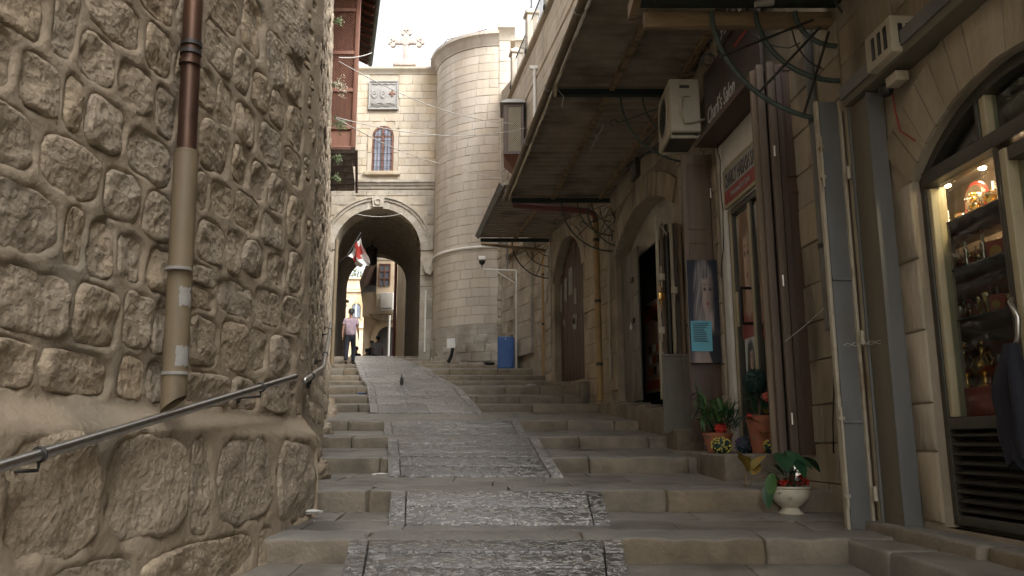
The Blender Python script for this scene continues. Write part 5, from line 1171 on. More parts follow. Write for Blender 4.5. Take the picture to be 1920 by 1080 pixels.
# right brown shutters, folded out
def panel_leaf(par, x0, x1, Y, zlo, zhi, m='mwood', em='edge', th=.045):
    b = MB(); b.rbox(x0, x1, Y, Y + th, zlo, zhi, r=.004); b.build('leaf', M[m], par, world=True, smooth=50)
    w = x1 - x0; n = 3; h = (zhi - zlo) / n
    for i in range(n):
        za, zb = zlo + h * i + .09, zlo + h * (i + 1) - .05
        for (xa, xb, z0_, z1_) in ((x0 + .05, x1 - .05, za, za + .02), (x0 + .05, x1 - .05, zb - .02, zb), (x0 + .05, x0 + .065, za + .021, zb - .021), (x1 - .065, x1 - .05, za + .021, zb - .021)):
            b = MB(); b.rbox(xa, xb, Y - .010, Y + .0, z0_, z1_, r=.003); b.build('bead', M[m], par, world=True)
t = thing('brown_shutter', 'dark brown folding shutter standing out from the wall to the right of the salon door', 'shutter', P(1500, 855, 6.95))
zt_ = P(1500, 120, 6.95).z; zl_ = P(1500, 853, 6.95).z
panel_leaf(t, P(1497, 800, 6.95).x, P(1548, 800, 6.95).x, 6.95, zl_, zt_, 'dwood')
for (u0, u1, Y, m_) in ((1481, 1496, 6.90, 'mwood'), (1460, 1474, 6.96, 'mwood')):
    b = MB(); b.rbox(P(u0, 800, Y).x, P(u1, 800, Y).x, Y, Y + .05, zl_, zt_, r=.004); b.build('leaf_edge', M[m_], t, world=True, smooth=50)
b = MB(); b.rbox(P(1446, 800, 7.05).x, P(1459, 800, 7.05).x, 7.05, 7.09, zl_, zt_ - .02, r=.004); b.build('leaf_edge', M['edge'], t, world=True); b = MB(); b.rbox(P(1474, 800, 7.0).x, P(1496, 800, 7.0).x, 7.02, 7.05, zl_ + .02, zt_ - .03, r=.004); b.build('inner_leaf', M['black'], t, world=True)
for z in (.2, 1.4, 2.6): x = P(1487, 800, 6.89).x; MB().tube([(x, 6.895, z - .05), (x, 6.895, z + .05)], .012, 8).build('hinge', M['steel'], t, world=True)
b = MB(); x = P(1460, 800, 7.1).x; b.tube([(x, 7.05, 1.6), (x - .005, 7.05, .0)], .008, 6); ring(b, (x, 7.05, -.03), (0, 1, 0), .02, .004); b.build('pull_rod', M['beige'], t, world=True)
# left brown shutter with the poster
t = thing('tall_brown_shutter', 'brown panelled shutter leaf with the blonde woman poster, left of the salon door', 'shutter', P(1318, 830, 9.3))
x0, x1 = P(1290, 600, 9.3).x, P(1352, 600, 9.3).x; zl_, zt_ = P(1320, 828, 9.3).z, P(1320, 290, 9.3).z; zm_ = P(1320, 675, 9.3).z
b = MB(); b.rbox(x0, x1 - .06, 9.3, 9.345, zm_, zt_, r=.004); b.build('leaf', M['mwood'], t, world=True, smooth=50)
b = MB(); b.rbox(x0, x1, 9.29, 9.345, zl_, zm_ - .003, r=.004); b.build('lower_leaf', M['dwood'], t, world=True, smooth=50)
b = MB(); b.rbox(x1 - .055, x1 - .01, 9.28, 9.33, zm_, zt_, r=.004); b.build('hinge_stile', M['mwood'], t, world=True, smooth=50)
for (za, zb) in ((zt_ - .95, zt_ - .12), (zm_ + .2, zt_ - 1.1)):
    for (xa, xb, z0_, z1_) in ((x0 + .05, x1 - .11, za, za + .025), (x0 + .05, x1 - .11, zb - .025, zb), (x0 + .05, x0 + .07, za + .026, zb - .026), (x1 - .13, x1 - .11, za + .026, zb - .026)):
        b = MB(); b.rbox(xa, xb, 9.288, 9.2995, z0_, z1_, r=.003); b.build('bead', M['mwood'], t, world=True)
for z in (zt_ - .5, zt_ - 1.6, zm_ + .3): MB().tube([(x1 - .055, 9.275, z - .06), (x1 - .055, 9.275, z + .06)], .012, 8).build('hinge', M['steel'], t, world=True)
t = thing('woman_poster', 'large poster of a blonde woman on the brown shutter beside the salon door', 'poster', P(1320, 680, 9.25))
xa, xb, za, zb = P(1291, 580, 9.22).x, P(1350, 580, 9.22).x, P(1320, 680, 9.22).z, P(1320, 487, 9.22).z
b = MB(); b.rbox(xa, xb, 9.236, 9.25, za, zb, r=.002); b.build('board', M['paper'], t, world=True)
picture(t, xa - t.location.x, xb - t.location.x, za - t.location.z, zb - t.location.z, 0, 0, T=lambda x, y, z: (x, 9.2355 - y - t.location.y, z))
t = thing('cyan_notice', 'pale blue printed notice taped over the lower part of the woman poster', 'notice', P(1315, 630, 9.2))
x0, x1, z0, z1 = P(1297, 630, 9.2).x, P(1336, 630, 9.2).x, P(1315, 658, 9.2).z, P(1315, 601, 9.2).z
b = MB(); b.grid(lambda i, j: (x0 + (x1 - x0) * i, 9.222 + .006 * sin(3 * i + 2 * j), z0 + (z1 - z0) * j), 6, 6); b.build('sheet', M['cyan'], t, world=True)
for i in range(9):
    b = MB(); w_ = rnd.uniform(.6, .85); z = z1 - .03 - i * .026; b.box(x0 + .02, x0 + (x1 - x0) * w_, 9.210, 9.213, z - .004, z + .003); b.build('text_line', M['signd'], t, world=True)
# -- air conditioner
Ya = 9.0; t = thing('air_conditioner', 'beige air conditioner unit on wall brackets beside the dark salon board', 'air conditioner', P(1284, 245, Ya))
x0, x1 = P(1256, 200, Ya).x, P(1313, 200, Ya).x; z0, z1 = P(1284, 247, Ya).z, P(1284, 147, Ya).z
MB().rbox(x0, x1, Ya, Ya + .78, z0, z1, r=.02).build('casing', M['beige'], t, world=True, smooth=50)
MB().rbox(x0 + .01, x1 - .01, Ya - .006, Ya - .0, z0 + .02, z1 - .02, r=.004).build('side_cover', M['beige'], t, world=True)
MB().rbox(x0 + .12, x0 + .24, Ya - .012, Ya - .0065, z1 - .13, z1 - .09, r=.003).build('grip', M['dframe'], t, world=True)
MB().rbox(x0 + .11, x0 + .25, Ya - .03, Ya - .0065, z1 - .24, z1 - .16, r=.006).build('terminal_cover', M['beige'], t, world=True)
b = MB(); ring(b, (x0 - .008, Ya + .40, (z0 + z1) / 2), (1, 0, 0), .25, .012, 24); b.build('fan_ring', M['beige'], t, world=True, smooth=50)
b = MB(); b.tube([(x0 - .004, Ya + .40, (z0 + z1) / 2), (x0 - .001, Ya + .40, (z0 + z1) / 2)], .24, 24); b.build('fan_opening', M['black'], t, world=True)
for i in range(4): b = MB(); ring(b, (x0 - .012, Ya + .40, (z0 + z1) / 2), (1, 0, 0), .05 + i * .05, .004, 20); b.build('grille_ring', M['dframe'], t, world=True)
b = MB(); xw = facX(Ya) ; 
for y in (Ya + .08, Ya + .66): b.rbox(x0 + .02, xw, y, y + .04, z0 - .045, z0 - .005, r=.004)
b.build('wall_bracket', M['beige'], t, world=True)
for y in (Ya + .10,): MB().tube([(x1 - .05, y - .02, z0 - .02), (xw - .0, y - .02, z0 + .42)], .018, 6).build('stay', M['edge'], t, world=True)
MB().tube([(x0 + .15, Ya - .02, z1 - .24), (x0 + .12, Ya - .035, z0 + .25), (x0 + .17, Ya - .035, z0 + .1), (x1 - .06, Ya - .03, z0 + .12), (x1 + .05, Ya + .02, z0 + .16), (xw - .12, Ya + .05, z0 + .2), (xw - .03, Ya + .05, z0 - .02), (xw - .02, Ya + .05, z0 - .5)], .016, 8).build('pipe_bundle', M['beige'], t, world=True, smooth=60)
MB().rbox(x0 + .03, x1 - .02, Ya + .03, Ya + .75, z0 - .006, z0 - .001, r=.002).build('base_tray', M['dframe'], t, world=True)

# -- B2 + C: wall with the arched opening
sB2 = thing('plain_wall', 'short stretch of stone wall behind the tall brown shutter', 'wall', B2.w(0, 0, 0), B2.rot)
b = MB(); b.box(0.003, 2.05, -.45, 0, -.6, 13); b.build('wall_core', M['fj'], sB2)  # raised out of view as a sun block, like the salon wall
ashlar(sB2, 0, 2.05, .2, 4.9, 0, 'fst', .34, (.35, .7), None, T=FL, world=False, lim=90, n=(2, 2), amp=.01)
aL, aR = C_.hit(1156, 560)[0], C_.hit(1266, 420)[0]; ac = (aL + aR) / 2; ar = (aL - aR) / 2; zcr = C_.hit(1206, 378)[1]; zs_ = C_.hit(1157, 482)[1]; rise = zcr - zs_
zs_ = zcr - min(rise, .75) if rise > .2 else zcr - .6; rise = zcr - zs_
print('arch C', aL, aR, zcr, zs_)
sC = facade('arched_shop_wall', 'weathered stone wall with a broad arched shop opening half closed by a green grey door', C_, -.1, C_.L, -.6, 11, (ac, ar, zs_, rise, .45))  # top raised beyond the view to shade the street
vouss(sC, ac, ar, zs_, rise, 17, .38, 'fst', .03)
RC = (ar * ar + rise * rise) / (2 * rise); zcc = zs_ + rise - RC
def skipC(xa, xb, za, zb):
    if zb < zs_ + .1: return xb > ac - ar - .02 and xa < ac + ar + .02
    return min(hypot(x - ac, z - zcc) for x in (xa, xb, (xa + xb) / 2) for z in (za, zb)) < RC + .30 and xa < ac + ar + .3 and xb > ac - ar - .3
ashlar(sC, -.05, C_.L, .3, 5.2, 0, 'fst', .34, (.3, .7), skipC, T=FL, world=False, lim=120, n=(2, 2), amp=.01)
MB().prism([(ac - ar + .01 + 2 * (ar - .01) * i / 24, zcc + sqrt(RC ** 2 - (-ar + .01 + 2 * (ar - .01) * i / 24) ** 2) - .004) for i in range(25)] + [(ac + ar - .01, zs_ - .10), (ac - ar + .01, zs_ - .10)], -.30, -.26).build('tympanum', M['gst'], sC)
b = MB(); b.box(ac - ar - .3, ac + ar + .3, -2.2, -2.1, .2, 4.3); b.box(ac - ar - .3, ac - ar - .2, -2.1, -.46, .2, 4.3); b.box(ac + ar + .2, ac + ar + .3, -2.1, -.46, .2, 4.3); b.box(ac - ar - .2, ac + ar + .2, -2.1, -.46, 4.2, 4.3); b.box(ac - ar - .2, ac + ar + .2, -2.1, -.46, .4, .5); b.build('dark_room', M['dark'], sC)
t = thing('green_grey_door', 'tall grey green metal door leaf with padlock closing the left part of the arched opening', 'door', C_.w(0, 0, 0), C_.rot)
dl, dr_ = C_.hit(1157, 700, -.12)[0] , C_.hit(1201, 700, -.12)[0]; zb_d, zt_d = C_.hit(1180, 752)[1], zs_ - .02
nP = 4
for i in range(nP):
    xa = dr_ + (dl - .02 - dr_) * i / nP; xb = dr_ + (dl - .02 - dr_) * (i + 1) / nP
    MB().rbox(xa + .004, xb - .004, -.16, -.12, zb_d, zt_d, r=.006).build('door_plank', M['gdoor'], t, smooth=50)
for z in (zb_d + .9, zb_d + 1.9): MB().rbox(dr_ + .01, dl - .03, -.119, -.108, z, z + .05, r=.003).build('cross_strap', M['gdoor'], t)
xk = dr_ + .35
for z in (zb_d + 1.45, zb_d + 2.2): MB().rbox(xk - .09, xk + .09, -.118, -.09, z - .04, z + .04, r=.006).build('lock_plate', M['iron'], t, smooth=50)
b = MB(); b.rbox(xk - .05, xk + .05, -.088, -.05, zb_d + 1.28, zb_d + 1.36, r=.01); ring(b, (xk, -.07, zb_d + 1.38), (0, 1, 0), .035, .008); b.build('padlock', M['steel'], t, smooth=50)
# counter pictures inside
x0, x1 = C_.hit(1212, 650)[0], C_.hit(1243, 650)[0]
t = thing('menu_board', 'orange and white picture menu board inside the dark arched opening', 'menu board', C_.w(0, 0, 0), C_.rot)
zA, zB = C_.hit(1228, 735, -.5)[1], C_.hit(1228, 560, -.5)[1]; xa, xb = C_.hit(1246, 650, -.5)[0], C_.hit(1206, 650, -.5)[0]
rb(t, 'board', 'kraft', xa, xb, -.56, -.52, zA, zB)
rb(t, 'orange_band', 'orange', xa + .01, xb - .01, -.519, -.515, zA + .05, zA + .22, r=.002); rb(t, 'orange_band', 'orange', xa + .2, xb - .1, -.519, -.515, zB - .35, zB - .1, r=.002)
b = MB(); b.prism([(xa, zA + 1.1), (xb - .1, zA + 1.5), (xb - .1, zA + 1.7), (xa, zA + 1.35)], -.519, -.515); b.build('dark_stripe', M['dark'], t)
for i in range(4):
    for j in range(3): rb(t, 'picture_cell', ['orange', 'paper', 'dframe'][(i + j) % 3], xa + .08 + i * .25, xa + .27 + i * .25, -.514, -.511, zA + .32 + j * .2, zA + .46 + j * .2, r=.002)
# open gate leaves with bolts, standing out from the wall
t = thing('folded_shop_gate', 'narrow folded metal gate leaves with bolts at the right of the arched opening', 'gate', P(1262, 740, 10.9))
zt_, zl_ = P(1262, 392, 10.9).z, P(1262, 746, 10.9).z
for (u, w, m_, Y, dz) in ((1238, 4.5, 'beige', 11.2, 0), (1247, 5, 'mwood', 11.3, -.1), (1256, 5, 'dframe', 11.25, -.12), (1265, 4, 'beige', 11.1, -.15), (1273, 7, 'mwood', 11.2, -.12), (1282, 4, 'edge', 11.0, -.2)):
    xa = P(u - w / 2, 600, Y).x; xb = P(u + w / 2, 600, Y).x
    b = MB(); b.rbox(xa, xb, Y, Y + .10, zl_, zt_ + dz, r=.004); b.build('leaf_edge', M[m_], t, world=True, smooth=50)
for (u, v) in ((1238, 520), (1238, 556), (1238, 620), (1262, 545)):
    c = P(u, v, 11.08); b = MB(); b.rbox(c.x - .03, c.x + .06, 11.03, 11.09, c.z - .05, c.z + .05, r=.01); b.tube([c + Vector((.01, -.03, -.16)), c + Vector((.01, -.03, .16))], .012, 6); b.build('bolt', M['gold'] if v == 556 else M['beige'], t, world=True, smooth=50)
MB().tube([P(1234, 395, 11), P(1236, 420, 11), P(1250, 440, 11)], .01, 5).build('hook', M['beige'], t, world=True)
# low grey leaf in front
t = thing('low_grey_panel', 'low grey metal panel standing below the folded gate leaves', 'panel', P(1262, 810, 10.7))
x0, x1 = P(1243, 730, 10.7).x, P(1286, 730, 10.7).x; z0, z1 = P(1262, 812, 10.7).z, P(1262, 664, 10.7).z
b = MB(); b.rbox(x0, x1, 10.7, 10.73, z0, z1, r=.004); b.build('sheet', M['gdoor'], t, world=True)
for (xa, xb, za, zb) in ((x0, x0 + .03, z0, z1), (x1 - .03, x1 + .06, z0, z1), (x0 + .031, x1 - .031, z1 - .03, z1), (x0 + .031, x1 - .031, z0, z0 + .03)): b = MB(); b.rbox(xa, xb, 10.68, 10.699, za, zb, r=.003); b.build('frame_bar', M['gdoor'], t, world=True)

# -- D: dark pointed door
sD = thing('dark_door_wall', 'stone wall around the tall dark arched door up the street', 'wall', D_.w(0, 0, 0), D_.rot)
dxa, dxb = D_.hit(1095, 600)[0], D_.hit(1040, 600)[0]; dzb = D_.hit(1068, 716)[1]; dzt = D_.hit(1072, 438)[1]; dc = (dxa + dxb) / 2; dw = (dxb - dxa) / 2
b = MB(); arch_front(b, -.02, D_.L, -.3, 8, dc, dw, dzt - .9, dzb, -.45, 0, rise=.9); b.build('wall_core', M['fj'], sD)
def skipD(xa, xb, za, zb): return xb > dc - dw - .02 and xa < dc + dw + .02 and za < dzt + .1
ashlar(sD, 0, D_.L, .6, 5.4, 0, 'fst', .36, (.35, .7), skipD, T=FL, world=False, lim=120, n=(2, 2), amp=.012)
vouss(sD, dc, dw, dzt - .9, min(.9, dw), 13, .25, 'fst', .025)
t = thing('dark_plank_door', 'tall dark brown plank door with torn white notices under a pointed arch', 'door', D_.w(0, 0, 0), D_.rot)
for i in range(9):
    xa = dxa + (dxb - dxa) * i / 9; xb = dxa + (dxb - dxa) * (i + 1) / 9; xm = (xa + xb) / 2 - dc; h = dzt - .01 - .86 * (abs(xm) / dw) ** 1.6
    b = MB(); b.rbox(xa + .004, xb - .004, -.20, -.16 + rnd.uniform(-.006, .006), dzb + .0, h, r=.006); b.build('door_plank', M['dwood'], t, smooth=50)
b = MB(); b.box(dxa, dxb, -.26, -.21, dzb, dzt); b.build('door_backing', M['black'], t)
for (u, v, w, h) in ((1050, 560, 9, 62), (1061, 545, 6, 50), (1070, 528, 8, 55), (1079, 555, 5, 34), (1078, 604, 8, 32), (1058, 605, 4, 18), (1050, 625, 3, 8)):
    x, z = D_.hit(u, v, -.15); xa = D_.hit(u + w / 2, v, -.15)[0]; ww = abs(xa - x); hh = h / 2 / 1500 * 18
    b = MB(); b.prism([(x - ww + rnd.uniform(0, .04), z - hh), (x + ww, z - hh + rnd.uniform(0, .1)), (x + ww * rnd.uniform(.7, 1), z + hh), (x - ww, z + hh - rnd.uniform(0, .08))], -.149, -.145); b.build('torn_notice', M['oldpaper'], t)
b = MB(); x = (dxa + dxb) / 2; ring(b, (x, -.13, dzb + 1.4), (0, 1, 0), .06, .012); b.build('ring_handle', M['iron'], t)
sE = thing('corner_wall', 'narrow stretch of grey stone wall between the dark door and the blue cabinet recess', 'wall', E_.w(0, 0, 0), E_.rot)
b = MB(); b.box(0.003, E_.L, -.45, 0, .5, 8); b.build('wall_core', M['fj'], sE); ashlar(sE, 0, E_.L, 1.0, 5.5, 0, 'gst', .36, (.35, .7), None, T=FL, world=False, lim=60, n=(2, 2), amp=.012)
# O: oblique wall beside the tower
sO = thing('recessed_wall', 'grey limestone wall beside the round tower behind the blue cabinet', 'wall', O_.w(0, 0, 0), O_.rot)
b = MB(); b.box(.003, O_.L - .003, -.45, 0, .8, 11.2); b.build('wall_core', M['fj'], sO)
pa_, pb_ = O_.hit(1001, 500)[0], O_.hit(968, 500)[0]; pz0, pz1 = O_.hit(985, 667)[1], O_.hit(985, 452)[1]
ashlar(sO, 0, O_.L, 1.2, 11.0, 0, 'gst', .34, (.4, .8), lambda a, b_, c, d: b_ > pa_ - .04 and a < pb_ + .04 and d > pz0 and c < pz1, T=FL, world=False, lim=240, n=(2, 2), amp=.010)
n = 7
for i in range(n):
    za = pz0 + (pz1 - pz0) * i / n; zb = pz0 + (pz1 - pz0) * (i + 1) / n; h = (pa_ + pb_) / 2 + rnd.uniform(-.1, .1)
    for (xa, xb) in ((pa_, h), (h, pb_)): b = MB(); b.plate(xa + .004, xb - .004, za + .004, zb - .004, y=-.10, d=.12, T=FL); b.build('panel_stone', M['gst'], sO, smooth=40)
# broken edge strip between tower and recess
t = thing('broken_stone_edge', 'broken brownish stone edge running up between the round tower and the recess', 'stone edge', O_.w(O_.L - .2, 0, 0), O_.rot)
for i in range(16):
    z = 2.2 + i * .26; b = MB(); b.rbox(-.13, .14 + rnd.uniform(-.05, .05), 0, .06 + rnd.uniform(0, .07), z, z + .25, r=.04, seg=(3, 2, 3), amp=.03, fr=6, seed=i); b.build('rough_stone', M['fst'] if i > 9 or i < 3 else M['gst'], t, smooth=60)
# U: upper wall with balustrade
up_ = thing('upper_house', 'cream stone upper house overhanging the awnings on the right with a balustraded roof', 'house', U_.w(0, 0, 0), U_.rot)
zU = U_.hit(1000, 92)[1]; zU = (U_.hit(958, 181)[1] + U_.hit(1040, 0)[1]) / 2; print('parapet', zU)
b = MB(); b.box(-8, 7.62, -3.5, 0, 5.35, zU); b.build('wall_core', M['ashj'], up_)
ashlar(up_, .0, 7.6, 5.4, zU - .1, 0, 'ash', .31, (.35, .75), None, T=FL, world=False, lim=290)
ashlar(up_, -8, 0, 5.4, zU - .1, 0, 'ash', .31, (.8, 1.2), None, T=FL, world=False, lim=0)
o = MB(); o.plate(.01, .6, 5.4, 6.8, y=.0, d=.05, T=lambda x, y, z: (7.62 + y * -1 + .0, -x, z)); 
x = -8
while x < 7.6: x2 = min(x + .9, 7.65); b = MB(); b.rbox(x + .003, x2 - .003, -.3, .12, zU, zU + .12, r=.02); b.build('coping_stone', M['ash'], up_, smooth=50); x = x2
b = MB(); b.rbox(-8, 7.3, .0, .05, zU - 1.15, zU - 1.05, r=.01); b.build('string_course', M['ash'], up_)
for z in (5.38,): b = MB(); b.rbox(6.2, 7.6, -.0, .16, 5.38, 5.75, r=.03); b.build('corbel', M['lwood'], up_)
bal = thing('roof_balustrade', 'iron railing with scrolls between stone posts on the upper house roof', 'balustrade', U_.w(0, 0, zU + .12), U_.rot)
PSX = (6.9, 4.6, 2.3, 0.0, -2.3)
for s_ in PSX:
    b = MB(); b.rbox(s_ - .16, s_ + .16, -.19, .11, 0, 1.0, r=.012); b.rbox(s_ - .21, s_ + .21, -.24, .16, 1.001, 1.12, r=.03); b.ball((s_, -.04, 1.17), .13, 12, 6, (1, 1, .6)); b.build('stone_post', M['tow'], bal, smooth=50)
for a, c in zip(PSX, PSX[1:]):
    b = MB(); b.tube([(a - .165, -.02, .85), (c + .165, -.02, .85)], .02, 6); b.tube([(a - .165, -.02, .08), (c + .165, -.02, .08)], .015, 6); b.build('hand_rail', M['iron'], bal)
    n = 13
    for i in range(1, n): x = a - .16 + (c + .32 - a) * i / n; b = MB(); b.tube([(x, -.02, .09), (x, -.02, .84)], .009, 5); b.build('railing_bar', M['iron'], bal)
    for xx in (a - .2,):
        b = MB(); b.tube([(xx + .05 + .12 * (1 - k / 16) * cos(k * .6), .16, -.15 + .12 * (1 - k / 16) * sin(k * .6)) for k in range(14)], .012, 5); b.tube([(xx + .05, .16, -.3), (xx + .05, .16, .1)], .012, 5); b.build('iron_scroll', M['iron'], bal)
t = thing('roof_lamp', 'small glass lantern on a post above the roof balustrade', 'lamp', U_.w(4.6, -.04, zU + 1.37), U_.rot)
MB().lathe([(0, 0), (.05, 0), (.03, .05), (.022, .1), (.022, .72), (.04, .74), (.04, .78), (0, .78)], seg=10).build('post', M['iron'], t, smooth=50)
MB().lathe([(.07, .80), (.13, 1.12), (.12, 1.13)], seg=6).build('glass_lantern', M['bglass'], t)
MB().lathe([(.15, 1.13), (.09, 1.2), (.02, 1.28), (0, 1.33)], seg=6).build('lantern_cap', M['iron'], t)
# lattice oriel
t = thing('lattice_oriel', 'small dark wooden oriel with a pale lattice screen high on the right wall', 'oriel', P(962, 305, 20.8))
Yo = 20.8; x0, x1 = P(944, 250, Yo).x, P(982, 250, Yo).x; z0, z1 = P(960, 290, Yo).z, P(960, 196, Yo).z
b = MB(); b.rbox(x0, x1, Yo, Yo + 1.0, z0, z1, r=.01); b.build('box', M['dwood'], t, world=True)
for (xa, xb, za, zb) in ((x0, x0 + .12, z0, z1), (x1 - .07, x1, z0, z1), (x0 + .121, x1 - .071, z0, z0 + .08), (x0 + .121, x1 - .071, z1 - .08, z1)): b = MB(); b.rbox(xa, xb, Yo - .04, Yo - .001, za, zb, r=.008); b.build('frame', M['dwood'], t, world=True)
la = MB(); w0, w1, h0_, h1_ = x0 + .122, x1 - .072, z0 + .082, z1 - .082; Wd = w1 - w0; Hd = h1_ - h0_
k = -int(Hd / .055) - 1
while k * .055 < Wd:
    for sg in (1, -1):
        xs = k * .055; f0 = max(0, -xs); f1 = min(Hd, Wd - xs)
        if f1 > f0 + .02:
            p = lambda f: (w0 + xs + f if sg == 1 else w1 - xs - f, Yo - .018 + .004 * sg, h0_ + f); la.tube([p(f0), p(f1)], .0085, 4)
    k += 1
stuff(la.build('lattice_slat', M['beige'], t, world=True))
b = MB(); b.add([(x0 - .1, Yo - .12, z1 + .02), (x1 + .06, Yo - .12, z1 + .02), (x1 + .06, Yo + 1, z1 + .02), (x0 - .1, Yo + 1, z1 + .02), (x0 + .1, Yo + .25, z1 + .28), (x1, Yo + .25, z1 + .28), (x1, Yo + 1, z1 + .28), (x0 + .1, Yo + 1, z1 + .28)], [(0, 1, 2, 3), (4, 5, 6, 7), (0, 1, 5, 4), (1, 2, 6, 5), (2, 3, 7, 6), (3, 0, 4, 7)]); b.build('roof_cap', M['zinc'], t, world=True)
b = MB(); b.add([(x0, Yo, z0 - .003), (x1, Yo, z0 - .003), (x1, Yo + 1, z0 - .003), (x0, Yo + 1, z0 - .003), (x0 + .28, Yo + .45, z0 - .28), (x1, Yo + .45, z0 - .28), (x1, Yo + 1, z0 - .28), (x0 + .28, Yo + 1, z0 - .28)], [(0, 1, 2, 3), (4, 5, 6, 7), (0, 1, 5, 4), (1, 2, 6, 5), (2, 3, 7, 6), (3, 0, 4, 7)]); b.build('underside', M['redwood'], t, world=True)
t = thing('white_roof_pipe', 'thin white pipe running down the cream upper house from the roof edge', 'pipe', U_.w(4.2, .1, 8))
sP = U_.hit(1002, 140, .1)[0]; MB().tube([U_.w(sP, .1, zU - .9), U_.w(sP, .1, 5.6)], .04, 8).build('pipe', M['white'], t, smooth=50, world=True)
MB().rbox(U_.w(sP, .1, 0).x - .12, U_.w(sP, .1, 0).x + .12, U_.w(sP, .1, 0).y - .05, U_.w(sP, .1, 0).y + .05, zU - .95, zU - .85, r=.01).build('pipe_head', M['white'], t, world=True)

# ------------------------------------------------------------ awnings
def awning(name, label, yf, yn, xf, xn, z, beams, fixture=False, purl=(.35, .72), mat_s='sheet', zslope=0.0):
    t = thing(name, label, 'awning', (facX(yf), yf, z))
    xo = lambda y: xn + (xf - xn) * (y - yn) / (yf - yn); xi = lambda y: facX(y) - .01
    n = max(2, round((yf - yn) / 1.05)); w = (yf - yn) / n
    for i in range(n):
        y0 = yn + w * i; b = MB(); prof = []
        m_ = 5
        for q in range(m_):
            a = y0 + w * q / m_; ww = w / m_; prof += [(a, 0), (a + ww * .52, 0), (a + ww * .62, .035), (a + ww * .9, .035)]
        prof.append((y0 + w, 0)); L_ = len(prof)
        vs = []
        for (dz) in (0, .006):
            for side in (0, 1):
                for (y, h) in prof: vs.append(((xo(y) - .03) if side == 0 else xi(y), y, z + h + dz + (0 if side == 0 else zslope)))
        fs = [(k, k + 1, L_ + k + 1, L_ + k) for k in range(L_ - 1)] + [(2 * L_ + k, 2 * L_ + k + 1, 3 * L_ + k + 1, 3 * L_ + k) for k in range(L_ - 1)] + [(k, k + 1, 2 * L_ + k + 1, 2 * L_ + k) for k in range(L_ - 1)]
        b.add(vs, fs); b.build('roof_sheet', M[mat_s], t, world=True)
    for y in beams:
        b = MB(); b.rbox(xo(y) + .02, xi(y), y - .04, y + .04, z - .13, z - .04, r=.005); b.build('cross_beam', M['dgreen'], t, world=True)
    for f in purl:
        yy = sorted(beams + [yn, yf]); 
        for a, c in zip(yy, yy[1:]):
            if c - a < .3: continue
            pa = [xo(y) + (xi(y) - xo(y)) * f for y in (a + .042, c - .042)]
            b = MB(); b.add([(pa[0] - .035, a + .042, z - .07), (pa[0] + .035, a + .042, z - .07), (pa[0] + .035, a + .042, z - .002), (pa[0] - .035, a + .042, z - .002), (pa[1] - .035, c - .042, z - .07), (pa[1] + .035, c - .042, z - .07), (pa[1] + .035, c - .042, z - .002), (pa[1] - .035, c - .042, z - .002)], [(0, 1, 2, 3), (4, 5, 6, 7), (0, 1, 5, 4), (1, 2, 6, 5), (2, 3, 7, 6), (3, 0, 4, 7)]); b.build('purlin', M['lwood'], t, world=True)
    return t, xo, xi
def bracket(par, x, y, z, R, m='giron', full=True):
    """three concentric quarter arcs from beam to wall with three rods ending in curls"""
    for r in (R, R * .68, R * .40):
        b = MB(); b.tube([(x - r * cos(a), y, z - r * sin(a)) for a in [pi / 2 * k / 14 for k in range(15)]], .016 if r == R else .013, 6); b.build('bracket_arc', M[m], par, world=True, smooth=50)
    for a, L_ in ((.36, 1.12), (.78, 1.0), (1.2, 1.0)):
        b = MB(); e = (x - R * L_ * cos(a), y, z - R * L_ * sin(a)); b.tube([(x - .1 * cos(a), y + .02, z - .1 * sin(a)), (e[0], y + .02, e[2])], .008, 5)
        if L_ > 1: b.tube([(e[0] - .05 + .05 * cos(k * .5), y + .02, e[2] + .05 * sin(k * .5) * 1.0) for k in range(10)], .008, 5)
        b.build('bracket_rod', M[m], par, world=True)
    b = MB(); b.rbox(x - .02, x + .02, y - .02, y + .02, z - R * 1.02, z, r=.004); b.build('bracket_post', M[m], par, world=True)
p1, p2 = P(957, 372, 15.4), P(1110, 0, 8.1)
sl1 = (p1.x - p2.x) / (15.4 - 8.1); zA1 = (p1.z + p2.z) / 2 - .03
aw1, xo1, xi1 = awning('long_awning', 'long corrugated awning on green iron brackets running up the right side of the alley', 15.4, 6.55, p1.x, p1.x + sl1 * (6.55 - 15.4), zA1 + .05, [15.36, 10.35, 6.7], purl=(.42, .9))
bracket(aw1, facX(15.3), 15.3, zA1 - .09, 1.0); bracket(aw1, facX(10.35), 10.35, zA1 - .09, .95); bracket(aw1, facX(12.9) , 15.0, zA1 - .3, .8)
for k in range(1): pass
# gutter and scalloped fascia
b = MB(); b.tube([(xo1(y) - .10, y, zA1 + .03) for y in (6.4, 9.5, 12.4, 15.5)], .055, 10); b.build('gutter_pipe', M['tanpipe'], aw1, world=True, smooth=50)
for y in (8.3, 10.3, 12.3, 14.4): b = MB(); ring(b, (xo1(y) - .10, y, zA1 + .03), (sl1, -1, 0), .06, .008); b.build('pipe_strap', M['zinc'], aw1, world=True)
b = MB(); n = 180
def fs_(i, j):
    y = 6.5 + 8.95 * i; sc = .025 * abs(sin(pi * (y / .21))) + .03 * max(0, NZ.noise(Vector((y * 1.3, 0, 3)))) + (.10 if abs(y - 10.2) < .10 else 0)
    return (xo1(y) - .03 + .012 * NZ.noise(Vector((y * 3, j, 0))), y, zA1 + .075 - j * (.10 + sc))
b.grid(fs_, n, 2); 
b.build('scalloped_fascia', M['fasc'], aw1, world=True)
b = MB(); b.tube([(xo1(10.2) - .0, 10.2, zA1 - .05), (xo1(10.1) + .06, 10.1, zA1 - .2), (xo1(10.1) + .03, 10.05, zA1 - .38)], .006, 5); b.build('loose_wire', M['cable'], aw1, world=True)
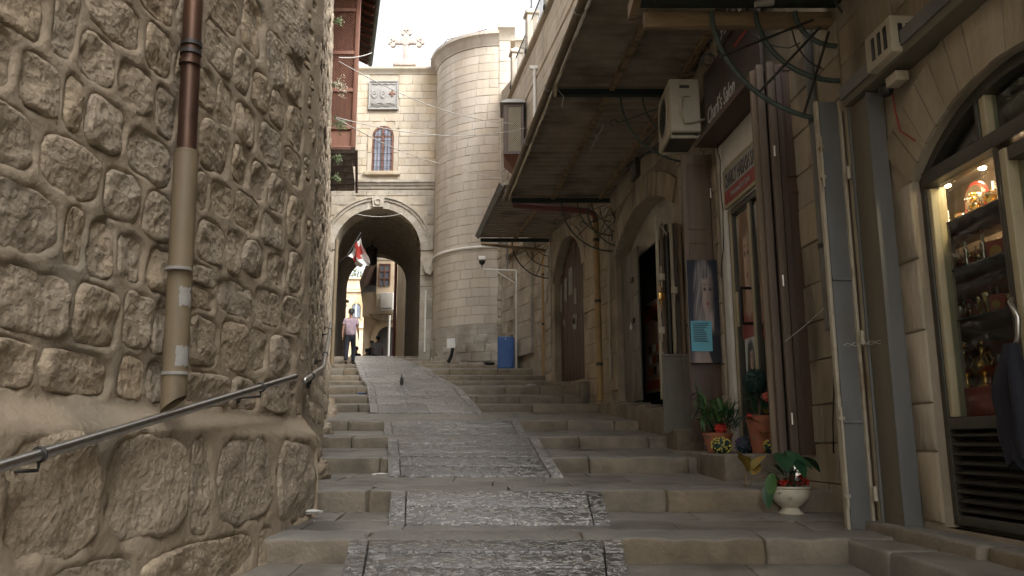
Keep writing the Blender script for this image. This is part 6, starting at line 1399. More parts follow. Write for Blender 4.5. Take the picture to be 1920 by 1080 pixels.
ya, yb = 11.4, 12.6; xa = xo1(12) + (xi1(12) - xo1(12)) * .5
t = thing('strip_light', 'thin unlit strip light fixed under the long awning', 'light', (xa, 12, zA1 - .02))
b = MB(); b.tube([(xa + .04, ya, zA1 - .04), (xa - .08, yb, zA1 - .04)], .022, 8); b.build('tube', M['zinc'], t, world=True); b = MB(); b.box(xa - .04, xa + .02, 11.9, 12.1, zA1 - .018, zA1 + .03); b.build('fitting', M['zinc'], t, world=True)
# second awning (nearest)
z2_ = P(1600, 50, 6.1).z + .12
aw2, xo2, xi2 = awning('near_awning', 'nearest dark awning with a wooden edge beam at the top of the photo', 6.2, 1.5, P(1212, 40, 6.1).x, P(1212, 40, 6.1).x + .35, z2_ + .12, [5.9, 3.6, 1.6], mat_s='dgreen')
b = MB(); xa, xb = P(1208, 45, 6.15).x, P(1600, 55, 6.15).x; b.rbox(xa, xb, 6.12, 6.19, P(1300, 52, 6.15).z, P(1300, 24, 6.15).z, r=.008, seg=(6, 1, 1), amp=.006); b.build('wooden_beam', M['lwood'], aw2, world=True, smooth=50)
b = MB(); b.rbox(xa - .05, xb, 5.86, 6.05, P(1300, 22, 6.1).z, P(1300, 5, 6.1).z, r=.008); b.build('green_fascia', M['dgreen'], aw2, world=True)
b = MB(); b.rbox(xa - .13, xa - .06, 5.4, 6.2, P(1208, 28, 6.1).z - .0, P(1208, 0, 6.1).z, r=.008); b.build('end_board', M['lwood'], aw2, world=True)
zc2 = P(1550, 22, 6.0).z
for r in (1.0, .64, .32):
    b = MB(); xc = facX(6.0) - .04; b.tube([(xc - r * cos(a), 6.0, zc2 - r * .95 * sin(a)) for a in [pi / 2 * k / 16 for k in range(17)]], .021, 8); b.build('bracket_arc', M['giron'], aw2, world=True, smooth=50)
for a, L_ in ((.42, 1.05), (.85, 1.0), (1.25, 1.0)): b = MB(); b.tube([(xc - .2 * cos(a), 5.98, zc2 - .2 * sin(a)), (xc - L_ * cos(a), 5.98, zc2 - L_ * sin(a) * .95)], .011, 5); b.build('bracket_rod', M['iron'], aw2, world=True)
b = MB(); b.tube([(xc - 1.05 + .05 * cos(k * .55), 5.98, zc2 - .43 + .05 * sin(k * .55)) for k in range(10)], .009, 5); b.build('bracket_curl', M['iron'], aw2, world=True)
t = thing('awning_lamp', 'small pale metal lamp head under the nearest awning at the top edge', 'lamp', P(1432, 8, 5.7)); b = MB(); b.tube([(-.07, 0, 0), (.07, -.01, .02)], [.025, .035], 10); b.build('lamp_head', M['zinc'], t, smooth=50); b = MB(); b.tube([(.0, 0, .02), (0, 0, .12)], .01, 6); b.build('stem', M['zinc'], t)
b = MB(); b.tube([P(1560, -5, 5.9), P(1590, 40, 5.9), P(1610, 85, 5.85), P(1625, 105, 5.8)], .008, 5); tag(b.build('black_cable', M['black']), 'black cable looping down from the nearest awning to the vent box', 'cable')
# third awning
q1, q2 = P(899, 449, 19.7), P(946, 345, 15.6)
aw3, xo3, xi3 = awning('far_awning', 'small far awning on black iron brackets before the round tower', 19.7, 15.5, q1.x, q2.x, (q1.z + q2.z) / 2, [19.66, 15.6], purl=(.5,))
za3 = (q1.z + q2.z) / 2
b = MB(); b.add([(xo3(y) + dx, y, za3 + dz) for y in (15.5, 19.75) for (dx, dz) in ((-.02, -.04), (-.11, .05), (-.10, .065), (0, -.02))], [(0, 1, 2, 3), (4, 5, 6, 7), (0, 1, 5, 4), (1, 2, 6, 5), (2, 3, 7, 6), (3, 0, 4, 7)]); b.build('tilted_edge_board', M['gmet'], aw3, world=True)
bracket(aw3, facX(19.75), 19.75, za3 - .1, .95, 'iron')
b = MB(); b.tube([P(903, 457, 19.9), P(1022, 470, 19.6)], .045, 8); b.build('wooden_pole', M['lwood'], aw3, world=True, smooth=50)
# drain pipes on the right
t = thing('red_drain_pipe', 'rust red horizontal drain pipe that bends down into an ochre pipe under the long awning', 'drainpipe', P(1120, 755, 15.5))
c0, c1, c2, c3 = P(962, 384, 15.5), P(1102, 396, 15.45), P(1117, 415, 15.4), P(1127, 752, 15.4)
MB().tube([c0, c1, (c1 + c2) / 2 + Vector((.05, 0, .04)), c2], .06, 10).build('red_pipe', M['redpipe'], t, world=True, smooth=60)
c2 = P(1117, 418, 15.4); c3.x = c2.x + .02; MB().tube([c2, c3], .062, 10).build('ochre_pipe', M['ochre'], t, world=True, smooth=50)
for f in (.1, .45, .8): c = c2 + (c3 - c2) * f; MB().tube([c - Vector((0, 0, .03)), c + Vector((0, 0, .03))], .068, 10).build('pipe_clamp', M['iron'], t, world=True)
t = thing('far_ochre_pipe', 'ochre drain pipe standing left of the dark plank door', 'drainpipe', P(1024, 700, 20.6))
Yp = 20.6; c0, c1 = P(1020, 470, Yp), P(1027, 702, Yp); c1.x = c0.x; MB().tube([c0, c1], .07, 10).build('pipe', M['ochre'], t, world=True, smooth=50)
for f in (.2, .6): c = c0 + (c1 - c0) * f; MB().tube([c - Vector((0, 0, .03)), c + Vector((0, 0, .03))], .08, 10).build('pipe_clamp', M['iron'], t, world=True)
t = thing('small_grey_conduit', 'thin pale conduit beside the ochre pipe near the arched shop', 'conduit', C_.w(4.2, .05, 2)); s_ = C_.hit(1143, 500, .05)[0]
MB().tube([C_.w(s_, .05, C_.hit(1143, 480)[1]), C_.w(s_ + .1, .05, 2.2), C_.w(s_ + .15, .05, 1.2)], .022, 6).build('conduit', M['beige'], t, world=True)
t = thing('meter_box', 'small framed electrical box high beside the arched shop opening', 'electrical box', C_.w(C_.hit(1197, 305)[0], 0, C_.hit(1197, 320)[1]), C_.rot)
rb(t, 'box', 'dframe', -.2, .2, .003, .1, -.15, .15); rb(t, 'cover', 'gdoor', -.15, .15, .101, .11, -.11, .11)
# loose cables along the wall above the arched opening
for i, (lab, pts) in enumerate((('black cable sagging along the wall above the arched opening', [(1130, 330, 15), (1165, 300, 13.6), (1205, 285, 12.3), (1260, 262, 10.6)]), ('second black cable along the wall under the long awning', [(1100, 350, 15.3), (1135, 345, 14.8), (1180, 300, 13.1), (1215, 268, 11.9)]))):
    b = MB(); b.tube([(facX(Y) - .06, Y, P(u, v, Y).z) for (u, v, Y) in pts], .014, 6); tag(b.build('wall_cable', M['black']), lab, 'cable')

# ------------------------------------------------------------ things by the tower
t = thing('blue_cabinet', 'tall blue metal cabinet standing on the steps beside the round tower', 'cabinet', P(947, 690, 22.4))
Yb = 22.4; x0, x1 = P(933, 660, Yb).x, P(963, 660, Yb).x; z0, z1 = P(947, 691, Yb).z, P(947, 631, Yb).z
MB().rbox(x0, x1, Yb, Yb + .45, z0, z1, r=.012).build('body', M['blue'], t, world=True, smooth=50)
MB().rbox(x0 + .02, x1 - .05, Yb - .012, Yb - .001, z0 + .03, z1 - .03, r=.004).build('front_door', M['blue'], t, world=True)
MB().tube([((x0 + x1) / 2, Yb - .02, z1 - .07), ((x0 + x1) / 2, Yb - .0125, z1 - .07)], .018, 8).build('lock', M['white'], t, world=True)
MB().rbox(x1 - .1, x1 - .02, Yb + .1, Yb + .2, z1 + .001, z1 + .07, r=.004).build('top_box', M['redwood'], t, world=True)
MB().rbox(x1 + .002, x1 + .02, Yb + .01, Yb + .44, z0, z1 - .02, r=.003).build('side_panel', M['blue'], t, world=True)
t = thing('security_camera', 'white security camera on a pale post and arm in front of the round tower', 'camera', P(903, 500, 21.8))
Yc = 21.8; pp_ = lambda u, v, Y=Yc: P(u, v, Y)
b = MB(); xq = pp_(968, 510).x; b.tube([(xq, Yc, pp_(968, 690).z), (xq, Yc, pp_(968, 506).z)], .022, 8); b.build('post', M['white'], t, world=True)
MB().tube([pp_(906, 505), Vector((xq, Yc, pp_(968, 507).z))], .022, 6).build('arm', M['white'], t, world=True); MB().tube([pp_(930, 508), pp_(965, 530)], .014, 6).build('brace', M['white'], t, world=True)
b = MB(); c = pp_(904, 488); b.rbox(c.x - .1, c.x + .1, Yc - .16, Yc + .14, c.z - .02, c.z + .09, r=.02); b.build('hood', M['white'], t, world=True, smooth=50)
b = MB(); b.ball((c.x + .0, Yc - .04, c.z - .06), .085, 12, 8); b.build('lens_dome', M['black'], t, world=True, smooth=True); b = MB(); b.tube([(c.x, Yc, c.z - .13), (c.x, Yc, c.z - .2)], .02, 6); b.build('neck', M['iron'], t, world=True)
b = MB(); xq = P(951, 480, 23.6).x; b.tube([P(951, 452, 23.0), P(951, 505, 23.0)], .03, 6); tag(b.build('grey_conduit', M['gmet']), 'short grey conduit on the recessed wall above the security camera post', 'conduit')
t = thing('leaning_sign', 'small white sign on a dark leaning stand at the foot of the round tower', 'sign', P(845, 680, 23.3))
Yq = 23.3; b = MB(); q_ = [P(u, v, Yq) for u, v in ((838, 635), (853, 634), (854, 651), (838, 653))]; b.add([tuple(p) for p in q_] + [(p.x, p.y + .03, p.z) for p in q_], [(0, 1, 2, 3), (4, 5, 6, 7), (0, 1, 5, 4), (1, 2, 6, 5), (2, 3, 7, 6), (3, 0, 4, 7)]); b.build('board', M['paper'], t, world=True)
b = MB(); b.tube([P(849, 653, Yq), P(846, 668, Yq), P(840, 680, Yq)], .055, 6); b.build('stand', M['black'], t, world=True)
b = MB(); b.ball((0, 0, 0), .12, 10, 6, (1.3, .7, .45), amp=.5); o = b.build('black_bag', M['black'], None, smooth=70); o.location = P(917, 683, 22.6) + Vector((0, 0, .03)); tag(o, 'small black bag lying on the steps left of the blue cabinet', 'bag')
t = thing('wall_lamp', 'round wall lamp at the joint between the archway and the tower', 'lamp', P(823, 494, YG - .5)); b = MB(); b.ball((0, 0, 0), .12, 12, 8, (1, 1, 1.3)); b.build('globe', M['gst'], t, smooth=True); b = MB(); b.tube([(-.02, .05, .1), (-.04, .05, .55), (-.1, .3, .7)], .02, 6); b.build('arm', M['iron'], t)
b = MB(); xw_ = P(797, 600, 26.3).x; b.tube([(xw_, YG - .06, P(797, 660, YG).z), (xw_, YG - .06, P(797, 545, YG).z)], .03, 6); tag(b.build('white_conduit', M['white']), 'thin white conduit standing right of the archway opening', 'conduit')

# ------------------------------------------------------------ ropes across the street
def rope(label, a, b_, sag, r=.010):
    m_ = MB(); a = Vector(a); b_ = Vector(b_); m_.tube([a.lerp(b_, i / 20) - Vector((0, 0, sag * 4 * (i / 20) * (1 - i / 20))) for i in range(21)], r, 5); o = m_.build('overhead_cable', M['cable'], None, smooth=True); tag(o, label, 'cable'); return o
wl = lambda u, v, Y: Vector((wallX(Y) + .05, Y, P(u, v, Y).z))
rope('highest pale cable sagging from the left wall across the tower to the right house', wl(627, 115, 15), P(985, 232, 21.4), .35)
rope('nearly level pale cable crossing below the barred window top to the lattice oriel', wl(628, 220, 15), P(985, 240, 20.6), .30)
rope('pale cable falling from the left wall past the barred window to the tower', wl(628, 222, 15), P(824, 306, 24.6), .12)
rope('short pale cable from the left wall to the roof eave gutter', wl(625, 108, 15), P(697, 99, 19.2), .05, .012)
rope('thin dark cable low on the round tower under the far awning', P(870, 318, 24.2), P(945, 335, 20), .05, .009)
rope('thin cable drooping from the wooden oriel skirt to the string course', P(640, 300, 19.5), P(712, 342, 26.2), .1, .009)
rope('fine cable strung across the top of the archway', P(665, 400, 26.2), P(755, 400, 26.2), .12, .012)

# ------------------------------------------------------------ flag and lantern in the arch
t = thing('flag', 'white flag with a red cross hanging inside the archway', 'flag', P(680, 440, 25.5))
q = [P(652, 480, 25.2), P(676, 440, 25.4), P(694, 497, 25.9), P(676, 502, 25.7)]
def ff(i, j):
    a = q[0].lerp(q[3], i); c = q[1].lerp(q[2], i); p = a.lerp(c, j); return p + Vector((.05 * sin(6 * i + 3 * j), .12 * sin(9 * j + 2 * i), .03 * sin(8 * i)))
b = MB(); b.grid(ff, 22, 22, mfn=lambda i, j: 1 if (.24 < i < .48 and j < .88) or (.42 < j < .62 and i < .62) else 0); b.build('cloth', [M['paper'], M['red']], t, world=True, smooth=True)
b = MB(); b.tube([(P(626, 500, 25.6)), P(652, 478, 25.3), P(677, 436, 25.4)], .018, 6); b.build('pole', M['iron'], t, world=True)
t = thing('hanging_lantern', 'dark hanging lantern silhouetted at the far end of the archway', 'lantern', P(697, 478, 31))
b = MB(); b.lathe([(0, .45), (.12, .32), (.24, .28), (.22, .2), (.2, -.35), (.12, -.42), (0, -.45)], seg=6); b.build('lantern_body', M['iron'], t); b = MB(); b.tube([(0, 0, .45), (0, 0, 1.2)], .02, 5); b.build('chain', M['iron'], t)

# ------------------------------------------------------------ beyond the arch
YF = 62
t = thing('far_stone_building', 'sunlit tan stone building with an arched window seen far through the archway', 'building', P(665, 660, YF))
b = MB(); xa, xb = P(600, 600, YF).x, P(720, 600, YF).x; zt_ = P(665, 521, YF).z; b.box(xa, xb, YF + .04, YF + 8, 0, zt_); b.build('wall_core', M['farst'], t, world=True)
wx, wz_ = P(668, 580, YF), P(668, 597, YF).z; ww = (P(680, 580, YF).x - P(657, 580, YF).x) / 2
ashlar(t, xa, xb, 2.5, zt_ - .3, YF + .02, 'farst', .55, (.8, 1.5), lambda a, b_, c, d: b_ > wx.x - ww and a < wx.x + ww and d > wz_ and c < wx.z + 1.2, lim=240, d=.05)
o = MB(); o.prism(archpoly(wx.x, ww * .75, wx.z + .1, wz_), YF - .0, YF + .05); o = o.build('window', M['gdoor'], t, world=True)
MB().prism(archpoly(wx.x, ww * .6, wx.z + .1, wz_ + .1), YF - .03, YF - .01).build('pane', M['dglass'], o, world=True); MB().box(wx.x - .04, wx.x + .04, YF - .06, YF - .032, wz_ + .1, wx.z + .5).build('mullion', M['white'], o, world=True)
arch_ring(wx.x, ww * .78, ww * 1.0, wx.z + .1, wz_ - .1, YF - .08, YF + .04).build('window_surround', M['farst'], t, world=True)
for v, m_ in ((520, 'farst'), (544, 'farst'), (612, 'farst')): z = P(660, v, YF).z; MB().box(xa, xb, YF - .12, YF + .018, z - .15, z).build('string_course', M[m_], t, world=True)
b = MB(); z = P(690, 521, YF).z
t2 = thing('roof_plants', 'small green plants and red box on the far building roof', 'plant', P(675, 520, YF + 1)); lf = MB()
for k in range(120):
    p = Vector((rnd.gauss(0, .7), rnd.uniform(-.2, .2), abs(rnd.gauss(.2, .25)))); d = Vector([rnd.uniform(-1, 1) for _ in range(3)]) * .2; e = Vector([rnd.uniform(-1, 1) for _ in range(3)]) * .1; lf.add([p, p + d, p + d + e, p + e], [(0, 1, 2, 3)])
lf.build('foliage', M['weed'], t2)
t = thing('mid_stone_house', 'tan stone house with a brown framed window and eave seen through the archway', 'house', P(715, 660, 39))
YM = 39; xa = P(688, 560, YM).x; xb = P(741, 560, YM).x; z0, z1 = 0, P(715, 478, YM).z
b = MB(); b.box(xa + .45, xb, YM, YM + 8, P(715, 588, YM).z, z1 + 2); b.box(xa - .3, xb, YM + .9, YM + 8, 0, P(715, 588, YM).z - .01); b.build('wall_core', M['farst'], t, world=True)
wx0, wx1, wz0, wz1 = P(712, 515, YM).x, P(731, 515, YM).x, P(720, 537, YM).z, P(720, 495, YM).z
ashlar(t, xa + .46, xb, P(715, 587, YM).z, z1 + 1.6, YM, 'ash', .34, (.5, .9), lambda a, b_, c, d: b_ > wx0 - .05 and a < wx1 + .05 and d > wz0 - .05 and c < wz1 + .05, lim=120)
w_ = MB(); w_.box(wx0, wx1, YM - .05, YM - .03, wz0, wz1); w_ = w_.build('window', M['dglass'], t, world=True)
for (a_, b__, c_, d_) in ((wx0 - .04, wx0 + .02, wz0, wz1), (wx1 - .02, wx1 + .04, wz0, wz1), ((wx0 + wx1) / 2 - .03, (wx0 + wx1) / 2 + .03, wz0, wz1), (wx0 + .021, (wx0 + wx1) / 2 - .031, wz0 + .35, wz0 + .39), (wx0 + .021, (wx0 + wx1) / 2 - .031, wz0 + .72, wz0 + .76), ((wx0 + wx1) / 2 + .031, wx1 - .021, wz0 + .35, wz0 + .39), ((wx0 + wx1) / 2 + .031, wx1 - .021, wz0 + .72, wz0 + .76), (wx0 + .021, wx1 - .021, wz1 - .06, wz1)): MB().box(a_, b__, YM - .09, YM - .052, c_, d_).build('frame_bar', M['redwood'], w_, world=True)
b = MB(); e = [P(683, 540, YM - 2), P(702, 487, YM - 2)]; b.add([(P(681, 536, YM).x, YM - 1, P(681, 536, YM).z), (P(703, 482, YM).x, YM - 1, P(703, 478, YM).z), (P(703, 482, YM).x, YM + 9, P(703, 478, YM).z), (P(681, 536, YM).x - 1.6, YM + 9, P(681, 536, YM).z), (P(688, 542, YM).x, YM - 1, P(681, 540, YM).z), (P(705, 500, YM).x, YM - 1, P(703, 500, YM).z)], [(0, 1, 2, 3), (0, 4, 5, 1), (0, 3, 4), (1, 5, 2), (4, 5, 2, 3)]); b.build('eave', M['dwood'], t, world=True)
MB().box(xa - .3, xa + .44, YM + .5, YM + 8, P(700, 590, YM).z, P(700, 545, YM).z).build('side_bay', M['farst'], t, world=True)
b = MB(); b.prism([(P(690, 588, YM).x, P(690, 588, YM).z - .02), (xb, P(690, 588, YM).z - .02), (xb, P(690, 600, YM).z), (P(708, 600, YM).x, P(690, 600, YM).z)], YM + .0, YM + .89); b.build('bay_underside', M['roughst'], t, world=True)
o = arch_ring(P(722, 640, YM).x, .55, .85, P(722, 628, YM).z, 2.5, YM + .84, YM + .95).build('door_arch', M['farst'], t, world=True); MB().prism(archpoly(P(722, 640, YM).x, .54, P(722, 628, YM).z, 2.5), YM + .86, YM + .89).build('doorway', M['dark'], t, world=True)
t = thing('white_wall_box', 'pale grey square box hanging on the stone house beyond the archway', 'box', P(724, 580, YM - .6)); MB().rbox(P(713, 560, YM - .6).x, P(737, 560, YM - .6).x, YM - .6, YM - .06, P(724, 580, YM - .6).z, P(724, 548, YM - .6).z, r=.03).build('casing', M['white'], t, world=True, smooth=50); MB().box(P(715, 560, YM - .6).x, P(735, 560, YM - .6).x, YM - .62, YM - .601, P(724, 581, YM - .6).z + .03, P(724, 579, YM - .6).z + .05).build('bottom_strip', M['gmet'], t, world=True)
b = MB(); c = P(729, 628, YM - .3); b.tube([(c.x, c.y, 2.4), (c.x, c.y, P(729, 593, YM).z)], .06, 8); tag(b.build('white_downpipe', M['white']), 'white downpipe below the square box beyond the archway', 'pipe')
b = MB(); c = P(741, 560, 36); b.tube([(c.x, c.y, 2.4), (c.x, c.y, 9)], .07, 8); tag(b.build('brown_downpipe', M['redpipe']), 'dark red downpipe at the right corner of the house beyond the archway', 'pipe')
t = thing('side_passage_wall', 'shaded stone wall running on the right just beyond the archway', 'wall', P(752, 660, 35)); b = MB(); b.add([(P(743, 600, 37.5).x, 37.5, 2), (P(768, 600, 33.9).x, 33.9, 2), (P(768, 600, 33.9).x + 1, 33.9, 2), (P(743, 600, 37.5).x + 1, 37.5, 2), (P(743, 600, 37.5).x, 37.5, 12), (P(768, 600, 33.9).x, 33.9, 12), (P(768, 600, 33.9).x + 1, 33.9, 12), (P(743, 600, 37.5).x + 1, 37.5, 12)], [(0, 1, 2, 3), (4, 5, 6, 7), (0, 1, 5, 4), (1, 2, 6, 5), (2, 3, 7, 6), (3, 0, 4, 7)]); b.build('wall_core', M['farst'], t, world=True)
# left side beyond the arch: dim shopfronts stepping away
for i, (u1, Y, vt, m_, lab) in enumerate(((640, 35.5, 430, 'roughst', 'dark stone house on the left just beyond the archway'), (648, 41, 497, 'gst', 'grey house with small signs on the left beyond the archway'), (645, 50, 540, 'roughst', 'low dim house farther on the left beyond the archway'))):
    t = thing('alley_house', lab, 'house', (P(u1, 600, Y).x - 1, Y, 2.5)); x1 = P(u1, 600, Y).x; b = MB(); b.box(x1 - 5, x1, Y, Y + 5, 0, P(u1, vt, Y).z, T=lambda x, y, z: (x - .27 * (y - Y), y, z)); b.build('wall_core', M[m_], t, world=True)
    MB().rbox(x1 - .55, x1 - .15, Y - .04, Y - .005, P(u1, 640, Y).z, P(u1, 600, Y).z, r=.01).build('window', M['dframe'], t, world=True)
    MB().box(x1 - .9, x1 + .15, Y - .3, Y - .045, P(u1, 560 + i * 8, Y).z, P(u1, 556 + i * 8, Y).z).build('awning_board', M['dwood'], t, world=True)
for i, (u, v, lab) in enumerate(((641, 555, 'white round lamp on the left house beyond the archway'), (638, 540, 'small grey loudspeaker on the left house beyond the archway'))):
    b = MB(); b.ball((0, 0, 0), .16, 10, 6, (1.3, 1, .6)); o = b.build('wall_light' if i == 0 else 'wall_speaker', M['white' if i == 0 else 'gmet'], None, smooth=True); o.location = P(u, v, 34.8); tag(o, lab, 'lamp' if i == 0 else 'loudspeaker')
# far ground beyond the arch
b = MB(); b.box(-40, 20, 33.85, 120, 1.9, 2.75); struct(b.build('alley_pavement', M['tread']))

# ------------------------------------------------------------ people
def skinmesh(name, verts, edges, radii, m, par, sub=1, root=0, extra=None):
    me = bpy.data.meshes.new(name); me.from_pydata(verts, edges, []); o = bpy.data.objects.new(name, me); COL.objects.link(o)
    md = o.modifiers.new('s', 'SKIN'); md.use_smooth_shade = True
    for i, r in enumerate(radii): me.skin_vertices[0].data[i].radius = r if isinstance(r, tuple) else (r, r)
    me.skin_vertices[0].data[root].use_root = True
    sb = o.modifiers.new('b', 'SUBSURF'); sb.levels = sub; sb.render_levels = sub
    dg = bpy.context.evaluated_depsgraph_get(); nm = bpy.data.meshes.new_from_object(o.evaluated_get(dg)); bpy.data.objects.remove(o)
    if extra:
        bm = bmesh.new(); bm.from_mesh(nm); ex_ = extra.mesh('x', M[m], True); bm.from_mesh(ex_); bm.to_mesh(nm); bm.free()
    nm.materials.clear(); nm.materials.append(M[m]); nm.polygons.foreach_set('use_smooth', [True] * len(nm.polygons)); nm.name = name
    o = bpy.data.objects.new(name, nm); COL.objects.link(o); o.parent = par; return o
def person(label, loc, rz, sm, tm, scale=1, step=.16, group=None, arm=.06):
    t = thing('person', label, 'person', loc, rz, group); t.scale = (scale,) * 3
    V = [(0, 0, .95), (0, 0, 1.12), (0, 0, 1.34), (0, 0, 1.47), (0, .015, 1.55), (0, .03, 1.62), (0, .03, 1.69), (0, .02, 1.74)]; R = [(.15, .10), (.145, .10), (.165, .105), (.06, .055), .052, (.07, .085), (.072, .09), (.045, .055)]
    E_ = [(i, i + 1) for i in range(7)]
    JA = {}
    for sg in (-1, 1):
        b0 = len(V); sw_ = arm * sg * 2
        V += [(.165 * sg, 0, 1.42), (.225 * sg, -.02 + sw_ * .3, 1.14), (.235 * sg, .03 + sw_, .92), (.235 * sg, .045 + sw_, .86)]; R += [.055, .043, .027, (.026, .034)]; E_ += [(2, b0), (b0, b0 + 1), (b0 + 1, b0 + 2), (b0 + 2, b0 + 3)]; JA[sg] = b0
        for k in range(5):
            f = len(V); yy = .045 + sw_ + (-.028 + k * .018 if k < 4 else .055); L_ = (.07, .08, .075, .06, .045)[k]
            V += [(.235 * sg, yy, .83), (.228 * sg, yy + .01, .83 - L_)]; R += [.011, .008]; E_ += [(b0 + 3, f), (f, f + 1)]
        h = len(V); st = step * sg
        V += [(.09 * sg, 0, .88), (.095 * sg, st * .6 + .02, .5), (.095 * sg, st - (.06 if st < 0 else 0), .09), (.095 * sg, st + .05, .03), (.1 * sg, st + .16, .025)]; R += [.09, .062, .042, .035, .03]; E_ += [(0, h), (h, h + 1), (h + 1, h + 2), (h + 2, h + 3), (h + 3, h + 4)]
    ex_ = MB()
    for sg in (-1, 1): ex_.ball((.082 * sg, .015, 1.645), .02, 8, 6, (.5, .8, 1.4))
    ex_.ball((0, .125, 1.635), .016, 8, 6, (.8, 1, 1.5)); ex_.ball((0, .112, 1.595), .018, 8, 6, (1.4, .5, .5))
    skinmesh('body', V, E_, R, 'skin', t, 1, 0, ex_)
    for sg in (-1, 1): b = MB(); b.ball((.032 * sg, .108, 1.665), .011, 8, 6); b.build('eye', M['black'], t, smooth=True)
    # shirt
    V = [(0, 0, .84), (0, 0, 1.08), (0, 0, 1.32), (0, .0, 1.465)]; R = [(.215, .17), (.19, .145), (.195, .135), (.075, .07)]; E_ = [(0, 1), (1, 2), (2, 3)]
    for sg in (-1, 1): f = len(V); V += [(.17 * sg, 0, 1.40), (.215 * sg, -.015 + arm * sg * .3, 1.22)]; R += [.08, .075]; E_ += [(2, f), (f, f + 1)]
    skinmesh('shirt', V, E_, R, sm, t, 2)
    V = [(0, 0, 1.06), (0, 0, .90)]; R = [(.17, .125), (.175, .135)]; E_ = [(0, 1)]
    for sg in (-1, 1): f = len(V); st = step * sg; V += [(.09 * sg, 0, .80), (.095 * sg, st * .6 + .02, .5), (.095 * sg, st - (.06 if st < 0 else 0), .08)]; R += [.10, .078, .066]; E_ += [(1, f), (f, f + 1), (f + 1, f + 2)]
    skinmesh('trousers', V, E_, R, tm, t, 2)
    for sg in (-1, 1): st = step * sg; b = MB(); b.ball((.098 * sg, st + .06, .045), .06, 12, 8, (.8, 2.3, .75)); b.build('shoe', M['black'], t, smooth=True)
    b = MB()
    b.grid(lambda i, j: (.098 * cos(2 * pi * i) * sin(j * 1.75) * 1.0, .018 + .118 * sin(2 * pi * i) * sin(j * 1.75) * (1 if sin(2 * pi * i) < 0 else .92), 1.672 + .112 * cos(j * 1.75) - (.03 * j if sin(2 * pi * i) < 0 else -.035 * j)), 20, 9); b.build('hair', M['hair'], t, smooth=True)
    b = MB(); b.rbox(-.172, .172, -.128, .128, .945, .975, r=.01); 
    return t
pm = P(655, 684, 24.4)
person('man in a pink lilac shirt and dark trousers climbing the steps away', (pm.x, pm.y, P(655, 683, 24.4).z - .0), .1, 'shirt', 'navy', .97, .18)
person('distant man in a pale grey shirt standing with his back turned beyond the archway', (P(708, 650, 34.5).x, 34.5, 2.78), .2, 'shirt2', 'navy', 1.0, .03)
person('dark clothed figure facing the man in the pale grey shirt beyond the archway', (P(698, 650, 35.3).x, 35.3, 2.72), 2.6, 'navy', 'navy', .97, .02)
person('dark clothed figure half hidden right behind the man in the pink shirt', (P(668, 650, 33.2).x, 33.2, 2.2), 0, 'navy', 'navy', .98, .05)
person('shortest dark figure between the two groups beyond the archway', (P(687, 650, 34).x, 34.2, 2.28), .3, 'navy', 'navy', .95, .05)

# ------------------------------------------------------------ flowers
def leaf_shape(L_, w, bend=.2, n=6):
    vs = []; fs = []
    for i in range(n + 1):
        f = i / n; ww = w * sin(pi * min(1, f * .92 + .06)) ** .8; z = -bend * L_ * f * f; vs += [(-ww, L_ * f, z + abs(ww) * .25), (0, L_ * f, z), (ww, L_ * f, z + abs(ww) * .25)]
    for i in range(n): fs += [(i * 3, i * 3 + 1, i * 3 + 4, i * 3 + 3), (i * 3 + 1, i * 3 + 2, i * 3 + 5, i * 3 + 4)]
    return vs, fs
def put_leaf(b, p, yaw, pitch, L_, w, bend=.3, mi=0):
    vs, fs = leaf_shape(L_, w, bend); R3 = Matrix.Rotation(yaw, 3, 'Z') @ Matrix.Rotation(pitch, 3, 'X'); b.add([Vector(p) + R3 @ Vector(v) for v in vs], fs, mi)
def lone_leaf(par, p, yaw, pitch, L_, w, m, bend=.3, nm='leaf'): b = MB(); put_leaf(b, p, yaw, pitch, L_, w, bend); return b.build(nm, M[m], par, smooth=True)
def pot(par, r, h, m='terra'):
    MB().lathe([(0, 0), (r * .68, 0), (r * .94, h * .84), (r, h * .84), (r * 1.02, h), (r * .92, h), (r * .86, h * .8), (0, h * .8)], seg=24).build('pot', M[m], par, smooth=40)
def flower(par, c, r, m, nm='flower'):
    b = MB()
    for k in range(22):
        a = k * 2.4; q_ = k / 22; ph = 1.3 * (1 - q_) + .1; d = Vector((cos(a) * sin(ph), sin(a) * sin(ph), cos(ph))); d = Matrix.Rotation(radians(55), 3, 'X') @ d
        s_ = d.orthogonal().normalized(); u_ = d.cross(s_); p = Vector(c) + d * r * .55; b.add([p - s_ * r * .3, p + d * r * .45 - u_ * r * .2, p + s_ * r * .3, p + d * r * .1 + u_ * r * .25], [(0, 1, 2, 3)])
    b.ball(c, r * .72, 10, 7, amp=.35); return b.build(nm, M[m], par, smooth=False)
def bush(par, n, c, rad, L_, w, m, up=.5, nm='foliage'):
    b = MB()
    for k in range(n):
        a = rnd.uniform(0, 2 * pi); r = rad * sqrt(rnd.random()); p = Vector(c) + Vector((r * cos(a), r * sin(a), rnd.uniform(-.3, 1) * rad)); put_leaf(b, p, a - pi / 2 + rnd.uniform(-.5, .5), rnd.uniform(.0, 1.2) * up, L_ * rnd.uniform(.6, 1.2), w)
    return b.build(nm, M[m], par, smooth=True)
